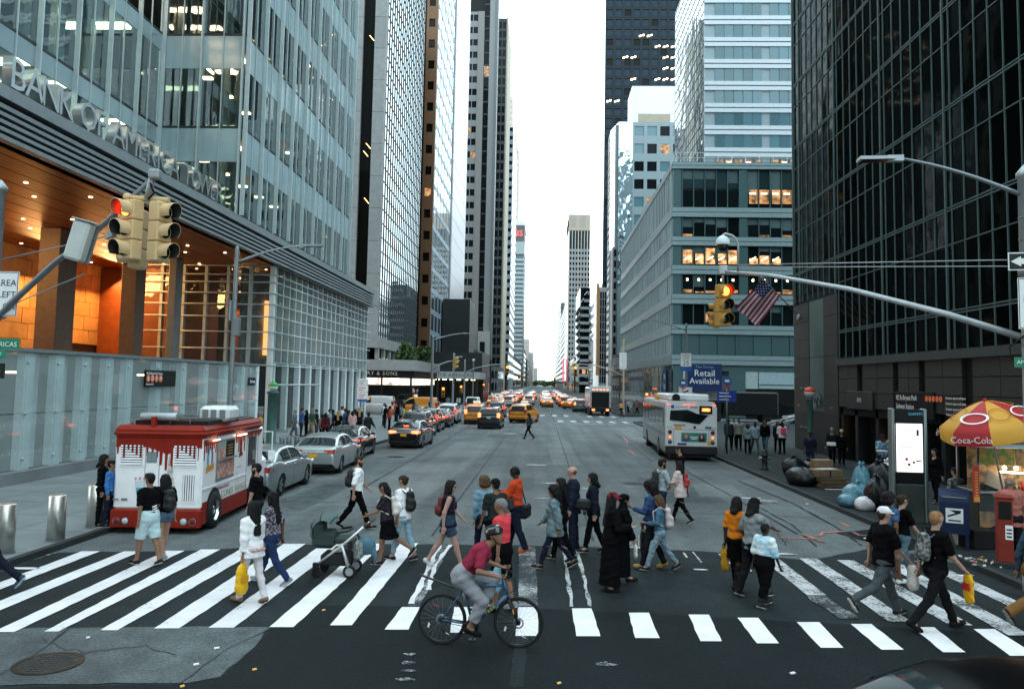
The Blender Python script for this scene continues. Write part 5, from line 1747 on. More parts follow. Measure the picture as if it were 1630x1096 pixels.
cr=thing('crate','dark plastic crate on the pavement behind the mailbox','crate',(9.85,18.35,.12),.2)
MB().cbox(-.3,.3,-.25,.25,.0,.42,.02).build('crate_body',black_matte,cr)
um=thing('umbrella','red and yellow food cart umbrella with drink lettering on its valance','umbrella',(10.36,18.2,1.36),rot=(rad(4),rad(-14),rad(10)))
u_yel=mat('u_yellow',(.55,.27,.028),.6,var=.06)
u_red=mat('u_red',(.36,.018,.024),.6,var=.06)
MB().tube([(0,0,0),(0,0,2.1)],.022,8).build('pole',galv_pale,um)
UR,UZ,UT=1.0,1.62,2.12
for k in range(8):
 a0,a1=2*math.pi*(k+.12)/8,2*math.pi*(k+1.12)/8
 V,F=[],[]
 for i in range(6):
  t_=i/5
  for j in range(4):
   a=a0+(a1-a0)*j/3
   sagk=1-.045*math.sin(math.pi*j/3)*t_
   rr=UR*t_*sagk
   V.append((rr*math.cos(a),rr*math.sin(a),UT-(UT-UZ)*(t_**1.45)))
 for j in range(4):
  a=a0+(a1-a0)*j/3
  sagk=1-.045*math.sin(math.pi*j/3)
  V.append((UR*1.02*sagk*math.cos(a),UR*1.02*sagk*math.sin(a),UZ-.28))
 for i in range(6):
  for j in range(3):
   b=i*4+j
   F.append((b,b+1,b+5,b+4)[::-1])
 pm_=MB().add(V,F,0,True).build('canopy_panel',u_yel if k%2 else u_red,um)
 am=(a0+a1)/2
 MB().tube([(0,0,UT-.02)]+[(UR*t_*.99*math.cos(a0),UR*t_*.99*math.sin(a0),UT-(UT-UZ)*(t_**1.45)-.01) for t_ in (.4,.8,1)],.008,5).build('rib',galv,um)
 ca_,sa_=math.cos(am),math.sin(am)
 if k%2==0:
  words('lettering','Coca-Cola',.2,sign_white,um,(UR*.995*ca_,UR*.995*sa_,UZ-.14),(rad(90),0,am+rad(90)),.003)
  mb=MB()
  for q in range(20):
   b0,b1=2*math.pi*q/20,2*math.pi*(q+1)/20
   pp=[]
   for r_,b in ((.20,b0),(.20,b1),(.165,b1),(.165,b0)):
    rr,ss=UR*.66+r_*math.sin(b)*.72,r_*1.5*math.cos(b)
    t_=rr/UR
    pp.append((rr*ca_-ss*sa_,rr*sa_+ss*ca_,UT-(UT-UZ)*(t_**1.45)+.035))
   mb.quad(*pp[::-1])
  mb.build('emblem',sign_white,um)
 else :
  mb=MB()
  for q in range(20):
   b0,b1=2*math.pi*q/20,2*math.pi*(q+1)/20
   pp=[]
   for r_,b in ((.22,b0),(.22,b1),(.2,b1),(.2,b0)):
    rr,ss=UR*.6+r_*math.sin(b)*.8,r_*math.cos(b)
    t_=rr/UR
    pp.append((rr*ca_-ss*sa_,rr*sa_+ss*ca_,UT-(UT-UZ)*(t_**1.45)+.035))
   mb.quad(*pp[::-1])
  mb.build('emblem',mat('u_mark',(.30,.08,.02),.6),um)
MB().ball((0,0,UT+.01),.045,8).build('finial',u_red,um)
# flag on the granite pier
fl=thing('flagpole','slanted flagpole with stay on the corner pier of the dark block','flagpole',(0,0,0))
fb=Vector((14.95,46.2,7.75))
ft=Vector((12.441,45,9.883))
MB().tube([fb,ft],.035,8).build('pole',galv,fl)
MB().ball(ft,.07,8).build('finial',galv_pale,fl)
MB().lathe([(.16,-.1),(.16,0)],10,(14.94,46.2,7.75),'x').build('wall_plate',galv_pale,fl)
MB().tube([fb+Vector((0,0,.95)),fb.lerp(ft,.4)],.014,6).build('stay',galv,fl)
flag=thing('flag','stars and stripes flag hanging from the slanted pole','flag',(0,0,0))
h0=fb.lerp(ft,.97)
h1=fb.lerp(ft,.52)
fly=(Vector((10.92,44.6,8.056))-h0)
f_red,f_white,f_blue=mat('f_red',(.30,.03,.06),.8),mat('f_white',(.62,.55,.58),.8),mat('f_blue',(.02,.03,.10),.8)
nu,nv=16,13
def fpt(u,v):
 p=h0.lerp(h1,v)+fly*u*(1-.12*v)
 p.z-=.25*u*v
 p.y+=.09*math.sin(u*7+v*4)*u+.05*math.sin(v*11)
 p.x+=.05*math.sin(u*5+v*6)*u
 return p
mb=MB()
V=[fpt(i/nu,j/nv) for i in range(nu+1) for j in range(nv+1)]
F,Mi=[],[]
for i in range(nu):
 for j in range(nv):
  a=i*(nv+1)+j
  F.append((a,a+1,a+nv+2,a+nv+1))
  Mi.append(2 if (i<6 and j<7) else j%2)
mb.add(V,F,0,True)
mb.m=Mi
mb.build('cloth',[f_red,f_white,f_blue],flag)
mb=MB()
for i in range(8):
 for j in range(6):
  if (i+j)%2==0:
   p=fpt((i+.6)/21.5,(j+.6)/13.0*1.05)
   mb.obox(p+Vector((0,-.02,0)),(.025,0,0),(0,.002,0),(0,0,.025))
stuff(mb.build('stars',f_white,flag))
# refuse: bags, cardboard, litter
bag_black=mat('bag_black',(.006,.007,.008),.36,var=.2,spec=.25)
bag_blue=mat('bag_blue',(.09,.21,.27),.25,var=.3,vs=5)
bag_blue2=mat('bag_blue2',(.07,.17,.23),.2,var=.3,vs=5)
bag_white=mat('bag_white',(.62,.58,.62),.4,var=.12,vs=5)
card=mat('card',(.17,.115,.07),.85,var=.2,vs=3)
card2=mat('card2',(.085,.062,.035),.85,var=.25,vs=3)
def sack(label,c,r,sq,m,seed,knot=True,z=.12):
 r_=np.random.RandomState(seed)
 t=thing('refuse_bag',label,'refuse bag',(c[0],c[1],z),r_.uniform(0,6))
 n,k=22,14
 ph=r_.uniform(0,6,12)
 V,F=[],[]
 for i in range(k+1):
  th=math.pi*i/k-math.pi/2
  for j in range(n):
   a=2*math.pi*j/n
   w=1+.07*math.sin(3*a+ph[0]+2*th)+.06*math.sin(5*a-ph[1]+3*th)+.05*math.sin(9*a+ph[2]+5*th)+.035*math.sin(13*a+ph[3]-7*th)
   x,y,zz=math.cos(th)*math.cos(a)*w,math.cos(th)*math.sin(a)*w,math.sin(th)*(1+.08*math.sin(4*a+ph[4]))
   zz=max(zz,-.72)
   V.append((r*sq[0]*x,r*sq[1]*y,r*sq[2]*(zz+.72)))
 for i in range(k):
  for j in range(n):
   a,b=i*n+j,i*n+(j+1)%n
   F.append((a,b,b+n,a+n))
 MB().add(V,F,0,True).build('sack',m,t)
 if knot:
  h=r*sq[2]*1.7
  mb=MB()
  for q in range(5):
   a=q*1.26+ph[5]
   mb.tube([(0,0,h-.03),(.03*math.cos(a),.03*math.sin(a),h+.05),(.1*math.cos(a),.1*math.sin(a),h+.08+.05*(q%2))],[.04,.025,.035],6)
  mb.build('tied_neck',m,t)
 return t
q=(9.237,24.085);sack('dark teal refuse bag lying at the kerb, lowest of the blue bags',q,.3,(1.2,1,.75),bag_blue2,1,False)
q=(9.687,24.523);sack('light blue refuse bag between the dark teal and white bags',(q[0],q[1]+.12),.42,(1.1,.9,.85),bag_blue,2)
q=(10.133,24.974);sack('tall light blue refuse bag with a long gathered neck',(q[0]+.05,q[1]+.65),.33,(.9,.8,1.9),bag_blue,3)
q=(9.427,23.418);sack('white refuse bag at the kerb in front of the black ones',q,.27,(1.1,.9,.85),bag_white,4,False)
q=(9.81,23.478);sack('big black refuse bag beside the kiosk foot',q,.43,(.9,.9,1.25),bag_black,5)
q=(10.801,25.745);sack('black refuse bag stacked behind the big one by the kiosk',q,.5,(1.1,.9,1.35),bag_black,6)
q=(11.402,26.545);sack('pale bag poking out between the black bags and kiosk',(q[0],q[1]),.25,(1,.8,1.2),bag_white,7,True,.72)
q=(9.431,29.046);sack('wide black refuse bag with blue tape beside the cardboard',q,.44,(1.5,1.0,.85),bag_black,8,False)
q=(10.231,32.108);sack('black refuse bag behind the taped one with a pale tuft',(q[0],q[1]+.3),.42,(1.2,.9,.95),bag_black,9)
q=(10.974,32.259);sack('small black bag behind the cardboard pile',(q[0],q[1]+.5),.36,(1.2,1,.9),bag_black,10)
q=(9.724,29.457)
tp=thing('tape_bow','blue tape bow on the black bag beside the cardboard','tape',(q[0]+.08,q[1]-.55,.5))
MB().obox((0,0,.1),(.09,.01,.05),(0,.02,0),(-.03,0,.09)).build('loop',mat('tape_blue',(.04,.16,.6),.4),tp)
MB().obox((0,0,-.12),(.09,0,-.04),(0,.02,0),(.03,0,.09)).build('loop',MATS['tape_blue'],tp)
q=(10.237,28.679)
for k,(dx,dy,z,w,d,h,rz,m_,lab) in enumerate([(0.1,0,.12,1.15,.8,.12,.1,card2,'brown cardboard sheet lowest in the pile'),(.12,.0,.24,1.1,.75,.12,.2,card2,'brown flattened box second from the bottom of the pile'),(.02,.05,.36,1.05,.7,.13,.05,card2,'dark brown flattened box in the middle of the pile'),(-.08,.1,.49,1.05,.65,.26,.3,card,'tan cardboard box with taped seam atop the pile'),(-.02,.55,.49,.7,.4,.55,.1,card,'tan box standing at the back of the cardboard pile')]):
 t=thing('cardboard_box',lab,'cardboard',(q[0]+dx,q[1]+dy,z),rz,'flattened cardboard beside the black bags')
 MB().cbox(-w/2,w/2,-d/2,d/2,0.003,h-.003,.015).build('box_body',m_,t)
 MB().obox((0,0,h+.004),(w*.46,.02,0),(0,d*.2,0),(0,0,.006)).build('flap',card if k<3 else mat('card_light',(.42,.33,.25),.8),t)
 if k==3:
  MB().obox((.05,-.06,h+.016),(.32,.02,0),(0,.18,0),(0,0,.004)).build('paper',mat('paper',(.62,.58,.6),.7),t)
  MB().box(-.03,.03,-d/2-.002,-d/2-.0005,.02,h-.03).build('tape',black_matte,t)
bm=thing('flat_board','pale flat strip of board on the pavement before the cardboard','board',(*(10.328,28.032),.125),.05)
MB().obox((0,0,.006),(.42,0,0),(0,.05,0),(0,0,.006)).build('board',mat('paper',(.62,.58,.6),.7),bm)
litter_m=[mat('lit_white',(.7,.68,.68),.7),mat('lit_yel',(.7,.4,.1),.7),mat('lit_red',(.5,.06,.05),.7),mat('lit_tan',(.45,.25,.14),.8)]
mb=MB()
for k in range(34):
 c=(9.19,16.922)
 x,y=c[0]+rng.gauss(0,.30),c[1]+rng.gauss(-.12,.2)
 s_=rng.uniform(.012,.04)
 mb.obox((x,y,.13+s_*.3),(s_,rng.uniform(-.01,.02),rng.uniform(-.01,.02)),(0,s_*.7,rng.uniform(-.01,.01)),(0,0,s_*.35),rng.choice([0,0,0,0,1,2]))
stuff(mb.build('litter',litter_m),'small white and coloured scraps strewn on the pavement by the kerb')
mb=MB()
for (px,s_,m_) in [((8.999,19.446),.05,0),((8.249,17.469),.16,3),((8.599,17.947),.1,3),((8.225,15.932),.05,0),((8.192,15.731),.04,0),((4.547,17.62),.03,0),((7.879,19.597),.04,0),((-4.103,9.24),.02,1),((-9.718,15.502),.03,3),((-4.241,10.54),.03,0),((-4.25,9.936),.03,0),((-6.132,10.791),.02,0),((-3.474,9.835),.022,1),((8.874,27.864),.05,0),((8.315,25.089),.04,0),((0.27,9.724),.02,1),((3.222,10.318),.03,0),((-3.328,12.39),.02,1)]:
 mb.obox((px[0],px[1],.026+s_*.1),(s_,.01,.003),(-.008,s_*.55,.002),(0,0,.006),m_)
stuff(mb.build('litter',litter_m),'scattered scraps of paper and leaves lying on the road')
# signals and lamps of the next corner
def mast(label,base,arm_end,h_arm,hue,lit,lamp=None,lights=((1.0,0),),pole_h=6.5,m=galv):
 t=thing('signal_mast',label,'signal mast',(base[0],base[1],.12))
 MB().lathe([(.18,0),(.18,.4),(.12,.5),(.1,pole_h),(.03,pole_h+.1)],8,smooth=False).build('pole',m,t)
 dx,dy,dz=arm_end
 MB().tube([(0,0,h_arm),(dx*.25,dy*.25,h_arm+dz*.55),(dx*.6,dy*.6,h_arm+dz*.9),(dx,dy,h_arm+dz)],[.08,.07,.06,.045],8).build('arm',m,t)
 if lamp:
  street_lamp_arm(t,(0,0,pole_h-.3),lamp,.15,galv_pale)
 return t
mast('grey signal mast with street lamp at the piano store corner',(-9.3,66.5),(2.2,1,.9),4.4,signal_yellow,0,(2.6,0,7.5),pole_h=7.3)
traffic_light('yellow traffic light seen from behind above the piano store corner',(-7.4,67.3,5.75),rad(100),signal_yellow,0,1.0,None,.2)
traffic_light('orange lit pedestrian side light low on the piano store corner',(-9.0,72,3.1),rad(10),signal_yellow,1,.9,None,0)
mast('grey signal mast reaching over the avenue from the white canopy corner',(-9.6,98),(5.6,0,1.2),4.6,signal_yellow,1,None,pole_h=6.2)
traffic_light('red traffic light over the lanes at the white canopy corner',(-4.3,98,5.75),0,signal_yellow,1,1.15,None,.25)
mast('grey mast pole with crossbar beside the white canopy',(-9.9,88),(1.0,0,.1),6.2,signal_yellow,0,None,pole_h=6.6)
traffic_light('red traffic light low beside the white canopy post',(-9.4,92,3.2),0,signal_yellow,1,.9,None,0)
mast('far grey signal mast two crossings up on the west side',(-9.6,160),(5.2,0,1.3),4.6,signal_yellow,1,None,pole_h=6.2)
traffic_light('red traffic light two crossings up on the west side',(-4.6,160,5.7),0,signal_yellow,1,1.2,None,.25)
traffic_light('red traffic light low on the west pavement before the second crossing',(-8.8,120,3.4),0,signal_yellow,1,.9,None,0)
mast('grey signal mast reaching west from the teal block corner',(9.7,93.5),(-5.8,0,1.4),4.5,signal_yellow,1,None,pole_h=8.8,m=mat('pole_tan',(.45,.36,.28),.5))
traffic_light('red traffic light over the lanes at the teal block corner',(4.0,93.5,5.75),0,signal_yellow,1,1.2,None,.25)
traffic_light('orange lit light low on the pavement by the teal block corner',(10.5,79,2.9),0,signal_yellow,1,.95,None,0)
traffic_light('yellow unlit light beside the orange one near the teal block corner',(11.6,79.4,2.9),rad(60),signal_yellow,0,.95,None,0)
mast('far grey signal mast two crossings up on the east side',(9.6,158),(-5.6,0,1.3),4.4,signal_yellow,1,None,pole_h=6.2)
traffic_light('red traffic light two crossings up on the east side',(2.6,158,5.2),0,signal_yellow,1,1.3,None,.25)
traffic_light('red traffic light far up the avenue beyond the second crossing',(8.6,150,3.2),0,signal_yellow,1,1.0,None,0)
ws=thing('banner_sign','tall white banner sign on the tan pole at the teal block corner','sign',(9.55,93.1,0))
plate(ws,'plate',sign_white,-.42,.42,5.5,7.4,-.05,.02)
for k in range(6):
 MB().box(-.3,.3,-.056,-.051,5.7+k*.28,5.76+k*.28).build('print',grey_txt,ws)
lw=thing('street_lamp','second street lamp far along the west kerb with a globe of pale light','street lamp',(-9.4,108,.12))
MB().lathe([(.12,0),(.09,6.4)],8,smooth=False).build('pole',galv,lw)
MB().ball((0,0,6.5),.2,8).build('globe',white_metal,lw)
# vehicles
car_silver=mat('car_silver',(.26,.30,.31),.28,.55,var=.03,coat=.8)
car_silver2=mat('car_silver2',(.36,.385,.39),.28,.5,var=.03,coat=.8)
car_black=mat('car_black',(.008,.008,.009),.2,.2,var=.03,coat=1)
car_taxi=mat('car_taxi',(.52,.18,.008),.3,var=.03,coat=.7)
car_white=mat('car_white',(.45,.47,.48),.3,var=.03,coat=.7)
car_grey=mat('car_grey',(.07,.08,.085),.3,.3,var=.03,coat=.7)
car_blue=mat('car_blue',(.03,.06,.09),.3,.3,var=.03,coat=.7)
car_red=mat('car_red',(.22,.03,.02),.3,var=.03,coat=.7)
car_glass=glass_solid('car_glass',(.006,.010,.011),.28,.03,.0,1)
tyre_m=mat('tyre',(.014,.014,.015),.75,bump=.2)
rim_m=mat('rim',(.42,.44,.45),.3,.85)
rim_dark=mat('rim_dark',(.02,.02,.02),.5)
tail_on=lamp_mat('tail_on',(1,.06,.015),1.2,(.4,.02,.01))
tail_hot=lamp_mat('tail_hot',(1,.13,.04),1.7,(.4,.02,.01))
tail_off=mat('tail_off',(.30,.012,.012),.15,coat=1)
tail_clear=mat('tail_clear',(.5,.5,.5),.15,coat=1)
plate_y=mat('plate_y',(.75,.36,.03),.5)
trim_black=mat('trim_black',(.012,.012,.013),.45)
chrome=mat('chrome',(.62,.64,.65),.12,1.0)
seam=mat('seam',(.03,.03,.032),.7)
def lerp_curve(pts,x):
 return float(np.interp(x,[p[0] for p in pts],[p[1] for p in pts]))
def smooth_curve(pts,x):
 e=.012
 return (lerp_curve(pts,x-e)+2*lerp_curve(pts,x)+lerp_curve(pts,x+e))/4
CAR={'sedan':dict(L=4.8,W=1.82,top=[(0,.74),(.008,.9),(.03,1.0),(.07,1.05),(.2,1.05),(.3,.98),(.7,.96),(.78,.93),(.9,.84),(.97,.72),(1,.55)],roof=[(.085,1.05),(.24,1.37),(.34,1.455),(.5,1.475),(.6,1.43),(.67,1.30),(.79,.94)],belt=(.085,.79),rear=.225,front=.64,wins=[(.25,.435),(.455,.67)],wheels=(.2,.79),wr=.33,tl=(.80,.96)),'suv':dict(L=4.75,W=1.9,top=[(0,.8),(.006,1.0),(.02,1.08),(.3,1.08),(.7,1.07),(.76,1.05),(.92,.96),(.975,.84),(1,.6)],roof=[(.006,1.1),(.05,1.5),(.09,1.66),(.2,1.72),(.45,1.74),(.56,1.68),(.64,1.5),(.77,1.07)],belt=(.006,.77),rear=.06,front=.6,wins=[(.09,.22),(.235,.42),(.44,.64)],wheels=(.19,.8),wr=.37,tl=(.9,1.25)),'van':dict(L=4.9,W=1.88,top=[(0,.85),(.005,1.05),(.3,1.12),(.7,1.1),(.8,1.05),(.93,.92),(.98,.8),(1,.6)],roof=[(.003,1.12),(.02,1.75),(.05,1.92),(.3,1.96),(.5,1.95),(.62,1.84),(.8,1.08)],belt=(.003,.8),rear=.04,front=.66,wins=[(.5,.7)],wheels=(.18,.82),wr=.34,tl=(.95,1.45)),}
def make_car(kind,paint,lit=0,n=64,tail=None,rim=True,roof_box=None,plate=plate_y,dark_trim=True):
 D=CAR[kind]
 L,W=D['L'],D['W']
 t=bpy.data.objects.new('car',None)
 COL.objects.link(t)
 t.empty_display_size=.2
 wy=[(w-.5)*L for w in D['wheels']]
 R_=D['wr']+.055
 def zlow(f):
  y=(f-.5)*L
  z=lerp_curve([(0,.42),(.012,.33),(.05,.24),(.12,.21),(.9,.2),(.96,.22),(.99,.3),(1,.4)],f)
  for w in wy:
   d=abs(y-w)
   if d<R_:
    z=max(z,D['wr']+math.sqrt(R_*R_-d*d)-.01)
  return z
 wend=[(0,.80),(.006,.87),(.03,.94),(.1,.985),(.2,1),(.8,1),(.9,.975),(.96,.92),(.99,.82),(1,.7)]
 side=[(0,.93),(.12,.975),(.3,.995),(.55,1.0),(.75,.985),(.9,.955),(1,.90)]
 def sp(f,q):
  z0,z1=zlow(f),smooth_curve(D['top'],f)
  z=z0+(z1-z0)*q
  qq=min(1,max(0,(z-.2)/max(.05,z1-.2)))
  return (W/2*lerp_curve(wend,f)*lerp_curve(side,qq),(f-.5)*L,z)
 fs=set(np.linspace(0,1,n))
 fs|={.006,.02,.98,.994}
 for w in D['wheels']:
  for a in np.linspace(-1,1,13 if n>40 else 7):
   fs.add(w+a*R_/L)
  fs|={w-R_/L-.001,w+R_/L+.001}
 fs=sorted(fs)
 qs=[0,.14,.32,.52,.7,.84,.93,1.0]
 us=[.93,.8,.55,.25,0]
 V,F=[],[]
 nr=len(qs)+len(us)
 rows=2*nr-1
 for f in fs:
  half=[sp(f,q) for q in qs]
  xs,yy,zz=half[-1]
  for u in us:
   half.append((xs*u,yy,zz+.022*(1-(u*.95)**2)+.006))
  V+=[(-x,y,z) for x,y,z in half]+[(x,y,z) for x,y,z in half[:-1]][::-1]
 for i in range(len(fs)-1):
  for k in range(rows-1):
   a=i*rows+k
   F.append((a,a+1,a+rows+1,a+rows))
 F.append(tuple(range(rows))[::-1])
 F.append(tuple((len(fs)-1)*rows+k for k in range(rows)))
 mb=MB().add(V,F,0,True)
 mb.s[-1]=mb.s[-2]=False
 mb.build('body',paint,t)
 MB().box(-W*.42,W*.42,-L*.46,L*.46,.16,.4).build('underbody',trim_black,t)
 b0,b1=D['belt']
 gf=sorted(set(np.linspace(b0,b1,max(16,n//2)))|{D['rear'],D['front'],b0+.004,b1-.004}|{a for w in D['wins'] for a in w})
 gq=[0,.14,.5,.86,1.0]
 gu=[.9,.8,.4,0]
 grow=len(gq)+len(gu)
 V2=[]
 for f in gf:
  zb=smooth_curve(D['top'],f)
  zr=max(zb+.004,smooth_curve(D['roof'],f))
  wbt=W/2*lerp_curve(wend,f)*.90
  h=(zr-zb)
  wrf=wbt-.30*min(1,h/.5)*(.62 if kind=='sedan' else .5)-.02
  half=[]
  for q in gq:
   half.append((wbt+(wrf-wbt)*q+.02*math.sin(math.pi*q),(f-.5)*L,zb+(h-.05*min(1,h/.3))*q))
  for u in gu:
   half.append((wrf*u,(f-.5)*L,zb+h-.05*min(1,h/.3)*u**3))
  V2+=[(-x,y,z) for x,y,z in half]+[(x,y,z) for x,y,z in half[:-1]][::-1]
 r2=2*grow-1
 parts={'roof':[],'rear_window':[],'windscreen':[]}
 for i in range(len(gf)-1):
  fm=(gf[i]+gf[i+1])/2
  for k in range(r2-1):
   kk=k if k<grow-1 else r2-2-k
   a=i*r2+k
   q=(a,a+1,a+r2+1,a+r2)
   if 1<=kk<=2 and any(w0<=fm<=w1 for w0,w1 in D['wins']):
    wi=[j for j,(w0,w1) in enumerate(D['wins']) if w0<=fm<=w1][0]
    parts.setdefault('side_window%d%d'%(k<grow-1,wi),[]).append(q)
   elif kk>=len(gq) and fm<D['rear'] and gf[i]>=b0:
    parts['rear_window'].append(q)
   elif kk>=len(gq) and fm>D['front']:
    parts['windscreen'].append(q)
   else :
    parts['roof'].append(q)
 for nme,fl_ in parts.items():
  if not fl_:
   continue
  used=sorted({v for q in fl_ for v in q})
  ix={v:j for j,v in enumerate(used)}
  MB().add([V2[v] for v in used],[tuple(ix[v] for v in q) for q in fl_],0,True).build(nme.rstrip('01234'),paint if nme=='roof' else car_glass,t)
 wm=MB().lathe([(D['wr']*.62,-.1),(D['wr']*.94,-.105),(D['wr'],-.08),(D['wr'],.08),(D['wr']*.94,.105),(D['wr']*.62,.1)],24,axis='x',caps=False).mesh('wheel',tyre_m)
 rb=MB().lathe([(D['wr']*.64,-.09),(D['wr']*.64,.085),(D['wr']*.56,.09),(D['wr']*.54,.04),(.001,.035)],20,axis='x',caps=False,m=0)
 for k in range(5 if rim else 0):
  a=2*math.pi*k/5
  c,s_=math.cos(a),math.sin(a)
  rb.obox((.075,c*D['wr']*.32,s_*D['wr']*.32),(.018,0,0),(0,c*D['wr']*.29,s_*D['wr']*.29),(0,-s_*.045,c*.045),1)
 rmesh=rb.mesh('rim',[rim_dark,rim_m])
 for wv in wy:
  for sx in (-1,1):
   wo=put('wheel',wm,t,(sx*(W/2-.125),wv,D['wr']),(0,0,0 if sx>0 else math.pi))
   put('rim',rmesh,wo)
 tm=tail or (tail_on if lit else tail_off)
 tz0,tz1=D['tl']
 xr=W/2*.84
 for sx in (-1,1):
  if kind=='sedan':
   e=MB().add([sx*(Vector(p)-Vector((0,0,0))) if False else (sx*p[0],p[1],p[2]) for p in [(xr-.36,-L/2-.012,tz0+.02),(xr+.0,-L/2+.0,tz0),(xr+.10,-L/2+.22,tz0+.05),(xr+.085,-L/2+.3,tz1-.03),(xr-.0,-L/2+.03,tz1),(xr-.36,-L/2+.01,tz1-.02),(xr-.36,-L/2+.2,tz0+.02),(xr-.1,-L/2+.35,tz0),(xr-.1,-L/2+.35,tz1)]],[(0,1,4,5),(1,2,3,4),(0,6,7,1),(1,7,2),(4,3,8),(4,8,5),(0,5,6)])
  else :
   e=MB().cbox(sx*(xr-.06)-.11,sx*(xr-.06)+.11,-L/2-.0,-L/2+.25,tz0,tz1,.02)
  e.build('tail_light',tm,t)
  hl=MB().cbox(sx*(W*.36)-.2,sx*(W*.36)+.2,L/2-.38,L/2-.1,.66,.8,.03)
  hl.build('headlight',tail_clear,t)
  f=D['wins'][-1][1]-.005
  px=sp(f,1)
  MB().cbox(sx*(px[0]+.1)-.1,sx*(px[0]+.1)+.1,px[1]-.06,px[1]+.05,px[2]-.0,px[2]+.14,.03).build('mirror',paint,t)
  for (w0,w1) in D['wins']:
   p=sp(w0+.02,.86)
   MB().cbox(sx*p[0]-.02,sx*p[0]+.02,p[1]-.09,p[1]+.09,p[2]-.015,p[2]+.015,.006).build('handle',paint if kind!='van' else trim_black,t)
   for f in (w0-.004,w1+.0):
    if f<.7:
     q_=[sp(f,q) for q in (.06,.3,.6,.9)]
     MB().tube([(sx*(x-.004),y,z) for x,y,z in q_],.008,4).build('door_seam',seam,t)
 MB().box(-.16,.16,-L/2-.022,-L/2-.0,.66 if kind=='sedan' else .82,.80 if kind=='sedan' else .96).build('number_plate',plate,t)
 if kind=='sedan':
  MB().cbox(-.55,.55,-L/2-.012,-L/2+.02,.83,.87,.008).build('trim',chrome,t)
  MB().cbox(-.6,.6,-L/2+.0,-L/2+.06,.3,.42,.01).build('bumper_insert',trim_black,t)
  if lit:
   MB().box(-.14,.14,-L/2+.62,-L/2+.66,1.17,1.2).build('brake_light',tail_hot,t)
 else :
  MB().cbox(-W*.4,W*.4,-L/2-.04,-L/2+.1,.4,.66,.03).build('bumper',trim_black if dark_trim else paint,t)
  if lit:
   MB().box(-.2,.2,-L/2+.2,-L/2+.24,D['roof'][2][1]-.06,D['roof'][2][1]-.02).build('brake_light',tail_hot,t)
 if roof_box:
  zr=smooth_curve(D['roof'],.45)
  MB().cbox(-.3,.3,-.14,.14,zr,zr+.22,.03).build('roof_sign',roof_box,t)
 return t
def place(t,name,label,cat,loc,rz=0,group=None):
 t.name=name
 t.location=loc
 t.rotation_euler=(0,0,rz)
 return tag(t,label,cat,group)
g_park='cars parked along the west kerb'
c1=place(make_car('sedan',car_silver),'parked_car','grey-silver sedan parked nearest the ice cream truck','car',(-8.85,25.6,0),rad(1),g_park)
c2=place(make_car('sedan',car_silver2,tail=mat('tail_mix',(.42,.04,.02),.12,coat=1)),'parked_car','bright silver sedan parked second behind the truck, yellow plate showing','car',(-8.62,31.95,0),rad(1.5),g_park)
c3=place(make_car('sedan',car_black,tail=mat('tail_dim',(.5,.03,.02),.12,emit=(1,.06,.03),es=.5)),'parked_car','black sedan parked just beyond the bright silver one','car',(-9.05+.0,37.4,0),rad(2.0),g_park)
c4=place(make_car('sedan',car_black,1,tail=tail_hot),'car','black sedan with glowing brake lights pulling out beside the parked ones','car',(-7.2,44.2,0),rad(-2))
suvs=[]
c5=place(make_car('suv',car_black,0,n=40),'parked_car','black minivan parked beyond the braking sedan','car',(-7.95,51.5,0),rad(1),g_park)
for (x,y,p,k,lab) in ((-8.15,57.8,car_black,'suv','black off-roader parked just beyond the black minivan'),(-8.1,63.9,car_grey,'sedan','dark grey sedan parked behind the off-roader'),(-8.15,70.0,car_white,'suv','white crossover parked last before the side street'),):
 place(make_car(k,p,0,n=36,tail=MATS['tail_dim']),'parked_car',lab,'car',(x,y,0),rad(1),g_park)
place(make_car('suv',car_black,1,n=44,tail=tail_hot,plate=mat('plate_w',(.6,.6,.6),.5)),'car','dark SUV with red glowing rear band in the second lane','car',(-3.98,63.2,0),rad(-1))
tx=place(make_car('suv',car_taxi,0,n=44,tail=MATS['tail_mix'],roof_box=mat('roof_sign',(.6,.55,.45),.4,emit=(1,.8,.6),es=.12),dark_trim=False),'taxi','yellow taxi crossing lanes beyond the lone jaywalker','taxi',(-1.55,73.2,0),rad(-14),'yellow taxis on the avenue')
place(make_car('suv',car_taxi,1,n=36,tail=tail_hot,roof_box=MATS['roof_sign'],dark_trim=False),'taxi','yellow taxi half hidden by the dark SUV','taxi',(-5.7,69.6,0),0,'yellow taxis on the avenue')
place(make_car('van',car_taxi,0,n=36,tail=MATS['tail_mix'],roof_box=MATS['roof_sign'],dark_trim=False),'taxi','yellow taxi van turning at the piano store corner behind the queue','taxi',(-13.2,82.5,0),rad(90),'yellow taxis on the avenue')
place(make_car('van',car_white,0,n=36,tail=MATS['tail_mix']),'delivery_van','white panel van stopped at the white canopy corner','van',(-7.8,90.5,0),rad(1))
place(make_car('suv',car_black,0,n=30,tail=MATS['tail_dim']),'car','black car just ahead of the dark SUV in its lane','car',(-4.6,83,0),0)
place(make_car('van',car_white,0,n=30),'delivery_van','white van on the side street in front of the piano store','van',(-18.2,84.5,0),rad(90))
place(make_car('sedan',car_silver2,0,n=36),'car','silver sedan on the side street behind the stair rail','car',(26.8,80.5,0),rad(90))
bt=thing('box_truck','black box truck across the side street in front of the teal block','truck',(21.2,83.2,0),rad(90))
MB().cbox(-1.2,1.2,-3.2,2.4,.7,3.15,.15).build('cargo_box',mat('truck_black',(.010,.011,.012),.35),bt)
MB().cbox(-1.1,1.1,2.45,4.1,.5,2.4,.2).build('cab',MATS['truck_black'],bt)
MB().box(-1.12,1.12,3.2,3.9,1.4,2.1).build('cab_window',car_glass,bt)
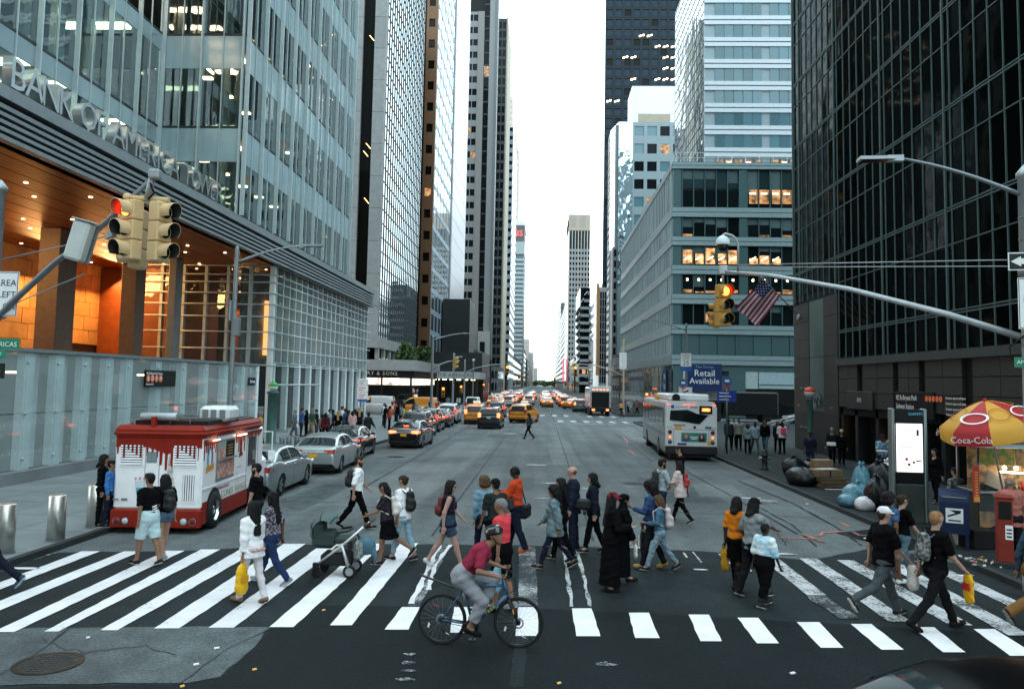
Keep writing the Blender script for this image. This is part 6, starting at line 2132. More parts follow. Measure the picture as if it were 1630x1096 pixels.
for y in (-2,3.1):
 for x in (-1.0,1.0):
  MB().lathe([(.3,-.14),(.46,-.14),(.46,.14),(.3,.14)],18,(x,y,.46),'x',caps=True).build('wheel',tyre_m,bt)
MB().cbox(1.21,1.24,-.6,-.3,1.4,2.4,.005).build('side_panel',mat('shop_pale',(.42,.5,.5),.5),bt)
protos=[]
for k,(kind,p,lit,tl,rbx) in enumerate((('sedan',car_taxi,1,tail_hot,MATS['roof_sign']),('suv',car_taxi,1,tail_on,MATS['roof_sign']),('sedan',car_black,1,tail_hot,None),('suv',car_white,1,tail_hot,None),('van',car_white,1,tail_on,None),('suv',car_grey,1,tail_hot,None))):
 protos.append(make_car(kind,p,lit,n=22,tail=tl,rim=False,roof_box=rbx,dark_trim=False))
lanes=(-7.3,-4.9,-2.1,.9,3.7)
names_={0:('taxi','yellow taxi sedan'),1:('taxi','yellow taxi crossover'),2:('car','black sedan'),3:('car','white crossover'),4:('van','white van'),5:('car','grey crossover')}
lane_n=('kerbside west','second','middle','fourth','fifth')
row_n=('first row','second row','third row','fourth row','fifth row','sixth row','seventh row','eighth row','ninth row')
used=set()
r_=random.Random(12)
grid_cars=[(0,-2,5),(1,0,3),(2,0,2),(3,0,0),(4,0,1),(0,0,0),(2,-1,3)]
for row in range(9):
 for ln in range(5):
  if row==0 and ln in (2,):
   continue
  k={(0,3):0,(0,4):1,(0,1):3,(1,2):3,(1,3):0,(0,0):0}.get((row,ln),r_.choice([0,0,1,2,3,3,4,5]))
  y=122+row*8.3+r_.uniform(-1.2,1.2)+(2 if ln==4 else 0)
  nm,lb=names_[k]
  o=protos[k] if k not in used else copy_thing(protos[k],(0,0,0))
  used.add(k)
  place(o,nm,'%s with lit tail lights in the %s of the %s lane'%(lb,row_n[row],lane_n[ln]),nm,(lanes[ln]+r_.uniform(-.25,.25),y,0),rad(r_.uniform(-2,2)),'cars queueing far up the avenue')
o=copy_thing(protos[0],(0,0,0));place(o,'taxi','yellow taxi turned side-on in front of the far queue','taxi',(4.9,116,0),rad(-35),'cars queueing far up the avenue')
o=copy_thing(protos[5],(0,0,0));recolour(o,('body','roof'),car_blue);place(o,'car','dark blue car apart from the queue, next to the garbage truck','car',(5.1,104.5,0),0,'cars queueing far up the avenue')
gt=thing('garbage_truck','white garbage truck with dark open back stopped by the teal block','truck',(6.75,90.5,0),rad(1))
MB().cbox(-1.2,1.2,.2,7.5,1.0,3.25,.08).build('hopper_body',car_white,gt)
MB().cbox(-1.22,1.22,-.1,.25,2.75,3.4,.05).build('rear_header',car_white,gt)
for q in range(5):
 MB().cbox(-.9+q*.4,-.7+q*.4,-.14,-.1,2.95,3.1,.01).build('marker_lamp',lamp_mat('truck_red',(1,.25,.1),.9,(.4,.1,.08)),gt)
MB().box(-1.02,1.02,-.04,.19,1.05,2.7).build('hopper_opening',black_matte,gt)
for x in (-1.1,1.1):
 MB().cbox(x-.1,x+.1,-.1,.19,.9,2.74,.02).build('frame_post',mat('truck_pink',(.3,.29,.29),.5),gt)
MB().cbox(-1.2,1.2,-.2,.19,.5,.95,.04).build('bumper',black_matte,gt)
for x in (-.8,.8):
 MB().box(x-.16,x+.16,-.23,-.2,.62,.84).build('tail_light',tail_hot,gt)
MB().cbox(-1.1,1.1,7.6,9.3,.6,2.7,.2).build('cab',car_white,gt)
for y in (1.4,2.6,8.2):
 for x in (-1.0,1.0):
  MB().lathe([(.25,-.16),(.5,-.16),(.5,.16),(.25,.16)],16,(x,y,.5),'x').build('wheel',tyre_m,gt)
# bus
bus_white=mat('bus_white',(.64,.645,.66),.35,var=.04,coat=.4)
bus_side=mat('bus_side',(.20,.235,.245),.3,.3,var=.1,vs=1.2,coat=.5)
bus=thing('city_bus','white city bus seen from behind at the east kerb with portraits on its rear','bus',(7.28,38.6,0),rad(-2.2))
BW=1.24
prof=[(-BW,.42),(BW,.42),(BW,2.55),(BW-.06,2.75),(BW-.2,2.86),(-BW+.2,2.86),(-BW+.06,2.75),(-BW,2.55)]
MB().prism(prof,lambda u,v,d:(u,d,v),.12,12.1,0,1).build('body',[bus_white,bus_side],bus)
MB().prism([(u*.985,v if v>1 else .5) for u,v in prof],lambda u,v,d:(u,d,v),.0,.119).build('rear_panel',bus_white,bus)
MB().prism([(u*.94,2.84 if v<2 else v+.01) for u,v in prof],lambda u,v,d:(u,d,v),.3,12).build('roof_panel',bus_white,bus)
MB().cbox(-.98,1.02,.9,6.5,2.87,3.22,.08).build('roof_pod',bus_white,bus)
MB().lathe([(.19,-.06),(.19,.06)],14,(-.62,.85,3.03),'y').build('fan',black_matte,bus)
MB().cbox(-.45,-.15,.5,.8,2.88,2.98,.02).build('vent',galv,bus)
MB().cbox(-1.1,-.8,5.5,6.5,2.87,3.12,.02).build('marker',plate_y,bus)
MB().box(-BW+.02,BW-.02,.02,12,.3,.415).build('skirt',black_matte,bus)
MB().cbox(-BW+.0,BW-.0,-.1,.1,.32,.72,.04).build('bumper',trim_black,bus)
MB().box(-1.0,1.0,.25,11.5,.16,.3).build('underbody',trim_black,bus)
win=[(-1.0,2.42),(-.2,2.46),(.0,2.4),(.28,2.28),(.82,2.22),(.38,1.78),(-.3,1.88),(-1.04,1.95)]
MB().prism(win,lambda u,v,d:(u,d,v),-.03,-.002).build('rear_window',car_glass,bus)
MB().cbox(.38,1.0,-.05,-.002,2.28,2.66,.02).build('sign_box',black_matte,bus)
words('lettering','M5',.2,lamp_mat('led_orange',(1,.3,.04),1.8),bus,(.7,-.056,2.47),SOUTH,.002)
MB().box(.5,.9,-.053,-.051,2.4,2.55).build('sign_glow',lamp_mat('led_dim',(1,.2,.04),.8),bus)
words('lettering','5940',.18,trim_black,bus,(.12,-.006,2.58),SOUTH,.002)
MB().lathe([(.09,-.006),(.09,0)],14,(-.9,0,2.6),'y').build('roundel',mat('bus_blue',(.02,.09,.32),.5),bus)
for k in range(6):
 MB().box(-.76+k*.1,-.69+k*.1,-.006,-.002,2.58,2.62).build('print',mat('print_grey',(.3,.3,.32),.6),bus)
for x in (-1.08,-.3,-.1,.12,1.08):
 MB().box(x-.06,x+.06,-.012,-.002,2.68,2.73).build('marker_lamp',tail_on,bus)
for sx in (-1,1):
 for z,m_ in ((1.38,mat('lamp_brown',(.12,.03,.02),.2)),(1.14,lamp_mat('bus_amber',(1,.22,.1),.5,(.4,.1,.05))),(.9,mat('lamp_teal',(.06,.09,.1),.2))):
  MB().lathe([(.1,-.02),(.1,0)],16,(sx*1.02,-.0,z),'y').build('lamp_bezel',black_matte,bus)
  MB().lathe([(.001,-.04),(.05,-.036),(.082,-.021)],14,(sx*1.02,0,z),'y',caps=False).build('tail_light',m_,bus)
 MB().tube([(sx*.84,-.004,.78),(sx*.84,-.004,1.5),(sx*.98,-.004,1.6),(sx*1.18,-.004,1.6)],.008,4).build('panel_seam',seam,bus)
MB().box(-.84,1.2,-.005,-.002,1.5,1.515).build('panel_seam',seam,bus)
MB().box(-.84,-.32+.04,-.03,-.002,1.7,1.75).build('plate_light',galv_dark,bus)
MB().box(-.78,-.46,-.012,-.002,1.52,1.68).build('number_plate',plate_y,bus)
MB().lathe([(.07,-.03),(.07,0)],12,(.16,0,1.62),'y').build('cap',trim_black,bus)
MB().box(.66,.96,-.008,-.002,1.56,1.68).build('sticker',mat('stick_blue',(.04,.16,.24),.5),bus)
MB().box(.76,.93,-.008,-.002,.78,.98).build('sticker',plate_y,bus)
MB().box(-.66,-.22,-.008,-.002,.76,.86).build('sticker',mat('stick_navy',(.02,.05,.12),.5),bus)
MB().box(-.48,.74,-.012,-.002,.92,1.36).build('advert',mat('advert_teal',(.035,.19,.165),.45,var=.25,vs=3),bus)
skin_ad=mat('skin_ad',(.5,.27,.17),.6)
for (x,hair,top) in ((-.24,mat('hair_ad',(.25,.13,.04),.7),(.05,.08,.2)),(.5,mat('hair_ad2',(.025,.018,.014),.7),(.03,.03,.05))):
 MB().lathe([(.001,-.003),(.13,-.002),(.13,0)],16,(x,-.012,1.17),'y').build('portrait_hair',hair,bus)
 MB().box(x-.15,x+.15,-.016,-.0145,.925,1.1).build('portrait_hair',hair if top[0]<.04 else mat('top_ad',top,.6),bus)
 e=MB().ball((0,0,0),.085,12,sq=(.8,.06,1.15))
 e.v=[(a+x,b-.02,c+1.17) for a,b,c in e.v]
 e.build('portrait_face',skin_ad,bus)
for k,(z,w) in enumerate(((1.16,.2),(1.08,.14))):
 MB().box(.14-w,.14+w,-.017,-.0125,z-.02,z+.02).build('advert_print',sign_white,bus)
for k in range(6):
 y0=.9+k*1.85
 MB().box(-BW-.02,-BW-.002,y0,y0+1.7,1.62,2.5).build('side_window',glass_solid('bus_glass',(.05,.06,.065),.6,.04,.05,.8),bus)
MB().box(-BW-.012,-BW-.002,.3,11.8,1.2,1.26).build('side_rail',galv_dark,bus)
MB().box(-BW-.01,-BW-.002,2.1,2.7,.5,1.2).build('side_panel',bus_side,bus)
for y in (2.9,9.3):
 for sx in (-1,1):
  MB().lathe([(.26,-.14),(.46,-.14),(.48,-.1),(.48,.1),(.46,.14),(.26,.14)],22,(sx*(BW-.12),y,.48),'x',caps=True).build('wheel',tyre_m,bus)
  MB().lathe([(.26,sx*.145),(.1,sx*.165),(.001,sx*.17)],14,(sx*(BW-.12),y,.48),'x',caps=False).build('hub',galv,bus)
 for sx in (-1,1):
  mb=MB()
  pts=[(.56*math.cos(a),.48+.56*math.sin(a)) for a in np.linspace(0,math.pi,13)]+[(-.56,.3),(.56,.3)]
  mb.prism(pts,lambda u,v,d:(sx*(BW+d),y+u,v),-.1,.006).build('wheel_arch',trim_black,bus)
# ice cream truck
ic_white=mat('ic_white',(.84,.81,.825),.4,var=.07,coat=.3)
ic_red=mat('ic_red',(.24,.017,.009),.5,var=.14,spec=.15)
ic_redd=mat('ic_redd',(.16,.012,.012),.5)
ic_blue=mat('ic_blue',(.05,.32,.50),.5)
tr=thing('ice_cream_truck','white ice cream truck with red roof and dripping red icing by the west kerb','truck',(-8.78,17.95,0),rad(3.6))
TW,TL,TH=1.0,4.8,2.46
MB().cbox(-TW,TW,.0,TL,.55,2.2,.05).build('body',ic_white,tr)
MB().cbox(-TW-.03,TW+.03,-.05,TL-.3,2.12,TH,.09).build('roof',ic_red,tr)
MB().tube([(-TW,-.07,2.28),(TW+.05,-.07,2.28),(TW+.05,TL-.3,2.28)],.035,8).build('gutter',ic_red,tr)
MB().cbox(-TW-.02,TW+.02,-.06,.1,.14,.56,.03).build('rear_skirt',ic_red,tr)
for (y0,y1) in ((.1,.36),(1.32,3.4),(4.3,4.75)):
 for sx in (-1,1):
  x0,x1=sorted((sx*(TW-.04),sx*(TW+.02)))
  MB().box(x0,x1,y0,y1,.2,.56 if y0>.5 else .7).build('side_skirt',ic_red,tr)
MB().box(-.92,.92,.1,4.7,.2,.55).build('underbody',trim_black,tr)
MB().cbox(-.95,.95,4.75,5.5,.4,1.35,.15).build('hood',ic_white,tr)
MB().box(-.9,.9,4.79,4.86,1.4,2.1).build('windscreen',car_glass,tr)
rd=random.Random(4)
def drips(fn,a0,a1,zt,base,amp,name,seed,wide=.07):
 q=random.Random(seed)
 pts=[(a0,zt),(a0,base(a0))]
 a=a0+.02
 while a<a1-wide:
  w=wide*q.uniform(.5,.95)
  d=base(a)-amp*q.choice([.25,.5,.8,1.0,.4])
  pts+=[(a,base(a)+.01),(a+w*.1,d+w*.3),(a+w*.3,d),(a+w*.6,d),(a+w*.85,d+w*.3),(a+w,base(a)+.015)]
  a+=w+wide*q.uniform(.5,1.0)
 pts+=[(a1,base(a1)),(a1,zt)]
 MB().prism(pts,fn,.003,.012).build(name,ic_red,tr)
drips(lambda u,v,d:(u,-d,v),-TW+.02,TW-.02,2.2,lambda a:1.95-.16*max(0,1-abs(a-.18)/.45),.36,'icing',3,.075)
drips(lambda u,v,d:(TW+d,u,v),.03,.95,2.14,lambda a:2.0,.42,'icing',5,.08)
drips(lambda u,v,d:(TW+d,u,v),2.3,3.2,2.14,lambda a:2.02,.46,'icing',6,.08)
drips(lambda u,v,d:(TW+d,u,v),3.3,4.6,2.14,lambda a:2.06,.2,'icing',7,.07)
def louvre_panel(x0,x1,z0,z1,n,horizontal=True):
 MB().box(x0-.03,x1+.03,-.014,.0,z0-.05,z1-.06).build('louvre_frame',ic_white,tr)
 MB().box(x0,x1,-.018,-.0145,z0,z1).build('louvre_back',mat('louvre_back',(.03,.035,.04),.6),tr)
 for k in range(n):
  if horizontal:
   h=(z1-z0)/n
   MB().obox(((x0+x1)/2,-.03,z0+h*(k+.5)),((x1-x0)/2,0,0),(0,.012,.0),(0,.006,h*.3)).build('slat',ic_white,tr)
  else :
   w=(x1-x0)/n
   MB().box(x0+w*k+w*.25,x0+w*(k+1)-w*.2,-.03,-.0185,z0,z1).build('slat',ic_white,tr)
louvre_panel(-.86,-.36,1.56,2.02,8)
louvre_panel(.36,.86,1.56,2.02,8)
louvre_panel(.58,.84,.76,1.34,5,False)
for x in (-.86,.36):
 for k in range(5):
  xx=x+.06+k*.095
  MB().box(xx,xx+.045,-.048,-.0375,1.72+.06*((k*3)%4),2.03).build('icing_run',ic_redd,tr)
MB().box(-.27,-.04,-.016,-.002,1.62,1.86).build('small_window',galv_dark,tr)
for x in (-.255,-.145):
 MB().box(x,x+.095,-.02,-.0165,1.64,1.84).build('pane',glass_solid('truck_pane',(.2,.25,.26),.5),tr)
for x in (-.3,.02):
 MB().box(x-.004,x+.004,-.006,-.001,.6,1.95).build('door_seam',seam,tr)
MB().tube([(-.98,-.03,.78),(-.85,-.05,.78)],.02,6).build('hinge',galv,tr)
MB().cbox(-.8,-.66,-.02,-.002,.75,.8,.004).build('latch',galv,tr)
for x,m_ in ((-.86,ic_redd),(-.66,tail_clear),(.66,tail_clear),(.86,ic_redd)):
 MB().lathe([(.085,-.02),(.085,0)],18,(x,-.06,.3),'y').build('lamp_rim',chrome,tr)
 MB().lathe([(.001,-.04),(.05,-.036),(.068,-.021)],16,(x,-.06,.3),'y',caps=False).build('rear_lamp',m_,tr)
ice_c=mat('ice_cream',(.60,.52,.45),.6,var=.1,vs=12)
mb=MB()
for k in range(9):
 z=.82+k*.085
 w=.17*(1-k/9.5)*(1.1 if k%2 else .95)+.02
 pts=[(w*math.cos(a)*(1.0)+.27+.012*math.sin(k*2),z+.055*math.sin(a)) for a in np.linspace(0,2*math.pi,13)[:-1]]
 mb.prism(pts,lambda u,v,d:(u,-d,v),.004+.001*k,.008+.001*k,k%2)
mb.build('soft_ice_picture',[ice_c,mat('ice_cream2',(.42,.38,.36),.6)],tr)
MB().prism([(.22,1.55),(.28,1.55),(.255,1.8)],lambda u,v,d:(u,-d,v),.012,.016).build('soft_ice_picture',MATS['ice_cream2'],tr)
MB().prism([(-.46,.82),(-.2,.82),(-.14,1.2),(-.52,1.2)],lambda u,v,d:(u,-d,v),.003,.006).build('cup_picture',mat('cup_pic',(.58,.63,.66),.5),tr)
MB().prism([(-.46,.9),(-.19,.9),(-.18,1.04),(-.48,1.04)],lambda u,v,d:(u,-d,v),.0065,.009).build('cup_picture',ic_blue,tr)
for k in range(4):
 MB().obox((-.5+k*.1,-.008,1.25),(.012,0,.03),(0,.002,0),(-.02,0,.01)).build('cup_picture',mat('cup_pink',(.6,.25,.35),.5),tr)
MB().box(TW+.0,TW+.02,.92,2.2,1.08,2.06).build('hatch_frame',galv,tr)
MB().box(TW+.021,TW+.03,.96,2.16,1.14,1.56).build('menu_panel',mat('menu_red',(.50,.14,.11),.5,col2=(.62,.45,.38),vs=9),tr)
MB().box(TW+.021,TW+.03,.96,1.5,1.62,2.02).build('hatch_pane',mat('hatch_grey',(.32,.33,.31),.4),tr)
MB().box(TW+.031,TW+.034,.98,1.48,1.62,1.84).build('menu_panel',MATS['menu_red'],tr)
MB().box(TW+.021,TW+.03,1.54,2.16,1.62,2.02).build('hatch_opening',black_matte,tr)
for k in range(4):
 MB().box(TW+.031,TW+.034,1.64,2.0,1.68+k*.07,1.7+k*.07).build('menu_line',mat('menu_gold',(.5,.28,.06),.5),tr)
MB().box(TW+.02,TW+.1,.92,2.2,1.575,1.605).build('counter',galv,tr)
MB().box(TW+.031,TW+.034,1.535,1.56,1.14,1.56).build('menu_joint',galv,tr)
MB().tube([(TW+.06,.5,2.1),(TW+.06,.9,2.1)],.015,6).build('awning_lamp',lamp_strip,tr)
MB().tube([(TW+.06,2.3,2.1),(TW+.06,3.0,2.1)],.015,6).build('awning_lamp',lamp_strip,tr)
MB().box(TW+.002,TW+.02,.1,3.25,.985,1.02).build('rub_rail',ic_white,tr)
pts=[(.2*math.cos(a)+.48,1.68+.28*math.sin(a)) for a in np.linspace(0,2*math.pi,20)[:-1]]
MB().prism(pts,lambda u,v,d:(TW+d,u,v),.002,.006).build('logo',ic_blue,tr)
MB().prism([(.42,1.5),(.54,1.5),(.57,1.72),(.5,1.9),(.46,1.9),(.39,1.72)],lambda u,v,d:(TW+d,u,v),.0065,.009).build('logo',sign_white,tr)
MB().prism([(.24,1.36),(.74,1.42),(.74,1.56),(.24,1.5)],lambda u,v,d:(TW+d,u,v),.0095,.012).build('logo',mat('logo_orange',(.68,.26,.04),.5),tr)
words('lettering','CONES  SHAKES',.24,mat('ic_gold',(.40,.36,.22),.5),tr,(TW+.006,2.35,.72),EAST,.002,xs=1.15)
words('lettering','WWW.ICECREAM',.1,mat('ic_plum',(.35,.06,.16),.5),tr,(TW+.006,1.5,.98-.09),EAST,.002)
MB().prism([(2.6,1.5),(2.95,1.55),(2.78,1.75),(2.8,2.0),(2.72,2.0),(2.74,1.75)],lambda u,v,d:(TW+d,u,v),.002,.006).build('cherry_picture',ic_redd,tr)
for k in range(4):
 MB().box(TW+.002,TW+.005,2.5,2.56+.3*(k==0),1.25-k*.08,1.27-k*.08).build('print',mat('print_grey',(.3,.3,.32),.6),tr)
MB().box(TW+.002,TW+.014,3.4,4.1,1.2,1.98).build('door_window',car_glass,tr)
for y in (3.28,4.28):
 MB().box(TW+.001,TW+.006,y-.006,y+.006,.5,2.1).build('door_seam',seam,tr)
MB().tube([(TW+.01,4.72,2.05),(TW+.25,4.85,2.05),(TW+.25,4.85,1.2),(TW+.01,4.72,1.2)],.018,6).build('mirror_bracket',ic_white,tr)
MB().cbox(TW+.14,TW+.34,4.84,4.9,1.22,1.5,.02).build('mirror',ic_white,tr)
for y in (.86,4.05):
 for sx in (-1,1):
  pts=[(.5*math.cos(a),.46+.5*math.sin(a)) for a in np.linspace(0,math.pi,15)]+[(-.5,.2),(.5,.2)]
  MB().prism(pts,lambda u,v,d:(sx*(TW-.02+d),y+u,v),-.3,.026).build('wheel_arch',trim_black,tr)
  wo=MB().lathe([(.24,-.13),(.4,-.13),(.43,-.09),(.43,.09),(.4,.13),(.24,.13)],26,axis='x',caps=False).build('wheel',tyre_m,tr,(sx*(TW-.06),y,.43),(0,0,0 if sx>0 else math.pi))
  rm=MB().lathe([(.25,.12),(.22,.06),(.2,-.02),(.09,-.0),(.09,.08),(.001,.09)],22,axis='x',caps=False)
  for k in range(8):
   a=k*math.pi/4
   rm.ball((.035,.155*math.cos(a),.155*math.sin(a)),.022,6,1)
  rm.build('rim',[chrome,trim_black],wo)
MB().tube([(-.8,.3,TH+.17),(1.0,.3,TH+.17)],.018,6).build('rack_rail',galv_dark,tr)
MB().tube([(-.8,1.9,TH+.17),(1.0,1.9,TH+.17)],.018,6).build('rack_rail',galv_dark,tr)
for x in (-.78,.1,.56):
 for y in (.3,1.9):
  MB().tube([(x,y,TH-.02),(x,y,TH+.17)],.015,6).build('rack_post',galv_dark,tr)
MB().box(-.75,.95,.4,2.6,TH-.01,TH+.1).build('roof_hatch',trim_black,tr)
MB().lathe([(.07,-.42),(.09,-.4),(.09,.4),(.07,.42)],16,(-.12,.2,TH+.2),'x').build('awning_roll',galv_pale,tr)
MB().box(-.22,-.12,.0,.1,TH-.03,TH+.2).build('bracket',ic_red,tr)
MB().cbox(.38,1.12,1.3,2.2,TH+.05,TH+.42,.09).build('air_unit',mat('ac_white',(.66,.66,.64),.45),tr)
for x in (.48,.68,.9):
 MB().box(x,x+.14,1.285,1.299,TH+.14,TH+.34).build('air_grille',galv,tr)
MB().cbox(.1,.9,2.7,4.2,TH-.01,TH+.05,.02).build('roof_mat',trim_black,tr)
# car roof passing in the near corner
nc=make_car('sedan',mat('car_black_dull',(.002,.0022,.0025),.3,spec=.04),0,n=72)
recolour(nc,('windscreen','side_window','rear_window'),glass_solid('car_glass_dim',(.012,.022,.024),.05,.1,.0,1))
place(nc,'car','glossy black car whose roof edge fills the near bottom corner','car',(3.75,6.22,0),rad(90))
# bicycle
bk=thing('bicycle','blue bicycle with black tyres and rear rack under the helmeted rider','bicycle',(-.79,11.02,0),rad(-3))
bk_blue=mat('bike_blue',(.02,.075,.16),.3,coat=.6)
bk_black=mat('bike_black',(.012,.012,.013),.4)
WB,WR=1.06,.345
def bike_wheel(x):
 mb=MB()
 n=36
 V,F=[],[]
 for i in range(n):
  a=2*math.pi*i/n
  for j in range(8):
   b=2*math.pi*j/8
   r=WR-.024+.024*math.cos(b)
   V.append((x+r*math.cos(a),.021*math.sin(b),WR+r*math.sin(a)))
 for i in range(n):
  for j in range(8):
   a,b=i*8+j,i*8+(j+1)%8
   c,d=((i+1)%n)*8+(j+1)%8,((i+1)%n)*8+j
   F.append((a,b,c,d))
 w=mb.add(V,F,0,True).build('wheel',tyre_m,bk)
 mb=MB().lathe([(WR-.05,-.012),(WR-.035,-.012),(WR-.035,.012),(WR-.05,.012),(WR-.05,-.012)],36,(x,0,WR),'y',caps=False)
 mb.build('rim',bk_black,w)
 mb=MB()
 for k in range(24):
  a=2*math.pi*k/24
  b=a+(.35 if k%2 else -.35)
  mb.tube([(x+.025*math.cos(b),.02*(1 if k%4<2 else -1),WR+.025*math.sin(b)),(x+(WR-.045)*math.cos(a),0,WR+(WR-.045)*math.sin(a))],.0016,3,caps=False)
 stuff(mb.build('spoke',galv,w))
 MB().lathe([(.03,-.05),(.03,.05)],10,(x,0,WR),'y').build('hub',bk_black,w)
 MB().lathe([(.055,-.034),(.075,-.034),(.075,-.031),(.055,-.031)],20,(x,0,WR),'y',caps=False).build('brake_disc',galv,w)
 for (a0,c) in ((-1.2,sign_white),(2.0,red_sign),(3.6,sign_white)):
  MB().obox((x+.2*math.cos(a0),-.01,WR+.2*math.sin(a0)),(.03*math.cos(a0+.8),0,.03*math.sin(a0+.8)),(0,.002,0),(.01,0,-.01)).build('reflector',c,w)
bike_wheel(-WB/2);bike_wheel(WB/2)
BB=(-.10,0,.29);ST=(-.245,0,.80);HT=(.335,0,.83);HB=(.375,0,.70)
for a,b,r in ((BB,HB,.026),(ST,HT,.02),(BB,(-.235,0,.78),.019)):
 MB().tube([a,b],r,8).build('frame_tube',bk_blue,bk)
for sy in (-.05,.05):
 MB().tube([(-WB/2,sy,WR),(BB[0],sy*.5,BB[2])],.011,6).build('chain_stay',bk_blue,bk)
 MB().tube([(-WB/2,sy,WR),(-.23,sy*.4,.76)],.01,6).build('seat_stay',bk_blue,bk)
 MB().tube([(.385,sy,.66),(WB/2,sy,WR)],[.02,.012],8).build('fork_leg',bk_black,bk)
MB().tube([(.30,0,.93),(.39,0,.65)],.024,8).build('head_tube',bk_blue,bk)
words('lettering','TREK',.06,mat('bike_yel',(.55,.55,.02),.5),bk,(.14,-.03,.5),(rad(90),rad(-41),0),.002,space=1.4)
MB().obox((.46,-.07,.5),(.008,0,-.03),(0,.003,0),(.008,0,.004)).build('fork_decal',mat('fork_gold',(.7,.36,.04),.4),bk)
MB().tube([(-.245,0,.8),(-.27,0,.90)],.015,8).build('seat_post',bk_black,bk)
e=MB().ball((-.27,0,.92),.12,10,sq=(1.15,.6,.3));e.build('saddle',bk_black,bk)
MB().tube([(.30,0,.93),(.35,0,.97)],.018,8).build('stem',bk_black,bk)
MB().tube([(.33,-.31,1.0),(.35,-.1,.97),(.35,.1,.97),(.33,.31,1.0)],.014,8).build('handlebar',bk_black,bk)
for sy in (-1,1):
 MB().tube([(.32,sy*.2,.99),(.33,sy*.31,1.0)],.02,8).build('grip',bk_black,bk)
 MB().tube([(.36,sy*.22,.99),(.42,sy*.26,.96)],.007,5).build('brake_lever',bk_black,bk)
 MB().tube([(.37,sy*.16,1.0),(.47,sy*.1,.95),(.48,0,.8),(.40,0,.72)],.005,5).build('brake_cable',bk_black,bk)
MB().lathe([(.045,-.05),(.095,-.05),(.095,-.045),(.045,-.045)],20,BB,'y',caps=False).build('chainring',bk_black,bk)
MB().tube([BB,(-.10+.02,-.09,.125)],.012,6).build('crank',galv_dark,bk)
MB().tube([BB,(-.10-.02,.09,.455)],.012,6).build('crank',galv_dark,bk)
MB().cbox(-.13,-.03,-.17,-.08,.112,.135,.006).build('pedal',bk_black,bk)
MB().cbox(-.17,-.07,.08,.17,.445,.468,.006).build('pedal',bk_black,bk)
mb=MB()
for z in (.335,.25):
 mb.tube([(-WB/2,-.05,WR+(z-.29)*.5),(BB[0],-.05,z)],.005,4)
mb.build('chain',iron,bk)
MB().tube([(-WB/2,-.055,.31),(-WB/2+.03,-.055,.2),(-WB/2+.06,-.055,.17)],.012,6).build('derailleur',bk_black,bk)
MB().tube([(-.26,0,.84),(-.36,0,.77),(-.86,0,.93)],[.018,.026,.032],6,flat=.45).build('mudguard',bk_black,bk)
MB().tube([(-.24,.03,.72),(-.22,.05,.62),(-.20,.04,.55)],.03,8).build('bottle',galv_pale,bk)
# stroller
sl=thing('stroller','silver framed stroller with teal-grey hood pushed along the crosswalk','stroller',(-3.62,14.72,0),rad(180))
st_al=mat('stroller_alu',(.62,.62,.62),.35,.6)
st_teal=mat('stroller_teal',(.03,.045,.044),.8,var=.1,vs=6)
st_pale=mat('stroller_pale',(.085,.115,.112),.8,var=.1,vs=6)
for sy in (-.26,.26):
 MB().tube([(.44,sy,.22),(-.05,sy,.6),(-.42,sy,.93)],.022,8).build('frame_tube',st_al,sl)
 MB().tube([(-.02,sy,.62),(-.16,sy,.2)],[.026,.03],8).build('rear_leg',st_al,sl)
 for (x,r) in ((.42,.095),(-.18,.12)):
  w=MB().lathe([(r*.62,-.022),(r*.95,-.024),(r,-.01),(r,.01),(r*.95,.024),(r*.62,.022)],22,(x,sy,r),'y',caps=False).build('wheel',tyre_m,sl)
  MB().lathe([(r*.6,-.015),(r*.6,.015)],16,(x,sy,r),'y').build('rim',mat('st_grey',(.3,.31,.32),.5) if x<0 else bk_black,w)
 MB().cbox(.37,.49,sy-.04,sy+.04,.16,.27,.01).build('fork_block',bk_black,sl)
MB().tube([(-.42,-.26,.93),(-.52,-.24,1.0),(-.55,0,1.01),(-.52,.24,1.0),(-.42,.26,.93)],.02,8).build('handle',mat('grip_brown',(.08,.045,.02),.6),sl)
MB().cbox(-.46,-.38,-.07,.07,.86,.96,.02).build('cup_holder',bk_black,sl)
V,F=[],[]
nu,nv=12,8
for i in range(nu+1):
 a=rad(-20+165*i/nu)
 for j in range(nv+1):
  b=-1+2*j/nv
  r=.30*math.sqrt(max(.15,1-.55*b*b))
  V.append((.30+r*math.cos(a)*.95+.04,b*.26,.80+r*math.sin(a)*1.1))
for i in range(nu):
 for j in range(nv):
  a=i*(nv+1)+j
  F.append((a,a+1,a+nv+2,a+nv+1))
MB().add(V,F,0,True).build('hood',st_pale,sl)
MB().cbox(.36,.60,-.23,.23,.62,1.02,.09).build('seat_back',st_teal,sl)
for a in (20,75,130):
 pts=[]
 for j in range(nv+1):
  b=-1+2*j/nv
  r=.305*math.sqrt(max(.15,1-.55*b*b))
  pts.append((.34+r*math.cos(rad(a))*.95,b*.262,.80+r*math.sin(rad(a))*1.1))
 MB().tube(pts,.009,5).build('hood_rib',bk_black,sl)
MB().cbox(.12,.56,-.22,.22,.5,.82,.08).build('seat_shell',st_teal,sl)
MB().cbox(-.14,.14,-.2,.2,.6,.7,.03).build('seat',st_teal,sl)
MB().cbox(-.2,-.12,-.2,.2,.5,.66,.02).build('foot_rest',bk_black,sl)
MB().tube([(.1,-.24,.8),(-.12,-.22,.84),(-.16,0,.85),(-.12,.22,.84),(.1,.24,.8)],.022,8).build('bumper_bar',bk_black,sl)
MB().cbox(-.16,.38,-.21,.21,.2,.42,.04).build('basket',mat('basket',(.015,.016,.017),.8),sl)
MB().cbox(.0,.2,-.16,.16,.43,.5,.03).build('blanket',mat('blanket',(.45,.45,.45),.9),sl)
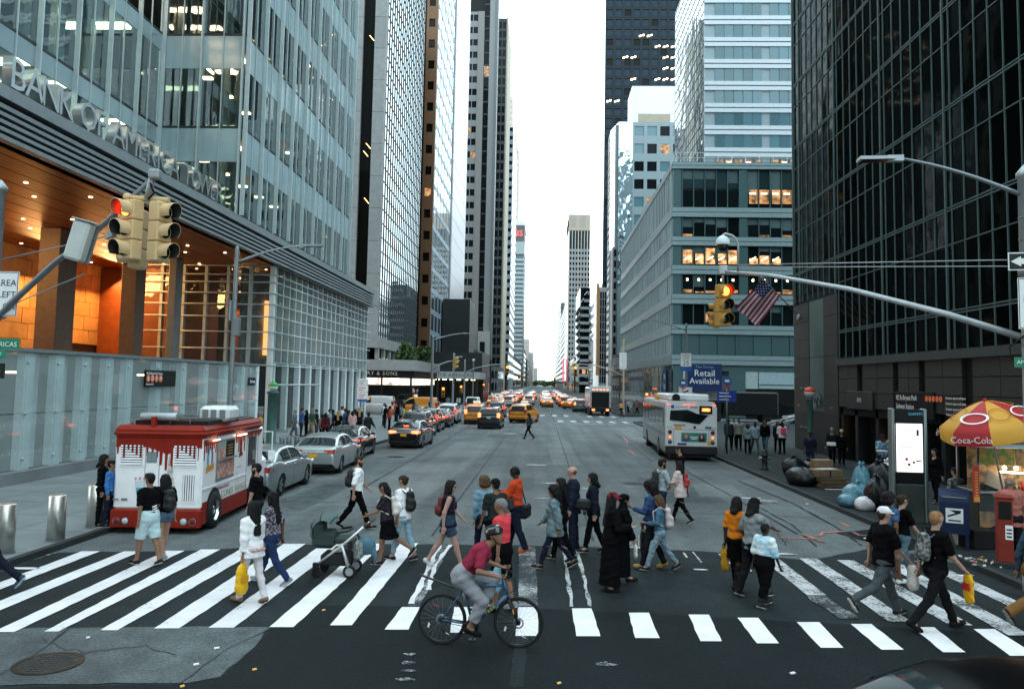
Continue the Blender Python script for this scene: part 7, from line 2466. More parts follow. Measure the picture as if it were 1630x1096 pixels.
ch=thing('shoulder_bag','light blue cloth bundle and patterned bag hanging from the stroller handle','bag',(-3.18,14.62,.72))
MB().ball((.0,0,-.16),.17,12,sq=(1.1,.7,1.0)).build('bundle',mat('cloth_blue',(.07,.145,.19),.8,var=.25,vs=6),ch)
MB().tube([(.1,0,-.2),(.18,0,-.36),(.16,0,-.48)],[.08,.05,.015],8).build('cloth_tail',MATS['cloth_blue'],ch)
MB().cbox(-.2,-.04,-.16,.1,-.4,-.05,.05).build('bag_body',mat('cloth_print',(.3,.3,.26),.8,col2=(.05,.09,.12),vs=22),ch)
MB().tube([(-.12,-.05,-.06),(-.2,-.03,.14),(-.1,.02,-.06)],.01,5).build('strap',mat('strap_dark',(.02,.02,.025),.8),ch)
# people
def nets(prims,vox,k=.03,post=None,pad=.05):
 lo=np.min([np.minimum(p[0],p[1])-max(p[2],p[3])*max(p[4],p[5],1) for p in prims],0)-pad
 hi=np.max([np.maximum(p[0],p[1])+max(p[2],p[3])*max(p[4],p[5],1) for p in prims],0)+pad
 n=np.ceil((hi-lo)/vox).astype(int)+1
 ax=[lo[i]+vox*np.arange(n[i]) for i in range(3)]
 D=np.full(n,.3,np.float32)
 for a,b,ra,rb,sx,sy,cut in prims:
  m=k+2.5*vox+.01
  s0=np.floor((np.minimum(a,b)-max(ra,rb)*np.array([max(sx,1),max(sy,1),1])-m-lo)/vox).astype(int).clip(0)
  s1=np.minimum(np.ceil((np.maximum(a,b)+max(ra,rb)*np.array([max(sx,1),max(sy,1),1])+m-lo)/vox).astype(int)+1,n)
  X,Y,Z=(ax[i][s0[i]:s1[i]].astype(np.float32) for i in range(3))
  X,Y,Z=X[:,None,None],Y[None,:,None],Z[None,None,:]
  ba=b-a
  L2=max(1e-9,float(ba@ba))
  h=np.clip(((X-a[0])*ba[0]+(Y-a[1])*ba[1]+(Z-a[2])*ba[2])/L2,0,1)
  d=np.sqrt(((X-a[0]-h*ba[0])/sx)**2+((Y-a[1]-h*ba[1])/sy)**2+(Z-a[2]-h*ba[2])**2)-(ra+(rb-ra)*h)
  d=d*min(sx,sy,1)
  if cut is not None:
   for c,nn in cut:
    d=np.maximum(d,(X-c[0])*nn[0]+(Y-c[1])*nn[1]+(Z-c[2])*nn[2])
  sl=tuple(slice(s0[i],s1[i]) for i in range(3))
  o=D[sl]
  q=np.clip(.5+.5*(o-d)/k,0,1)
  D[sl]=o+(d-o)*q-k*q*(1-q)
 if post is not None:
  D=post(ax[0][:,None,None],ax[1][None,:,None],ax[2][None,None,:],D)
 s=D<0
 c=[slice(None,-1),slice(1,None)]
 tot=sum(s[c[i],c[j],c[l]].astype(np.int8) for i in (0,1) for j in (0,1) for l in (0,1))
 I=np.argwhere((tot>0)&(tot<8))
 idx=np.full(np.array(n)-1,-1,np.int32)
 idx[tuple(I.T)]=np.arange(len(I))
 P_,C=np.zeros((len(I),3)),np.zeros(len(I))
 cor=[(i,j,l) for i in (0,1) for j in (0,1) for l in (0,1)]
 for u in cor:
  for w in cor:
   if sum(w)-sum(u)==1 and all(w[q]>=u[q] for q in range(3)):
    d0,d1=D[tuple((I+u).T)],D[tuple((I+w).T)]
    x=(d0<0)!=(d1<0)
    t=np.where(x,d0/np.where(x,d0-d1,1),0)
    P_+=np.where(x[:,None],np.array(u)+t[:,None]*(np.array(w)-np.array(u)),0)
    C+=x
 V=lo+vox*(I+P_/C[:,None])
 F=[]
 for a in range(3):
  b,d=(a+1)%3,(a+2)%3
  e=np.zeros(3,int);e[a]=1
  sa=s[tuple(slice(None,-1) if q==a else slice(1,-1) for q in range(3))]
  sb=s[tuple(slice(1,None) if q==a else slice(1,-1) for q in range(3))]
  E=np.argwhere(sa!=sb)
  fl=sa[tuple(E.T)]
  off=np.ones(3,int);off[a]=0
  E=E+off
  eb,ed=np.zeros(3,int),np.zeros(3,int)
  eb[b]=1;ed[d]=1
  q=np.stack([idx[tuple((E-eb-ed).T)],idx[tuple((E-ed).T)],idx[tuple(E.T)],idx[tuple((E-eb).T)]],1)
  q[~fl]=q[~fl][:,::-1]
  F.append(q)
 return V,np.concatenate(F)
def net_mesh(name,V,F,mats,mi=None,extra=None):
 nv,nf=len(V),len(F)
 if extra is not None and extra.v:
  me=bpy.data.meshes.new(name)
  me.from_pydata([tuple(v) for v in V]+extra.v,[],[tuple(f) for f in F]+[tuple(i+nv for i in f) for f in extra.f])
 else :
  me=bpy.data.meshes.new(name)
  me.vertices.add(nv);me.vertices.foreach_set('co',np.asarray(V,np.float32).ravel())
  me.loops.add(nf*4);me.loops.foreach_set('vertex_index',np.asarray(F,np.int32).ravel())
  me.polygons.add(nf);me.polygons.foreach_set('loop_start',np.arange(nf,dtype=np.int32)*4)
 for m in mats:
  me.materials.append(m)
 if mi is not None:
  me.polygons.foreach_set('material_index',mi)
 me.polygons.foreach_set('use_smooth',np.ones(len(me.polygons),bool))
 me.update(calc_edges=True)
 return me
A3=lambda *v:np.array(v,float)
unit=lambda v:v/np.linalg.norm(v)
cloth=lambda c,rough=.85,col2=None,vs=3:mat('cloth_%d_%d_%d%s'%(*[int(x*999) for x in c],'' if col2 is None else '_%d_%d'%(int(col2[0]*999),vs)),c,rough,var=.16,vs=vs if col2 else 4,bump=.5,bs=26,col2=col2,spec=.06)
SKIN={k:mat('skin_'+k,c,.6,var=.10,vs=9,spec=.2) for k,c in dict(pale=(.40,.235,.185),fair=(.33,.185,.135),tan=(.24,.125,.08),brown=(.125,.06,.038),dark=(.055,.027,.018)).items()}
HAIR={k:mat('hair_'+k,c,.6,var=.3,vs=30,bump=.5,bs=120,spec=.12) for k,c in dict(black=(.010,.009,.009),brown=(.035,.02,.013),mid=(.09,.05,.028),ginger=(.26,.13,.06),grey=(.18,.18,.18),blond=(.32,.2,.09)).items()}
eye_m,lip_m=mat('eye_dark',(.015,.012,.01),.2),mat('lip',(.30,.10,.09),.5)
WALK=dict(hl=24,kl=7,fl=-8,hr=-20,kr=20,fr=32,sl=-20,sr=20,el=18,er=24)
WALK2=dict(hr=24,kr=7,fr=-8,hl=-20,kl=20,fl=32,sr=-20,sl=20,er=18,el=24)
STROLL=dict(hl=14,kl=4,fl=-4,hr=-12,kr=12,fr=18,sl=-10,sr=10,el=12,er=15)
STROLL2=dict(hr=14,kr=4,fr=-4,hl=-12,kl=12,fl=18,sr=-10,sl=10,er=12,el=15)
STAND=dict(hl=2,hr=-2,kl=2,kr=4,sl=2,sr=-2,el=10,er=10)
ALONG=dict(mid_stance=1)
def two_bone(S,T,l1,l2,pole):
 v=T-S
 d=min(np.linalg.norm(v),(l1+l2)*.999)
 v=unit(v)
 a=(l1*l1-l2*l2+d*d)/(2*d)
 h=math.sqrt(max(0,l1*l1-a*a))
 pole=unit(pole-v*(pole@v))
 return S+v*a+pole*h,S+v*d
def person(label,loc,yaw,H=1.72,pose=STROLL,skin='fair',hair=('short','black'),top=((.02,.02,.02),.3),bottom=('pants',(.02,.02,.03),1),shoes=((.02,.02,.02),(.6,.6,.6)),fem=False,wid=1.0,vox=.0155,detail=True,group=None,z=0.0,legs=None,beard=None,specs=False,extra=(),top2=None):
 t=thing('person',label,'person',(loc[0],loc[1],z),rad(yaw),group)
 s=H/1.75
 g=lambda k,d=0:pose.get(k,d)
 lean=rad(g('lean',2))
 Rl=np.array([[1,0,0],[0,math.cos(lean),math.sin(lean)],[0,-math.sin(lean),math.cos(lean)]])
 pel=A3(0,0,.93)
 up=lambda x,y,zz:pel+Rl@(A3(x,y,zz)-pel)
 hw,sw=(.095,.158) if fem else (.09,.178)
 sw*=wid**.5
 J={}
 for sd,k in ((-1,'l'),(1,'r')):
  J['hip'+k]=A3(sd*hw,0,.90)
  a=rad(g('h'+k))
  J['kn'+k]=J['hip'+k]+.42*A3(sd*.02,math.sin(a),-math.cos(a))
  a2=a-rad(g('k'+k))
  J['an'+k]=J['kn'+k]+.40*A3(0,math.sin(a2),-math.cos(a2))
  if 'an'+k in pose:
   J['kn'+k],J['an'+k]=two_bone(J['hip'+k],A3(*pose['an'+k]),.42,.40,A3(sd*.1,1,.25))
  f=rad(-g('f'+k))
  J['fd'+k]=unit(A3(sd*.12,math.cos(f),math.sin(f)))
  J['fu'+k]=unit(A3(0,-math.sin(f),math.cos(f)))
  J['sh'+k]=up(sd*sw,-.005,1.405)
  a,ab=rad(g('s'+k)-math.degrees(lean)*0),rad(g('ab',9)+(wid-1)*25)
  J['el'+k]=J['sh'+k]+.285*A3(sd*math.sin(ab),math.sin(a)*math.cos(ab),-math.cos(a)*math.cos(ab))
  a2=a+rad(g('e'+k,12))
  inn=rad(g('in',0))
  J['wr'+k]=J['el'+k]+.25*A3(-sd*math.sin(inn)+sd*.04,math.sin(a2)*math.cos(inn),-math.cos(a2)*math.cos(inn))
  if 'wr'+k in pose:
   J['el'+k],J['wr'+k]=two_bone(J['sh'+k],A3(*pose['wr'+k]),.285,.25,A3(sd*.6,-.5,-.8))
 hy,hp=rad(g('hy')),rad(g('hp',4))
 Rh=np.array([[math.cos(hy),-math.sin(hy),0],[math.sin(hy),math.cos(hy),0],[0,0,1]])@np.array([[1,0,0],[0,math.cos(hp),math.sin(hp)],[0,-math.sin(hp),math.cos(hp)]])
 hc=up(0,.015,1.625)
 hd=lambda x,y,zz:hc+Rh@A3(x,y,zz)
 ck=lambda a,b,ra,rb,sx=1,sy=1,cut=None:[np.asarray(a,float),np.asarray(b,float),ra,rb,sx,sy,cut]
 gi,ge=wid,.005
 torso=[ck(up(0,0,1.14),up(0,.0,1.34),(.098 if fem else .108)*gi,(.112 if fem else .122)*gi**.5,1.32,.98),ck(up(0,.0,.98),up(0,.0,1.12),.118*gi,(.096 if fem else .108)*gi,1.3,1.0),ck(J['shl']*.8+J['shr']*.2,J['shr']*.8+J['shl']*.2,.068,.068,1,1)]
 if fem:
  torso+=[ck(up(x,.085,1.27),up(x,.09,1.255),.052,.05) for x in (-.065,.065)]
 hips=[ck(A3(-hw*.5,-.012,.91),A3(hw*.5,-.012,.91),.125*gi,.125*gi,1.05,1),ck(A3(0,0,.95),up(0,0,1.02),.12*gi,.11*gi,1.3,1)]
 thigh={k:ck(J['hip'+k],J['kn'+k],.083*gi,.055*gi**.5) for k in 'lr'}
 shin={k:ck(J['kn'+k],J['an'+k],.054*gi**.5,.036) for k in 'lr'}
 calf={k:ck(J['kn'+k]*.75+J['an'+k]*.25+A3(0,-.018,0),J['kn'+k]*.5+J['an'+k]*.5+A3(0,-.012,0),.05,.042) for k in 'lr'}
 uarm={k:ck(J['sh'+k],J['el'+k],.052*gi**.5,.040*gi**.4) for k in 'lr'}
 farm={k:ck(J['el'+k],J['wr'+k],.039,.025) for k in 'lr'}
 head=[ck(hd(0,-.03,.035),hd(0,.012,.035),.079,.076,.93,1),ck(hd(0,.03,-.01),hd(0,.042,-.075),.058,.036,.95,1),ck(hd(0,.085,.012),hd(0,.102,-.018),.010,.015),ck(hd(-.078,-.005,-.005),hd(-.078,-.01,.02),.016,.018,.5,1),ck(hd(.078,-.005,-.005),hd(.078,-.01,.02),.016,.018,.5,1),ck(hd(-.03,.072,.035),hd(.03,.072,.035),.016,.016),ck(hd(0,.062,-.052),hd(0,.066,-.058),.022,.02)]
 neck=[ck(up(0,-.02,1.40),hd(0,-.012,-.05),.058,.05)]
 body=torso+hips+neck+head+[q[k] for q in (thigh,shin,calf,uarm,farm) for k in 'lr']+[ck(J['an'+k],J['an'+k]+J['fd'+k]*.12-J['fu'+k]*.05,.04,.03) for k in 'lr']
 if 'z' in pose:
  dz=pose['z']-.93*s
 else :
  dz=-s*min(min((J['an'+k]+J['fd'+k]*w-J['fu'+k]*.075)[2] for w in (-.06,.17)) for k in 'lr')
 fin=lambda V:(np.asarray(V)*s+A3(0,0,dz))
 ve=vox/s
 hands=MB()
 for sd,k in ((-1,'l'),(1,'r')):
  d=unit(J['wr'+k]-J['el'+k])
  side=unit(np.cross(d,A3(0,0,1)) if abs(d[2])<.8 else np.cross(d,A3(sd,0,0)))
  nrm=np.cross(side,d)
  w0=J['wr'+k]
  if detail:
   P=lambda a,b,c:tuple(fin(w0+d*a+side*b+nrm*c))
   hands.tube([P(-.02,0,0),P(.02,0,0),P(.055,0,.002),P(.088,0,.004)],[.022*s,.03*s,.037*s,.034*s],8,flat=.5)
   cu=g('curl',.5)
   for q,(o,l) in enumerate(((-.026,.062),(-.009,.072),(.009,.068),(.025,.052))):
    hands.tube([P(.078,o,.004),P(.085+l*.45,o*1.1,.006+cu*.012),P(.085+l*(.8-.25*cu),o*1.12,.008+cu*.038),P(.085+l*(1-.6*cu),o*1.1,.01+cu*.06)],[.0095*s,.009*s,.008*s,.006*s],5)
   hands.tube([P(.02,-.026,.006),P(.045,-.046,.018),P(.075,-.05,.03),P(.095,-.046,.036)],[.012*s,.0115*s,.0095*s,.007*s],5)
  else :
   body.append(ck(w0,w0+d*.12,.026,.03,1,1))
 V,F=nets(body,ve,.028)
 put('body',net_mesh('body',fin(V),F,[SKIN[skin]],None,hands),t)
 ph=rng.uniform(0,9)
 def folds(amp,hem=None,neckcut=True):
  def f(X,Y,Z,D):
   D=D+amp*(np.sin(34*Z+13*X+ph)*np.sin(21*X+16*Y+ph)+.6*np.sin(55*Z-24*Y+2*ph))
   if hem is not None:
    D=np.maximum(D,hem-Z)
   if neckcut:
    c=up(0,.035,1.475)
    D=np.maximum(D,.075-np.sqrt((X-c[0])**2+(Y-c[1])**2+((Z-c[2])*.8)**2))
   return D.astype(np.float32)
  return f
 def inf(p,e,cut=None):
  return [p[0],p[1],p[2]+e,p[3]+e,p[4],p[5],cut]
 def upper(spec,name,extra_e=0.0):
  col,sl=spec[0],spec[1]
  o=spec[2] if len(spec)>2 else {}
  loose=o.get('loose',.014)+extra_e
  ps=[inf(p,loose) for p in torso]+[ck(up(0,0,.98),A3(0,-.005,o.get('hem',.86)+.02),(.122 if fem else .118)*gi+loose,.128*gi+loose+o.get('flare',0),1.28,1.02)]
  for k in 'lr':
   if sl<=0:
    continue
   if sl<.95:
    e=J['sh'+k]+(J['el'+k]-J['sh'+k])*sl*2 if sl<=.5 else J['el'+k]+(J['wr'+k]-J['el'+k])*(sl-.5)*2
    ps.append(inf(uarm[k],loose+.006,[(e,unit(J['el'+k]-J['sh'+k]))] if sl<=.5 else None))
    if sl>.5:
     ps.append(inf(farm[k],loose+.004,[(e,unit(J['wr'+k]-J['el'+k]))]))
   else :
    ps+=[inf(uarm[k],loose+.004),inf(farm[k],loose+.006,[(J['wr'+k],unit(J['wr'+k]-J['el'+k]))])]
  if o.get('hood'):
   ps.append(ck(up(-.05,-.07,1.46),up(.05,-.07,1.46),.055,.055))
  V,F=nets(ps,ve,.02,folds(.006,o.get('hem',.86)))
  mt=o.get('mat') or cloth(col,col2=o.get('col2'),vs=o.get('vs',14))
  if o.get('open'):
   c=fin(V)[F].mean(1)
   put(name,net_mesh(name,fin(V),F,[mt,o['open']],((abs(c[:,0])<.045)&(c[:,1]>.03)).astype(int)),t)
  else :
   put(name,net_mesh(name,fin(V),F,[mt]),t)
 def lower(spec,name):
  kind,col,ln=spec[:3]
  o=spec[3] if len(spec)>3 else {}
  loose=o.get('loose',.012)
  ps=[inf(p,loose) for p in hips]
  if kind=='pants':
   for k in 'lr':
    if ln<=.5:
     e=J['hip'+k]+(J['kn'+k]-J['hip'+k])*ln*2
     ps.append([*thigh[k][:2],.083*gi+loose,.058*gi+loose*1.6,1,1,[(e,unit(J['kn'+k]-J['hip'+k]))]])
    else :
     e=J['kn'+k]+(J['an'+k]-J['kn'+k])*((ln-.5)*2+(.09 if ln==1 else 0))
     ps+=[inf(thigh[k],loose),[shin[k][0],shin[k][1]*1.12-shin[k][0]*.12,.055*gi**.5+loose,.038+loose*1.3,1,1,[(e,unit(J['an'+k]-J['kn'+k]))]],inf(calf[k],loose*.7)]
  else :
   m=(J['knl']+J['knr'])/2 if ln<.75 else (J['anl']+J['anr'])/2
   e=A3(m[0],m[1]*min(1,ln*1.4),.93-.86*ln)
   fl=o.get('flare',.05)
   ps+=[ck(A3(0,-.01,.9),e,.125*gi+loose,.125*gi+fl,1.2,1,[(e,A3(0,0,-1))])]
   if ln<.8:
    ps+=[inf(thigh[k],loose*.8,[(e,A3(0,0,-1))]) for k in 'lr']
  V,F=nets(ps,ve,.02,folds(.0055,None,False))
  put(name,net_mesh(name,fin(V),F,[cloth(col,col2=o.get('col2'),vs=o.get('vs',14))]),t)
 if legs is not None:
  lower(('pants',legs,.97,dict(loose=.004)),'tights')
 if bottom is not None:
  lower(bottom,{'pants':'trousers' if bottom[2]>.5 else 'shorts','skirt':'skirt'}[bottom[0]])
 upper(top,'shirt')
 if top2 is not None:
  upper(top2,'jacket',.014)
 for k in 'lr':
  an,fd,fu=J['an'+k],J['fd'+k],J['fu'+k]
  sp_=an-fu*.075
  cut=[(sp_,-fu)]
  V,F=nets([ck(an-fu*.01,an-fd*.035-fu*.03,.044,.043,1,1,cut),ck(an-fd*.03-fu*.035,an+fd*.10-fu*.045,.042,.043,1,1,cut),ck(an+fd*.1-fu*.045,an+fd*.155-fu*.045,.045,.038,1,1,cut)],ve*.85,.02)
  c=V[F].mean(1)
  put('shoe',net_mesh('shoe',fin(V),F,[cloth(shoes[0],.55),cloth(shoes[1],.6)],((c-sp_)@fu<.022).astype(int)),t)
 st,hcol=hair[0],HAIR[hair[1]] if hair[1] in HAIR else hair[1]
 face=lambda X,Y,Z:(X-hd(0,.10,-.045)[0],Y-hd(0,.10,-.045)[1],Z-hd(0,.10,-.045)[2])
 def hair_post(amp,fr=.082):
  c=hd(0,.095,-.035)
  def f(X,Y,Z,D):
   D=D+amp*(np.sin(60*X+9*Z+ph)*np.sin(52*Y+7*Z)+.5*np.sin(140*X+90*Y+12*Z))
   return np.maximum(D,fr-np.sqrt((X-c[0])**2+(Y-c[1])**2+((Z-c[2])*.85)**2)).astype(np.float32)
  return f
 cap_=[ck(hd(0,-.035,.045),hd(0,.010,.048),.087,.082,.95,1),ck(hd(0,-.06,.0),hd(0,-.058,-.03),.062,.05,1.1,1)]
 hv=ve*.8
 hp_,amp=None,.002
 if st=='crop':
  hp_=[ck(hd(0,-.034,.04),hd(0,.010,.042),.083,.079,.95,1),cap_[1]]
 elif st=='short':
  hp_=cap_+[ck(hd(-.03,.05,.105),hd(.03,.05,.105),.026,.026)]
 elif st in ('long','pony','bob'):
  L={'long':.36,'pony':.3,'bob':.1}[st]
  w=hair[2] if len(hair)>2 else 1.0
  hp_=cap_+[ck(hd(0,-.06,.0),hd(0,-.06,-.1),.07,.07,1.3*w,1),ck(hd(0,-.07,-.08),up(0,-.135,1.56-L),.066,.045,1.45*w if st!='pony' else .8,.8)]
  if st!='pony':
   hp_+=[ck(hd(x,.0,.02),hd(x*1.05,.0,-.12),.03,.026) for x in (-.08,.08)]
  amp=.006
 elif st=='bun':
  hp_=cap_+[ck(hd(0,-.11,.06),hd(0,-.13,.06),.036,.032)]
 elif st in ('curly','afro'):
  hp_=[ck(hd(0,-.03,.05),hd(0,.0,.06),.112,.105,1.05,1),ck(hd(-.05,-.05,-.03),hd(.05,-.05,-.03),.08,.08)]
  if len(hair)>2:
   hp_+=[ck(hd(0,-.07,-.03),up(0,-.1,1.28),.10,.08,1.3,.9)]
  amp=.010
 elif st=='bald':
  hp_=[ck(hd(-.05,-.055,.0),hd(.05,-.055,.0),.046,.046)]
  amp=.001
 elif st=='hijab':
  hp_=[ck(hd(0,-.03,.04),hd(0,.012,.04),.092,.088),ck(hd(0,-.02,-.06),up(0,0,1.38),.088,.14,1.1,.85)]
 if hp_:
  V,F=nets(hp_,hv,.02,hair_post(amp))
  put('hair' if st!='hijab' else 'headscarf',net_mesh('hair',fin(V),F,[hcol]),t)
 xm=MB()
 if detail:
  for x in (-.031,.031):
   MB().ball(tuple(fin(hd(x,.073,.013))),.0115*s,8).build('eye',eye_m,t)
  MB().tube([tuple(fin(hd(x,y,-.055))) for x,y in ((-.022,.082),(0,.089),(.022,.082))],.006*s,6).build('mouth',lip_m,t)
 if beard:
  V,F=nets([ck(hd(0,.035,-.05),hd(0,.05,-.088),.058,.04),ck(hd(-.068,.0,-.01),hd(-.05,.03,-.07),.018,.03),ck(hd(.068,.0,-.01),hd(.05,.03,-.07),.018,.03)],hv,.02,lambda X,Y,Z,D:np.maximum(D,.034-np.sqrt((X-hd(0,.10,-.035)[0])**2+(Y-hd(0,.10,-.035)[1])**2+(Z-hd(0,.1,-.035)[2])**2)).astype(np.float32))
  put('beard',net_mesh('beard',fin(V),F,[HAIR[beard]]),t)
 if specs:
  mb=MB()
  for x in (-.033,.033):
   mb.tube([tuple(fin(hd(x,.088,.012))),tuple(fin(hd(x,.094,.012)))],.026*s,10)
  mb.tube([tuple(fin(hd(-.082,0,.015))),tuple(fin(hd(-.06,.085,.015))),tuple(fin(hd(.06,.085,.015))),tuple(fin(hd(.082,0,.015)))],.005*s,5)
  mb.build('glasses',lens_dark,t)
 for e in extra:
  if e[0]=='cap':
   V,F=nets([ck(hd(0,-.03,.05),hd(0,.015,.052),.092,.088,.98,1,[(hd(0,0,.03),-Rh[:,2])]),ck(hd(-.04,.10,.045),hd(.04,.10,.045),.03,.03,1.2,1.6,[(hd(0,0,.036),-Rh[:,2]),(hd(0,0,.052),Rh[:,2])])],hv,.008)
   put('cap',net_mesh('cap',fin(V),F,[e[1]]),t)
  elif e[0]=='helmet':
   V,F=nets([ck(hd(0,-.04,.06),hd(0,.03,.062),.108,.10,.95,1,[(hd(0,0,.03),-Rh[:,2])])],hv,.01)
   h=put('helmet',net_mesh('helmet',fin(V),F,[e[1]]),t)
   for x in (-.05,0,.05):
    MB().tube([tuple(fin(hd(x*(1-.3*abs(y)*8),y,zz))) for y,zz in ((-.12,.12),(-.04,.168),(.04,.163),(.1,.12))],.006,5).build('vent',steel_dark,h)
   MB().tube([tuple(fin(hd(.085,.0,.04))),tuple(fin(hd(.07,.035,-.07))),tuple(fin(hd(0,.05,-.12)))],.007,5).build('strap',black_matte,h)
  elif e[0]=='phones':
   MB().tube([tuple(fin(hd(x,-.01,zz))) for x,zz in ((-.095,.02),(-.085,.09),(0,.135),(.085,.09),(.095,.02))],.012,6).build('headphones',black_matte,t)
   for x in (-.09,.09):
    MB().ball(tuple(fin(hd(x,-.005,.01))),.036,8,sq=(.6,1,1.1)).build('headphones',black_matte,t)
  elif e[0]=='scarf':
   V,F=nets([ck(up(-.03,.04,1.44),up(.03,.05,1.43),.075,.075),ck(up(.02,.11,1.4),up(.03,.13,1.12),.05,.06,1,.6)],ve,.02,folds(.006,None,False))
   put('scarf',net_mesh('scarf',fin(V),F,[e[1]]),t)
  elif e[0]=='band':
   for sd in (-1,1):
    MB().tube([tuple(fin(J['sh'+'lr'[sd>0]]+A3(sd*.02,0,.075))),tuple(fin(J['el'+'lr'[sd>0]]+A3(sd*.062,0,.06)))],.012,5).build('sleeve_stripe',e[1],t)
 t['hand_l']=[float(x) for x in fin(J['wrl']+unit(J['wrl']-J['ell'])*.08)]
 t['hand_r']=[float(x) for x in fin(J['wrr']+unit(J['wrr']-J['elr'])*.08)]
 t['back']=[float(x) for x in fin(up(0,-.15,1.25))]
 t['lean']=float(lean)
 return t
def world_of(t,key,off=(0,0,0)):
 v=Vector(t[key])+Vector(off)
 return Matrix.Translation(t.location)@Matrix.Rotation(t.rotation_euler.z,4,'Z')@v
def backpack(t,label,m,s=1.0,name='backpack',accents=None):
 p=world_of(t,'back')
 b=thing(name,label,name.replace('_',' '),p,t.rotation_euler.z,rot=(-t['lean'],0,t.rotation_euler.z))
 V,F=nets([[A3(0,-.04,-.14),A3(0,-.03,.12),.10*s,.085*s,1.35,.85,None],[A3(0,-.11,-.13),A3(0,-.11,-.02),.06*s,.055*s,1.5,.7,None]],.018,.03,lambda X,Y,Z,D:(D+.004*np.sin(40*Z+20*X)).astype(np.float32))
 put('pack_body',net_mesh('pack_body',V,F,[m]),b)
 for x in (-.11,.11):
  MB().tube([(x*.9,.0,.14),(x*1.05,.1,.21),(x*1.1,.25,.12),(x*1.2,.24,-.05),(x*1.1,.06,-.16)],.013,6).build('strap',m if accents is None else accents,b)
 MB().tube([(-.03,-.02,.2),(0,-.02,.24),(.03,-.02,.2)],.008,5).build('loop',m,b)
 return b
def hung(t,key,label,name,size,m,drop=.3,sw=0.0,mark=None,cat=None):
 p=world_of(t,key)
 b=thing(name,label,cat or name.replace('_',' '),p,t.rotation_euler.z+sw)
 w,d,h=size
 V,F=nets([[A3(0,0,-drop-h*.15),A3(0,0,-drop-h*.78),w*.36,w*.46,1.0,d/w,None],[A3(0,0,-.05),A3(0,0,-drop-h*.2),.018,w*.3,1,.6*d/w+.2,None]],.016,.03,lambda X,Y,Z,D:(D+.004*np.sin(44*X+19*Z)*np.sin(38*Y+31*Z+1)).astype(np.float32))
 put('bag_body',net_mesh('bag_body',V,F,[m]),b)
 MB().tube([(-.02,0,-.1),(-.012,0,0),(.012,0,.01),(.03,0,-.1)],.008,5).build('handle',m,b)
 if mark:
  MB().cbox(-w*.28,w*.28,-d*.62-.0,-d*.5,-drop-h*.55,-drop-h*.3,.01).build('print',mark,b)
 return b
def held_phone(t,key,label):
 p=world_of(t,key,(0,.03,.03))
 b=thing('phone',label,'phone',p,t.rotation_euler.z)
 MB().obox((0,0,0),(.036,0,0),(0,.05,.04),(0,-.003,.004)).build('case',black_matte,b)
 return b
# people on the crosswalk
BLK,WHT,NVY,JEAN,LJEAN,DJEAN,GRY=(.0035,.0035,.004),(.80,.77,.785),(.012,.016,.032),(.05,.075,.115),(.22,.31,.37),(.016,.024,.048),(.16,.165,.17)
SN_B,SN_W,SN_G=((.014,.014,.015),(.62,.62,.6)),((.6,.6,.6),(.65,.65,.65)),((.2,.21,.22),(.6,.6,.6))
pack_blk,pack_pat=mat('pack_black',(.012,.012,.013),.6),mat('pack_pattern',(.012,.012,.013),.6,col2=(.22,.22,.22),vs=18)
P=person
m1=P('man in black tee and pale denim shorts walking past the truck',(-7.455,14.971),62,1.74,STROLL,'tan',('short','black'),(BLK,.45,dict(loose=.022)),('pants',(.46,.58,.62),.46,dict(loose=.03)),SN_B)
w2=P('woman in black tee and denim shorts beside the man in pale shorts',(-7.416,15.511),55,1.66,STROLL2,'fair',('long','black',1.1),(BLK,.45,dict(loose=.02)),('pants',(.08,.12,.17),.16,dict(loose=.02)),SN_G,True)
for k in range(3):
 MB().obox(tuple(Vector(m1['back'])+Vector((.02+k*.004,.012,-.12-k*.045))),(.05,0,.012),(0,.004,0),(-.003,0,.012)).build('shirt_print',sign_white,m1)
backpack(w2,'black backpack of the long haired woman in denim shorts',pack_blk,.95)
w3=P('woman in white jacket and white trousers carrying a yellow bag',(-4.606,12.708),58,1.62,STROLL,'tan',('long','black',1.1),(WHT,.9,dict(loose=.03,hem=.80,flare=.02)),('pants',(.62,.56,.58),1,dict(loose=.010)),((.2,.12,.08),(.04,.03,.02)),True)
MB().tube([(-.17,.02,.86),(-.1,-.16,.87),(.1,-.16,.87),(.17,.02,.86)],.03,6).build('waist_band',mat('band_rose',(.42,.16,.14),.8,col2=(.6,.5,.45),vs=20),w3)
hung(w3,'hand_l','bright yellow plastic bag swinging from the woman in white','plastic_bag',(.26,.14,.42),mat('bag_yellow',(.74,.40,.01),.35,var=.2,vs=8),.12,mark=mat('bag_yellow2',(.6,.26,.01),.4))
w4=P('woman in dark floral blouse and blue jeans behind the woman in white',(-4.69,13.881),80,1.66,WALK2,'brown',('long','black'),((.014,.018,.035),.5,dict(col2=(.32,.26,.30),vs=26)),('pants',(.018,.032,.085),1),SN_G,True)
P('bearded man in black polo standing by the side of the ice cream truck',(-6.123,17.007),88,1.76,STAND,'fair',('short','black'),(BLK,.42),('pants',(.02,.02,.025),1),SN_B,beard='black')
m6=P('bearded man in white tee and black trousers crossing with a backpack',(-4.435,19.15),-72,1.80,dict(WALK2,hy=-12),'fair',('short','brown'),((.84,.82,.83),.55,dict(loose=.02)),('pants',BLK,1,dict(loose=.016)),SN_B,beard='brown')
backpack(m6,'black backpack on the bearded man in white',pack_blk)
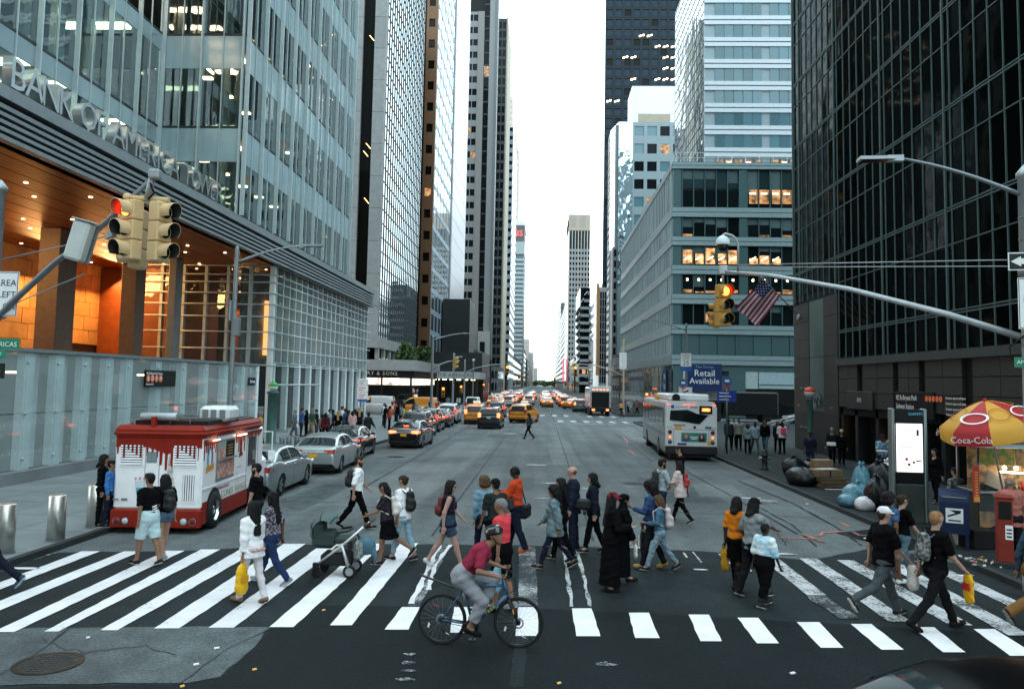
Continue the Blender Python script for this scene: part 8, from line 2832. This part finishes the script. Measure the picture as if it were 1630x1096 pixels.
w7=P('woman in short black dress pushing the stroller',(-3.008,15.674),88,1.60,dict(WALK,hr=-30,kr=28,fr=50,hl=10,kl=4,fl=0,lean=7,hp=24,wrl=(-.18,.40,1.05),wrr=(.2,.40,1.05),curl=.9),'tan',('pony','black'),(BLK,.4,dict(loose=.018,col2=(.05,.04,.05),vs=40)),('skirt',BLK,.42,dict(flare=.075)),SN_B,True)
backpack(w7,'small white drawstring bag on the back of the woman with the stroller',mat('pack_white',(.6,.55,.5),.7),.72)
w8=P('woman in white blouse and light jeans with her hair in a bun',(-2.73,15.928),60,1.70,STROLL,'fair',('bun','brown'),(WHT,.6,dict(loose=.022)),('pants',(.24,.36,.44),.9,dict(loose=.009)),SN_B,True)
backpack(w8,'black backpack of the woman with the hair bun',pack_blk,.9)
w9=P('woman in navy sleeveless top, denim shorts and sunglasses striding',(-1.758,15.404),-84,1.72,dict(WALK2,hl=-24,kl=10,fl=34,hr=22,kr=6,fr=-10,curl=.4),'pale',('long','black',1.15),((.013,.014,.030),0,dict(loose=.014,flare=.03)),('pants',(.03,.05,.08),.26,dict(loose=.025)),SN_W,True,specs=True)
backpack(w9,'dark red shoulder bag behind the woman in navy',mat('bag_maroon',(.10,.018,.02),.5),.7,'shoulder_bag')
m10=P('curly haired person in pale denim jacket behind the cyclist',(-1.124,16.184),20,1.68,STROLL,'fair',('curly','mid'),((.17,.30,.38),1),('pants',DJEAN,1),SN_B,True)
m11=P('man in black baseball cap and dark clothes behind the red tee',(-0.854,15.513),30,1.72,STROLL2,'tan',('short','black'),((.02,.024,.024),.45),('pants',BLK,1),SN_B,extra=(('cap',cloth((.008,.008,.009))),))
m12=P('grey haired man in coral red tee and black shorts with blue bag',(-0.587,12.713),70,1.74,dict(STROLL,hl=6,hr=-6),'tan',('crop','grey'),((.62,.055,.07),.46,dict(loose=.02)),('pants',BLK,.5,dict(loose=.03)),SN_G)
hung(m12,'hand_l','pale blue carrier bag held by the man in coral red','plastic_bag',(.26,.14,.34),mat('bag_paleblue',(.16,.30,.38),.35,var=.2,vs=8),.1)
cyc=P('cyclist in maroon polo, grey trousers and black helmet',(-1.04,11.03),-93,1.74,dict(z=.945,lean=38,hp=-14,anr=(.10,.12,.25),anl=(-.10,.28,.50),fl=6,fr=12,wrl=(-.29,.50,1.00),wrr=(.29,.50,1.00),curl=.95,hy=-20),'tan',('short','black'),((.27,.025,.055),.45,dict(loose=.02,hem=.87,col2=(.20,.02,.04),vs=3)),('pants',(.26,.26,.285),.86,dict(loose=.03)),((.008,.008,.008),(.01,.01,.01)),extra=(('helmet',mat('helmet_black',(.010,.010,.011),.15,coat=1)),))
m14=P('man in orange hooded top with headphones looking at his phone',(-0.505,17.097),75,1.80,dict(STROLL2,hp=26,wrr=(.1,.34,1.20),wrl=(-.1,.34,1.2)),'dark',('crop','black'),((.50,.055,.02),1,dict(loose=.026,hood=1)),('pants',NVY,1,dict(loose=.02)),((.52,.09,.03),(.55,.12,.05)),extra=(('phones',),))
held_phone(m14,'hand_r','phone in the hands of the man in the orange hooded top')
b=thing('shoulder_bag','black shoulder bag hanging at the side of the man in orange','bag',world_of(m14,'back',(.12,-.02,-.42)),m14.rotation_euler.z)
MB().cbox(-.18,.18,-.11,.11,-.16,.14,.05).build('bag_body',pack_blk,b)
MB().tube([(.1,0,.1),(.0,.1,.55),(-.1,.2,.62)],.014,6).build('strap',pack_blk,b)
b=thing('satchel','grey satchel across the hip of the man in orange','bag',world_of(m14,'back',(-.22,.3,-.25)),m14.rotation_euler.z)
MB().cbox(-.05,.05,-.17,.17,-.12,.12,.03).build('bag_body',mat('satchel',(.03,.035,.036),.6),b)
w15=P('woman in washed denim jacket and dark jeans with big curly hair',(0.304,15.653),86,1.64,WALK,'tan',('curly','black',1),((.17,.23,.25),1,dict(loose=.035,hem=.74,flare=.03,col2=(.10,.14,.16),vs=9)),('pants',(.014,.018,.036),.95,dict(loose=.006)),SN_B,True)
w16=P('long haired woman in black half hidden by the denim jacket',(0.455,16.323),86,1.68,STROLL2,'fair',('long','black',1.1),(BLK,1),('pants',BLK,1),SN_B,True)
hung(w16,'hand_r','small white bag with chain strap beside the woman in black','handbag',(.2,.08,.16),mat('pack_white',(.6,.55,.5),.7),.1)
P('bald man in navy suit with open collar facing west',(0.74,17.385),84,1.82,STAND,'pale',('bald','mid'),((.45,.55,.62),1),('pants',NVY,1,dict(loose=.022)),((.012,.012,.013),(.3,.3,.3)),top2=((.013,.017,.030),1,dict(loose=.012,hem=.78,open=cloth((.40,.50,.58)))))
w18=P('short haired woman in dark blazer with black bag facing west',(1.161,17.186),84,1.70,STROLL,'pale',('bob','black'),((.30,.44,.52),1),('pants',BLK,.94),SN_B,True,top2=((.012,.013,.020),1,dict(loose=.008,hem=.80,open=cloth((.25,.38,.46)))))
b=thing('shoulder_bag','rounded black shoulder bag in front of the woman in the blazer','bag',world_of(w18,'back',(-.2,.34,-.1)),w18.rotation_euler.z)
e=MB().cbox(-.06,.06,-.17,.15,-.18,.05,.05);e.build('bag_body',pack_blk,b)
MB().tube([(0,-.08,.12),(.06,-.12,.3),(.1,-.16,.38)],.014,6).build('strap',pack_blk,b)
w19=P('woman in long black robe and sunglasses holding out her hand',(1.269,14.13),-78,1.70,dict(STAND,wrr=(.2,.30,1.16),wrl=(-.16,.3,1.12)),'pale',('long','black',1.05),(BLK,.95,dict(loose=.035)),('skirt',BLK,.93,dict(flare=.07,loose=.02)),((.01,.01,.01),(.012,.012,.012)),True,specs=True,extra=(('cap',cloth((.012,.010,.010),col2=(.25,.02,.03),vs=9)),))
w20=P('companion in black headscarf behind the woman in the robe',(1.513,14.59),-80,1.62,STROLL,'fair',('hijab',cloth(BLK)),(BLK,1,dict(loose=.03)),('skirt',BLK,.86,dict(flare=.08,loose=.02)),((.01,.01,.01),(.012,.012,.012)),True)
hung(w20,'hand_r','little white pouch by the black robe','pouch',(.16,.08,.22),mat('pouch_white',(.66,.62,.6),.6),.02)
w21=P('curly haired woman in blue top and scarf looking at a phone',(2.224,15.884),78,1.70,dict(STROLL,hp=22,wrl=(-.08,.36,1.2)),'brown',('curly','black',1),((.03,.055,.13),1),('pants',(.012,.013,.016),1),((.32,.2,.05),(.3,.2,.06)),True,extra=(('scarf',cloth((.06,.14,.20),col2=(.12,.24,.32),vs=20)),))
held_phone(w21,'hand_l','phone held up by the woman with the blue scarf')
tb=hung(w21,'hand_r','black tote bag with white letters beside the girl with the pale backpack','tote_bag',(.42,.1,.36),pack_blk,.12)
words('lettering','BE',.13,sign_white,tb,(0,.075,-.27),(rad(90),0,rad(180)),.002)
words('lettering','ALL',.13,sign_white,tb,(0,.075,-.38),(rad(90),0,rad(180)),.002)
w22=P('girl in denim shirt and washed jeans with a pale pink backpack',(2.363,15.744),82,1.50,dict(WALK,hp=18,wrl=(-.1,.28,1.12)),'pale',('long','mid'),((.06,.13,.19),1),('pants',(.25,.34,.40),.97,dict(col2=(.14,.2,.25),vs=16)),SN_B,True)
backpack(w22,'pale pink backpack on the girl in denim',mat('pack_pink',(.52,.42,.42),.7),.95)
m23=P('bearded man in light grey tee with a backpack looking east',(3.061,20.221),-70,1.76,dict(STAND,wrr=(.12,.34,1.15)),'tan',('short','black'),((.30,.34,.36),.45),('pants',DJEAN,1),SN_B,beard='black')
backpack(m23,'dark backpack on the bearded man in grey',pack_blk)
w24=P('woman in loose blush top and black leggings walking away',(3.721,21.212),50,1.66,WALK2,'brown',('long','black',1.1),((.56,.44,.43),.7,dict(loose=.03,hem=.76)),('pants',BLK,1,dict(loose=.006)),SN_B,True)
backpack(w24,'red shoulder bag between the blush top and the bearded man',mat('bag_red2',(.35,.03,.03),.5),.6,'shoulder_bag',pack_blk)
P('man in glasses and black coat beyond the blush top',(4.218,24.051),80,1.80,STAND,'fair',('short','black'),(BLK,1,dict(hem=.76)),('pants',BLK,1),SN_B,specs=True)
w25=P('woman in orange top, black skirt and tights walking away',(3.532,14.469),-40,1.64,dict(STROLL,wrr=(.2,.3,1.12)),'dark',('bob','black'),((.60,.17,.015),.46),('skirt',BLK,.40,dict(flare=.03)),((.012,.012,.012),(.012,.012,.012)),True,legs=(.012,.012,.014))
hung(w25,'hand_l','thin yellow bag against the black skirt','tote_bag',(.2,.06,.42),mat('bag_mustard',(.62,.30,.02),.5),.04)
w26=P('woman in cap and grey striped tee with her arm round the boy',(3.705,13.991),-62,1.68,dict(STROLL2,wrr=(.06,.50,1.16),wrl=(-.2,.1,.95)),'brown',('bob','black'),((.20,.215,.22),.46,dict(loose=.024)),('pants',(.012,.012,.014),1,dict(loose=.02)),((.02,.02,.022),(.62,.62,.6)),True,wid=1.12,extra=(('cap',cloth((.009,.009,.01))),('band',cloth((.5,.2,.16)))))
P('boy in white shirt and black shorts over leggings',(3.727,13.383),-58,1.36,STROLL,'dark',('crop','black'),((.80,.83,.86),.55,dict(loose=.03,col2=(.30,.50,.62),vs=3)),('pants',BLK,.52,dict(loose=.05)),((.016,.016,.017),(.64,.64,.62)),wid=1.12,legs=(.014,.014,.015))
m28=P('man in white cap, black tee and grey jeans carrying a white bag',(5.499,13.009),-80,1.78,dict(WALK,hr=-30,kr=34,fr=58),'pale',('short','brown'),(BLK,.48,dict(loose=.03)),('pants',(.055,.066,.072),1,dict(loose=.018)),((.016,.018,.019),(.5,.47,.4)),extra=(('cap',cloth((.68,.66,.66))),))
hung(m28,'hand_r','crumpled white plastic bag held by the man in the white cap','plastic_bag',(.26,.16,.34),mat('bag_milky',(.62,.56,.52),.4,var=.15,vs=8),.02)
w29=P('woman with afro hair in blue top beside the man in the white cap',(6.509,15.16),-60,1.68,STROLL2,'brown',('afro','black'),((.045,.10,.19),.3),('pants',(.20,.12,.08),.48),SN_W,True)
w30=P('woman in black tee and blue jeans with sunglasses on her head',(6.885,15.436),-75,1.66,WALK,'pale',('bun','brown'),(BLK,.42),('pants',(.09,.14,.18),.88),((.6,.6,.58),(.66,.66,.66)),True,specs=True)
hung(w30,'hand_r','small bright blue pouch carried by the woman in black tee','pouch',(.2,.1,.18),mat('pouch_blue',(.04,.11,.24),.5),.0)
m31=P('red-blond man in all black striding with a yellow bag',(6.017,12.392),-82,1.84,dict(WALK,hl=28,kl=8,hr=-24,kr=16,hy=18),'pale',('crop','ginger'),(BLK,.45,dict(loose=.022)),('pants',(.009,.009,.01),1,dict(loose=.012)),((.010,.010,.011),(.012,.012,.012)))
backpack(m31,'black printed backpack on the red-blond man',pack_pat)
hung(m31,'hand_r','flat yellow bag with red oval in the hand of the red-blond man','shopping_bag',(.26,.08,.42),mat('bag_yellow3',(.72,.36,.01),.4,var=.12,vs=6),.0,mark=mat('mark_red',(.5,.02,.02),.5))
P('walker in blue shirt and brown trousers cut off by the east picture edge',(7.604,12.551),-80,1.78,dict(WALK,hr=-26,kr=40,fr=60),'fair',('short','brown'),((.035,.06,.09),1),('pants',(.17,.085,.03),1,dict(loose=.03)),((.012,.012,.013),(.2,.2,.2)))
P('walker in navy at the west picture edge with one foot behind',(-9.082,12.776),100,1.78,dict(WALK,hr=-30,kr=20,fr=50),'fair',('short','black'),((.012,.018,.05),1,dict(loose=.025)),('pants',(.011,.013,.024),1,dict(loose=.012)),((.03,.06,.09),(.3,.4,.42)))
P('dark haired woman in black waiting behind the ice cream truck',(-10.111,17.993),-70,1.66,STAND,'tan',('bob','black'),(BLK,1),('pants',BLK,1),SN_B,True,z=.12)
P('child in blue jacket close to the back of the ice cream truck',(-9.934,18.019),-80,1.52,STAND,'tan',('short','black'),((.05,.17,.42),1),('pants',NVY,1),SN_B,z=.12)
jw=P('lone jaywalker in grey top and black leggings out on the avenue',(-0.789,50.897),74,1.74,WALK2,'fair',('pony','black'),((.06,.075,.075),.5),('pants',BLK,1,dict(loose=.006)),SN_B,True,vox=.022)
backpack(jw,'black bag on the back of the lone jaywalker',pack_blk)
P('man in faded pink shirt and dark trousers standing at the food cart',(9.654,16.695),5,1.76,STAND,'tan',('bald','grey'),((.34,.115,.095),.5,dict(loose=.03,hem=.76)),('pants',(.010,.010,.011),1,dict(loose=.03)),SN_B,wid=1.1,z=.12)
P('vendor in black behind the food cart looking out',(11.4,20.35),170,1.70,STAND,'tan',('short','black'),(BLK,1),('pants',BLK,1),SN_B,z=.12)
P('person in patterned shirt waiting at the end of the food cart',(10.217,19.919),20,1.62,STAND,'fair',('short','black'),((.26,.27,.28),.45,dict(col2=(.05,.06,.06),vs=22)),('pants',(.09,.095,.08),1),SN_B,z=.12,vox=.02)
P('pedestrian all in black walking between the kiosk and the mailbox',(12.368,25.345),120,1.68,STROLL,'fair',('long','black'),(BLK,1,dict(hem=.7)),('pants',BLK,1),SN_B,True,z=.12,vox=.02)
pl=P('man in blue check shirt and dark jeans holding a white box',(13.462,31.712),175,1.74,dict(STAND,wrr=(.16,.36,1.1),wrl=(-.16,.36,1.1)),'dark',('crop','black'),((.30,.42,.50),.5,dict(loose=.03,col2=(.03,.08,.16),vs=17)),('pants',(.022,.035,.07),1,dict(loose=.03)),SN_B,wid=1.08,z=.12,vox=.02,extra=(('cap',cloth((.012,.014,.02))),))
bx_=thing('takeaway_box','flat white takeaway box in the hands of the man in the check shirt','box',world_of(pl,'hand_r',(.12,.06,.05)),pl.rotation_euler.z)
MB().cbox(-.24,.12,-.14,.14,-.03,.03,.01).build('box_body',mat('carton_white',(.55,.55,.52),.8),bx_)
w_=P('grey haired pedestrian in black coat with white hip bag by the granite pier',(13.283,36.63),150,1.74,STROLL,'fair',('crop','grey'),((.013,.015,.02),1,dict(hem=.72)),('pants',BLK,1),SN_B,z=.12,vox=.022)
b=thing('hip_bag','white hip bag on the black coat by the granite pier','bag',world_of(w_,'back',(0,.34,-.25)),w_.rotation_euler.z)
MB().cbox(-.2,.2,-.04,.04,-.08,.08,.02).build('bag_body',sign_white,b)
P('pedestrian in straw hat and black beside the grey haired one',(13.633,36.436),165,1.66,STROLL2,'tan',('bob','black'),(BLK,1),('pants',BLK,1),SN_B,True,z=.12,vox=.022,extra=(('cap',cloth((.42,.30,.18))),))
P('person with pink headphones in dark clothes by the red globe post',(11.217,33.422),160,1.70,STROLL,'dark',('short','black'),(NVY,.5,dict(hem=.78)),('pants',DJEAN,1),SN_B,z=.12,vox=.022)
P('woman standing in the dark shop doorway behind the man in check',(13.6,30.2),110,1.66,STAND,'fair',('long','black'),(BLK,.4),('pants',BLK,1),SN_B,True,z=.12,vox=.024)
# the queue and the passers-by farther off
FAR=dict(vox=.026,detail=False,z=.12)
protos_p=[]
for k,(pose,sk,hr_,fm,bt_,wd) in enumerate(((STAND,'fair',('short','black'),False,('pants',NVY,1),1.05),(STROLL,'tan',('long','black'),True,('pants',BLK,1),1),(STROLL2,'fair',('crop','grey'),False,('pants',(.2,.15,.1),1,dict(loose=.03)),1.12),(STAND,'brown',('bob','black'),True,('pants',DJEAN,1),1.05),(WALK,'dark',('short','black'),False,('pants',(.06,.06,.065),1),1),(STAND,'fair',('long','brown'),True,('skirt',BLK,.45),1))):
 protos_p.append(P('pedestrian',(0,0),0,1.72,pose,sk,hr_,((.2,.2,.2),(.5,1,.5,.7,1,.45)[k],dict(loose=.028)),bt_,SN_B,fm,wd,**FAR))
BOT=('trousers','skirt')
used_p=set()
def passer(k,loc,yaw,top,bot,label,s=1.0,group=None,hair=None):
 o=protos_p[k] if k not in used_p else copy_thing(protos_p[k],(0,0,0))
 used_p.add(k)
 o.location=(*loc,.12)
 o.rotation_euler=(0,0,rad(yaw))
 o.scale=(s,s,s)
 recolour(o,('shirt',),cloth(top))
 if bot is not None:recolour(o,BOT,cloth(bot))
 if hair:recolour(o,('hair',),HAIR[hair])
 tag(o,label,'person',group)
 return o
Q='people queueing along the louvre screen'
KH_,TAN_,RED_,YEL_,BLU_,PNK_,GRN_=(.20,.16,.10),(.30,.22,.14),(.38,.05,.04),(.55,.36,.10),(.035,.09,.25),(.55,.30,.26),(.03,.10,.055)
passer(2,(-14.663,40.743),-60,(.55,.34,.10),BLK,'grey haired man in mustard shirt in front of the frosted screen',.98)
for k,px,yaw,tc,bc,lb,s in [(2,(-14.953,47.492),-80,(.14,.18,.19),(.10,.12,.14),'elder in grey shirt first in the queue',.93),(0,(-14.409,47.104),-60,(.04,.09,.26),NVY,'man in royal blue shirt near the head of the queue',1),(3,(-14.286,47.709),90,BLK,BLK,'person in black between the blue and green shirts',.93),(2,(-13.412,45.8),-95,(.03,.07,.05),KH_,'stout man in dark green shirt and khaki trousers',1.03),(0,(-13.424,46.868),100,(.012,.013,.014),(.05,.06,.1),'man in black tee beside the khaki trousers',.98),(3,(-12.186,43.689),60,(.22,.17,.11),BLK,'person in tan coat turned to the kerb',.9),(1,(-11.903,43.306),20,(.08,.014,.02),BLK,'woman in wine red top with a long back',.95),(0,(-12.589,46.59),-70,(.20,.28,.33),NVY,'man in pale blue tee in the middle of the queue',1),(4,(-12.515,47.158),80,NVY,BLK,'man in navy tee next to the pale blue tee in the queue',1),(5,(-11.723,45.295),10,BLK,BLK,'blond woman in black dress in the queue',.98),(0,(-12.57,49.451),-75,(.62,.62,.64),NVY,'man in white shirt in the queue',1.05),(4,(-12.109,48.418),-80,BLU_,DJEAN,'man in bright blue beside the white shirt',1.02),(1,(-11.541,46.921),-90,(.03,.03,.035),BLK,'long haired woman in charcoal behind the pink top',.97),(3,(-11.056,46.012),30,(.55,.34,.32),BLK,'woman in pink top in the queue',.97),(1,(-11.66,49.152),-80,(.5,.1,.25),NVY,'woman in magenta top half hidden in the queue',.96),(5,(-11.149,48.156),15,(.010,.010,.012),None,'woman in long black coat near the parking sign',1.06),(4,(-9.672,43.964),-30,(.02,.03,.03),BLK,'man in dark jacket just past the parking sign',1.0)]:
 passer(k,px,yaw,tc,bc,lb,s,Q,'blond' if 'blond' in lb else None)
for k,px,yaw,tc,bc,lb,s in [(3,(-10.6,55),-80,(.38,.06,.03),BLK,'person in orange red top past the parking sign',1),(0,(-11.4,57.5),-60,BLK,NVY,'man in black top among the corner crowd',1),(1,(-10.2,58.5),90,YEL_,KH_,'woman in yellow blouse by the kerb',.97),(0,(-12,60),-90,(.62,.62,.64),NVY,'man in white shirt in front of the white van',1.02),(4,(-10.9,61.5),60,(.10,.16,.22),BLK,'man in slate blue among the corner crowd',1),(2,(-9.9,62),-70,(.16,.2,.26),BLK,'elder in blue grey by the black off-roader',1),(3,(-11.6,64),20,BLK,DJEAN,'woman in black at the edge of the corner crowd',.96),(5,(-10.4,66),-20,(.25,.32,.38),None,'woman in pale blue dress near the signal mast',.98),(0,(-12.4,67),90,RED_,BLK,'man in red shirt farther back on the corner',1),(4,(-11.2,69),-90,(.05,.05,.05),BLK,'man in dark grey waiting at the side street',1.02),(1,(-10.1,71),0,(.5,.48,.46),BLK,'woman in white top waiting at the side street',.96),(2,(-12.7,72.5),-60,NVY,NVY,'man in navy nearest the side street kerb',1)]:
 passer(k,px,yaw,tc,bc,lb,s,'crowd on the corner before the piano store')
for k,px,yaw,tc,bc,lb,s in [(4,(10.423,44.325),175,(.03,.035,.04),BLK,'man in dark top right beside the bus',1.02),(0,(11.161,46.24),170,(.32,.42,.46),BLK,'man in pale blue-grey jacket beside the bus',1),(0,(11.013,44.482),180,(.24,.24,.21),BLK,'man in stone coloured shirt walking from the bus',1.02),(3,(10.881,42.102),175,(.20,.26,.28),BLK,'woman in light grey sweater walking towards the hydrant',.92),(4,(11.409,42.611),185,(.26,.34,.40),(.06,.09,.08),'man in pale denim jacket beside the grey sweater',.98),(1,(12.094,43.168),150,BLK,(.07,.13,.19),'woman in black top and blue jeans turning her head',1.02),(1,(12.695,42.94),170,(.010,.010,.011),BLK,'woman in black behind the white and pink back',.98),(3,(12.824,42.596),5,(.62,.55,.58),BLK,'woman in white top with a pink pack seen from behind',1.0)]:
 o=passer(k,px,yaw,tc,bc,lb,s,'people walking on the east pavement')
pb=thing('backpack','hot pink backpack on the white top by the stair rail','backpack',world_of(o,'back',(0,-.04,0)),o.rotation_euler.z)
MB().cbox(-.13,.13,-.07,.07,-.18,.16,.05).build('pack_body',mat('pack_hot',(.75,.06,.14),.5),pb)
for k,px,yaw,tc,bc,lb,s in [(4,(9.5,70),-170,(.3,.32,.34),BLK,'man in grey at the corner in front of the bus',1),(0,(10.4,72),90,BLK,BLK,'man in black at the corner in front of the bus',1),(5,(10.6,94),0,(.3,.4,.45),(.25,.2,.18),'woman in pale top by the teal block shop',1),(1,(11.6,96),90,(.4,.1,.08),BLK,'woman in red by the teal block shop',1),(2,(10.9,99),180,(.4,.4,.42),NVY,'man in white tee past the tan pole',1),(0,(-11.5,97),0,(.1,.12,.14),BLK,'man in grey under the piano store canopy',1),(3,(-12.8,93.5),60,BLK,BLK,'woman in black under the piano store canopy',1),(4,(-10.6,101),180,(.4,.4,.4),NVY,'man in pale shirt beneath the white canopy',1)]:
 passer(k,px,yaw,tc,bc,lb,s)
fb_=thing('bicycle','small dark bicycle standing beside the garbage truck','bicycle',(8.9,87.5,0),rad(100))
for x in (-.52,.52):
 MB().lathe([(.31,-.02),(.34,-.02),(.34,.02),(.31,.02),(.31,-.02)],20,(x,0,.34),'y',caps=False).build('wheel',tyre_m,fb_)
for a,b_ in (((-.1,0,.3),(.35,0,.75)),((-.2,0,.85),(.35,0,.8)),((-.1,0,.3),(-.22,0,.9)),((.33,0,.95),(.52,0,.34)),((-.1,0,.3),(-.52,0,.34)),((-.2,0,.8),(-.52,0,.34))):
 MB().tube([a,b_],.025,6).build('frame_tube',bk_black,fb_)
P('person in orange top sitting on the bicycle beside the garbage truck',(8.85,87.5),10,1.72,dict(z=1.02,lean=18,anr=(.1,.12,.2),anl=(-.1,.1,.5),wrl=(-.2,.5,1.05),wrr=(.2,.5,1.05)),'tan',('short','black'),((.45,.2,.08),.4),('pants',BLK,.5),SN_B,vox=.03,detail=False)
sr=thing('stair_rail','grey stair handrails slanting down behind the walkers on the plaza','handrail',(21.5,66,.12))
for dy in (0,2.2):
 MB().tube([(-2.5,dy,.4),(1.6,dy,1.5),(3.2,dy,1.5)],.05,8).build('rail',galv_pale,sr)
 for x in (-2.2,-.4,1.5,3.0):
  MB().tube([(x,dy,0),(x,dy,.48+max(0,min(1,(x+2.5)/4.1))*1.02)],.035,6).build('rail_post',galv,sr)
for k in range(5):
 MB().box(2.6,6.5,2.6+k*.3,2.9+k*.3-.003,0,.17*(k+1)).build('step',concrete,sr)
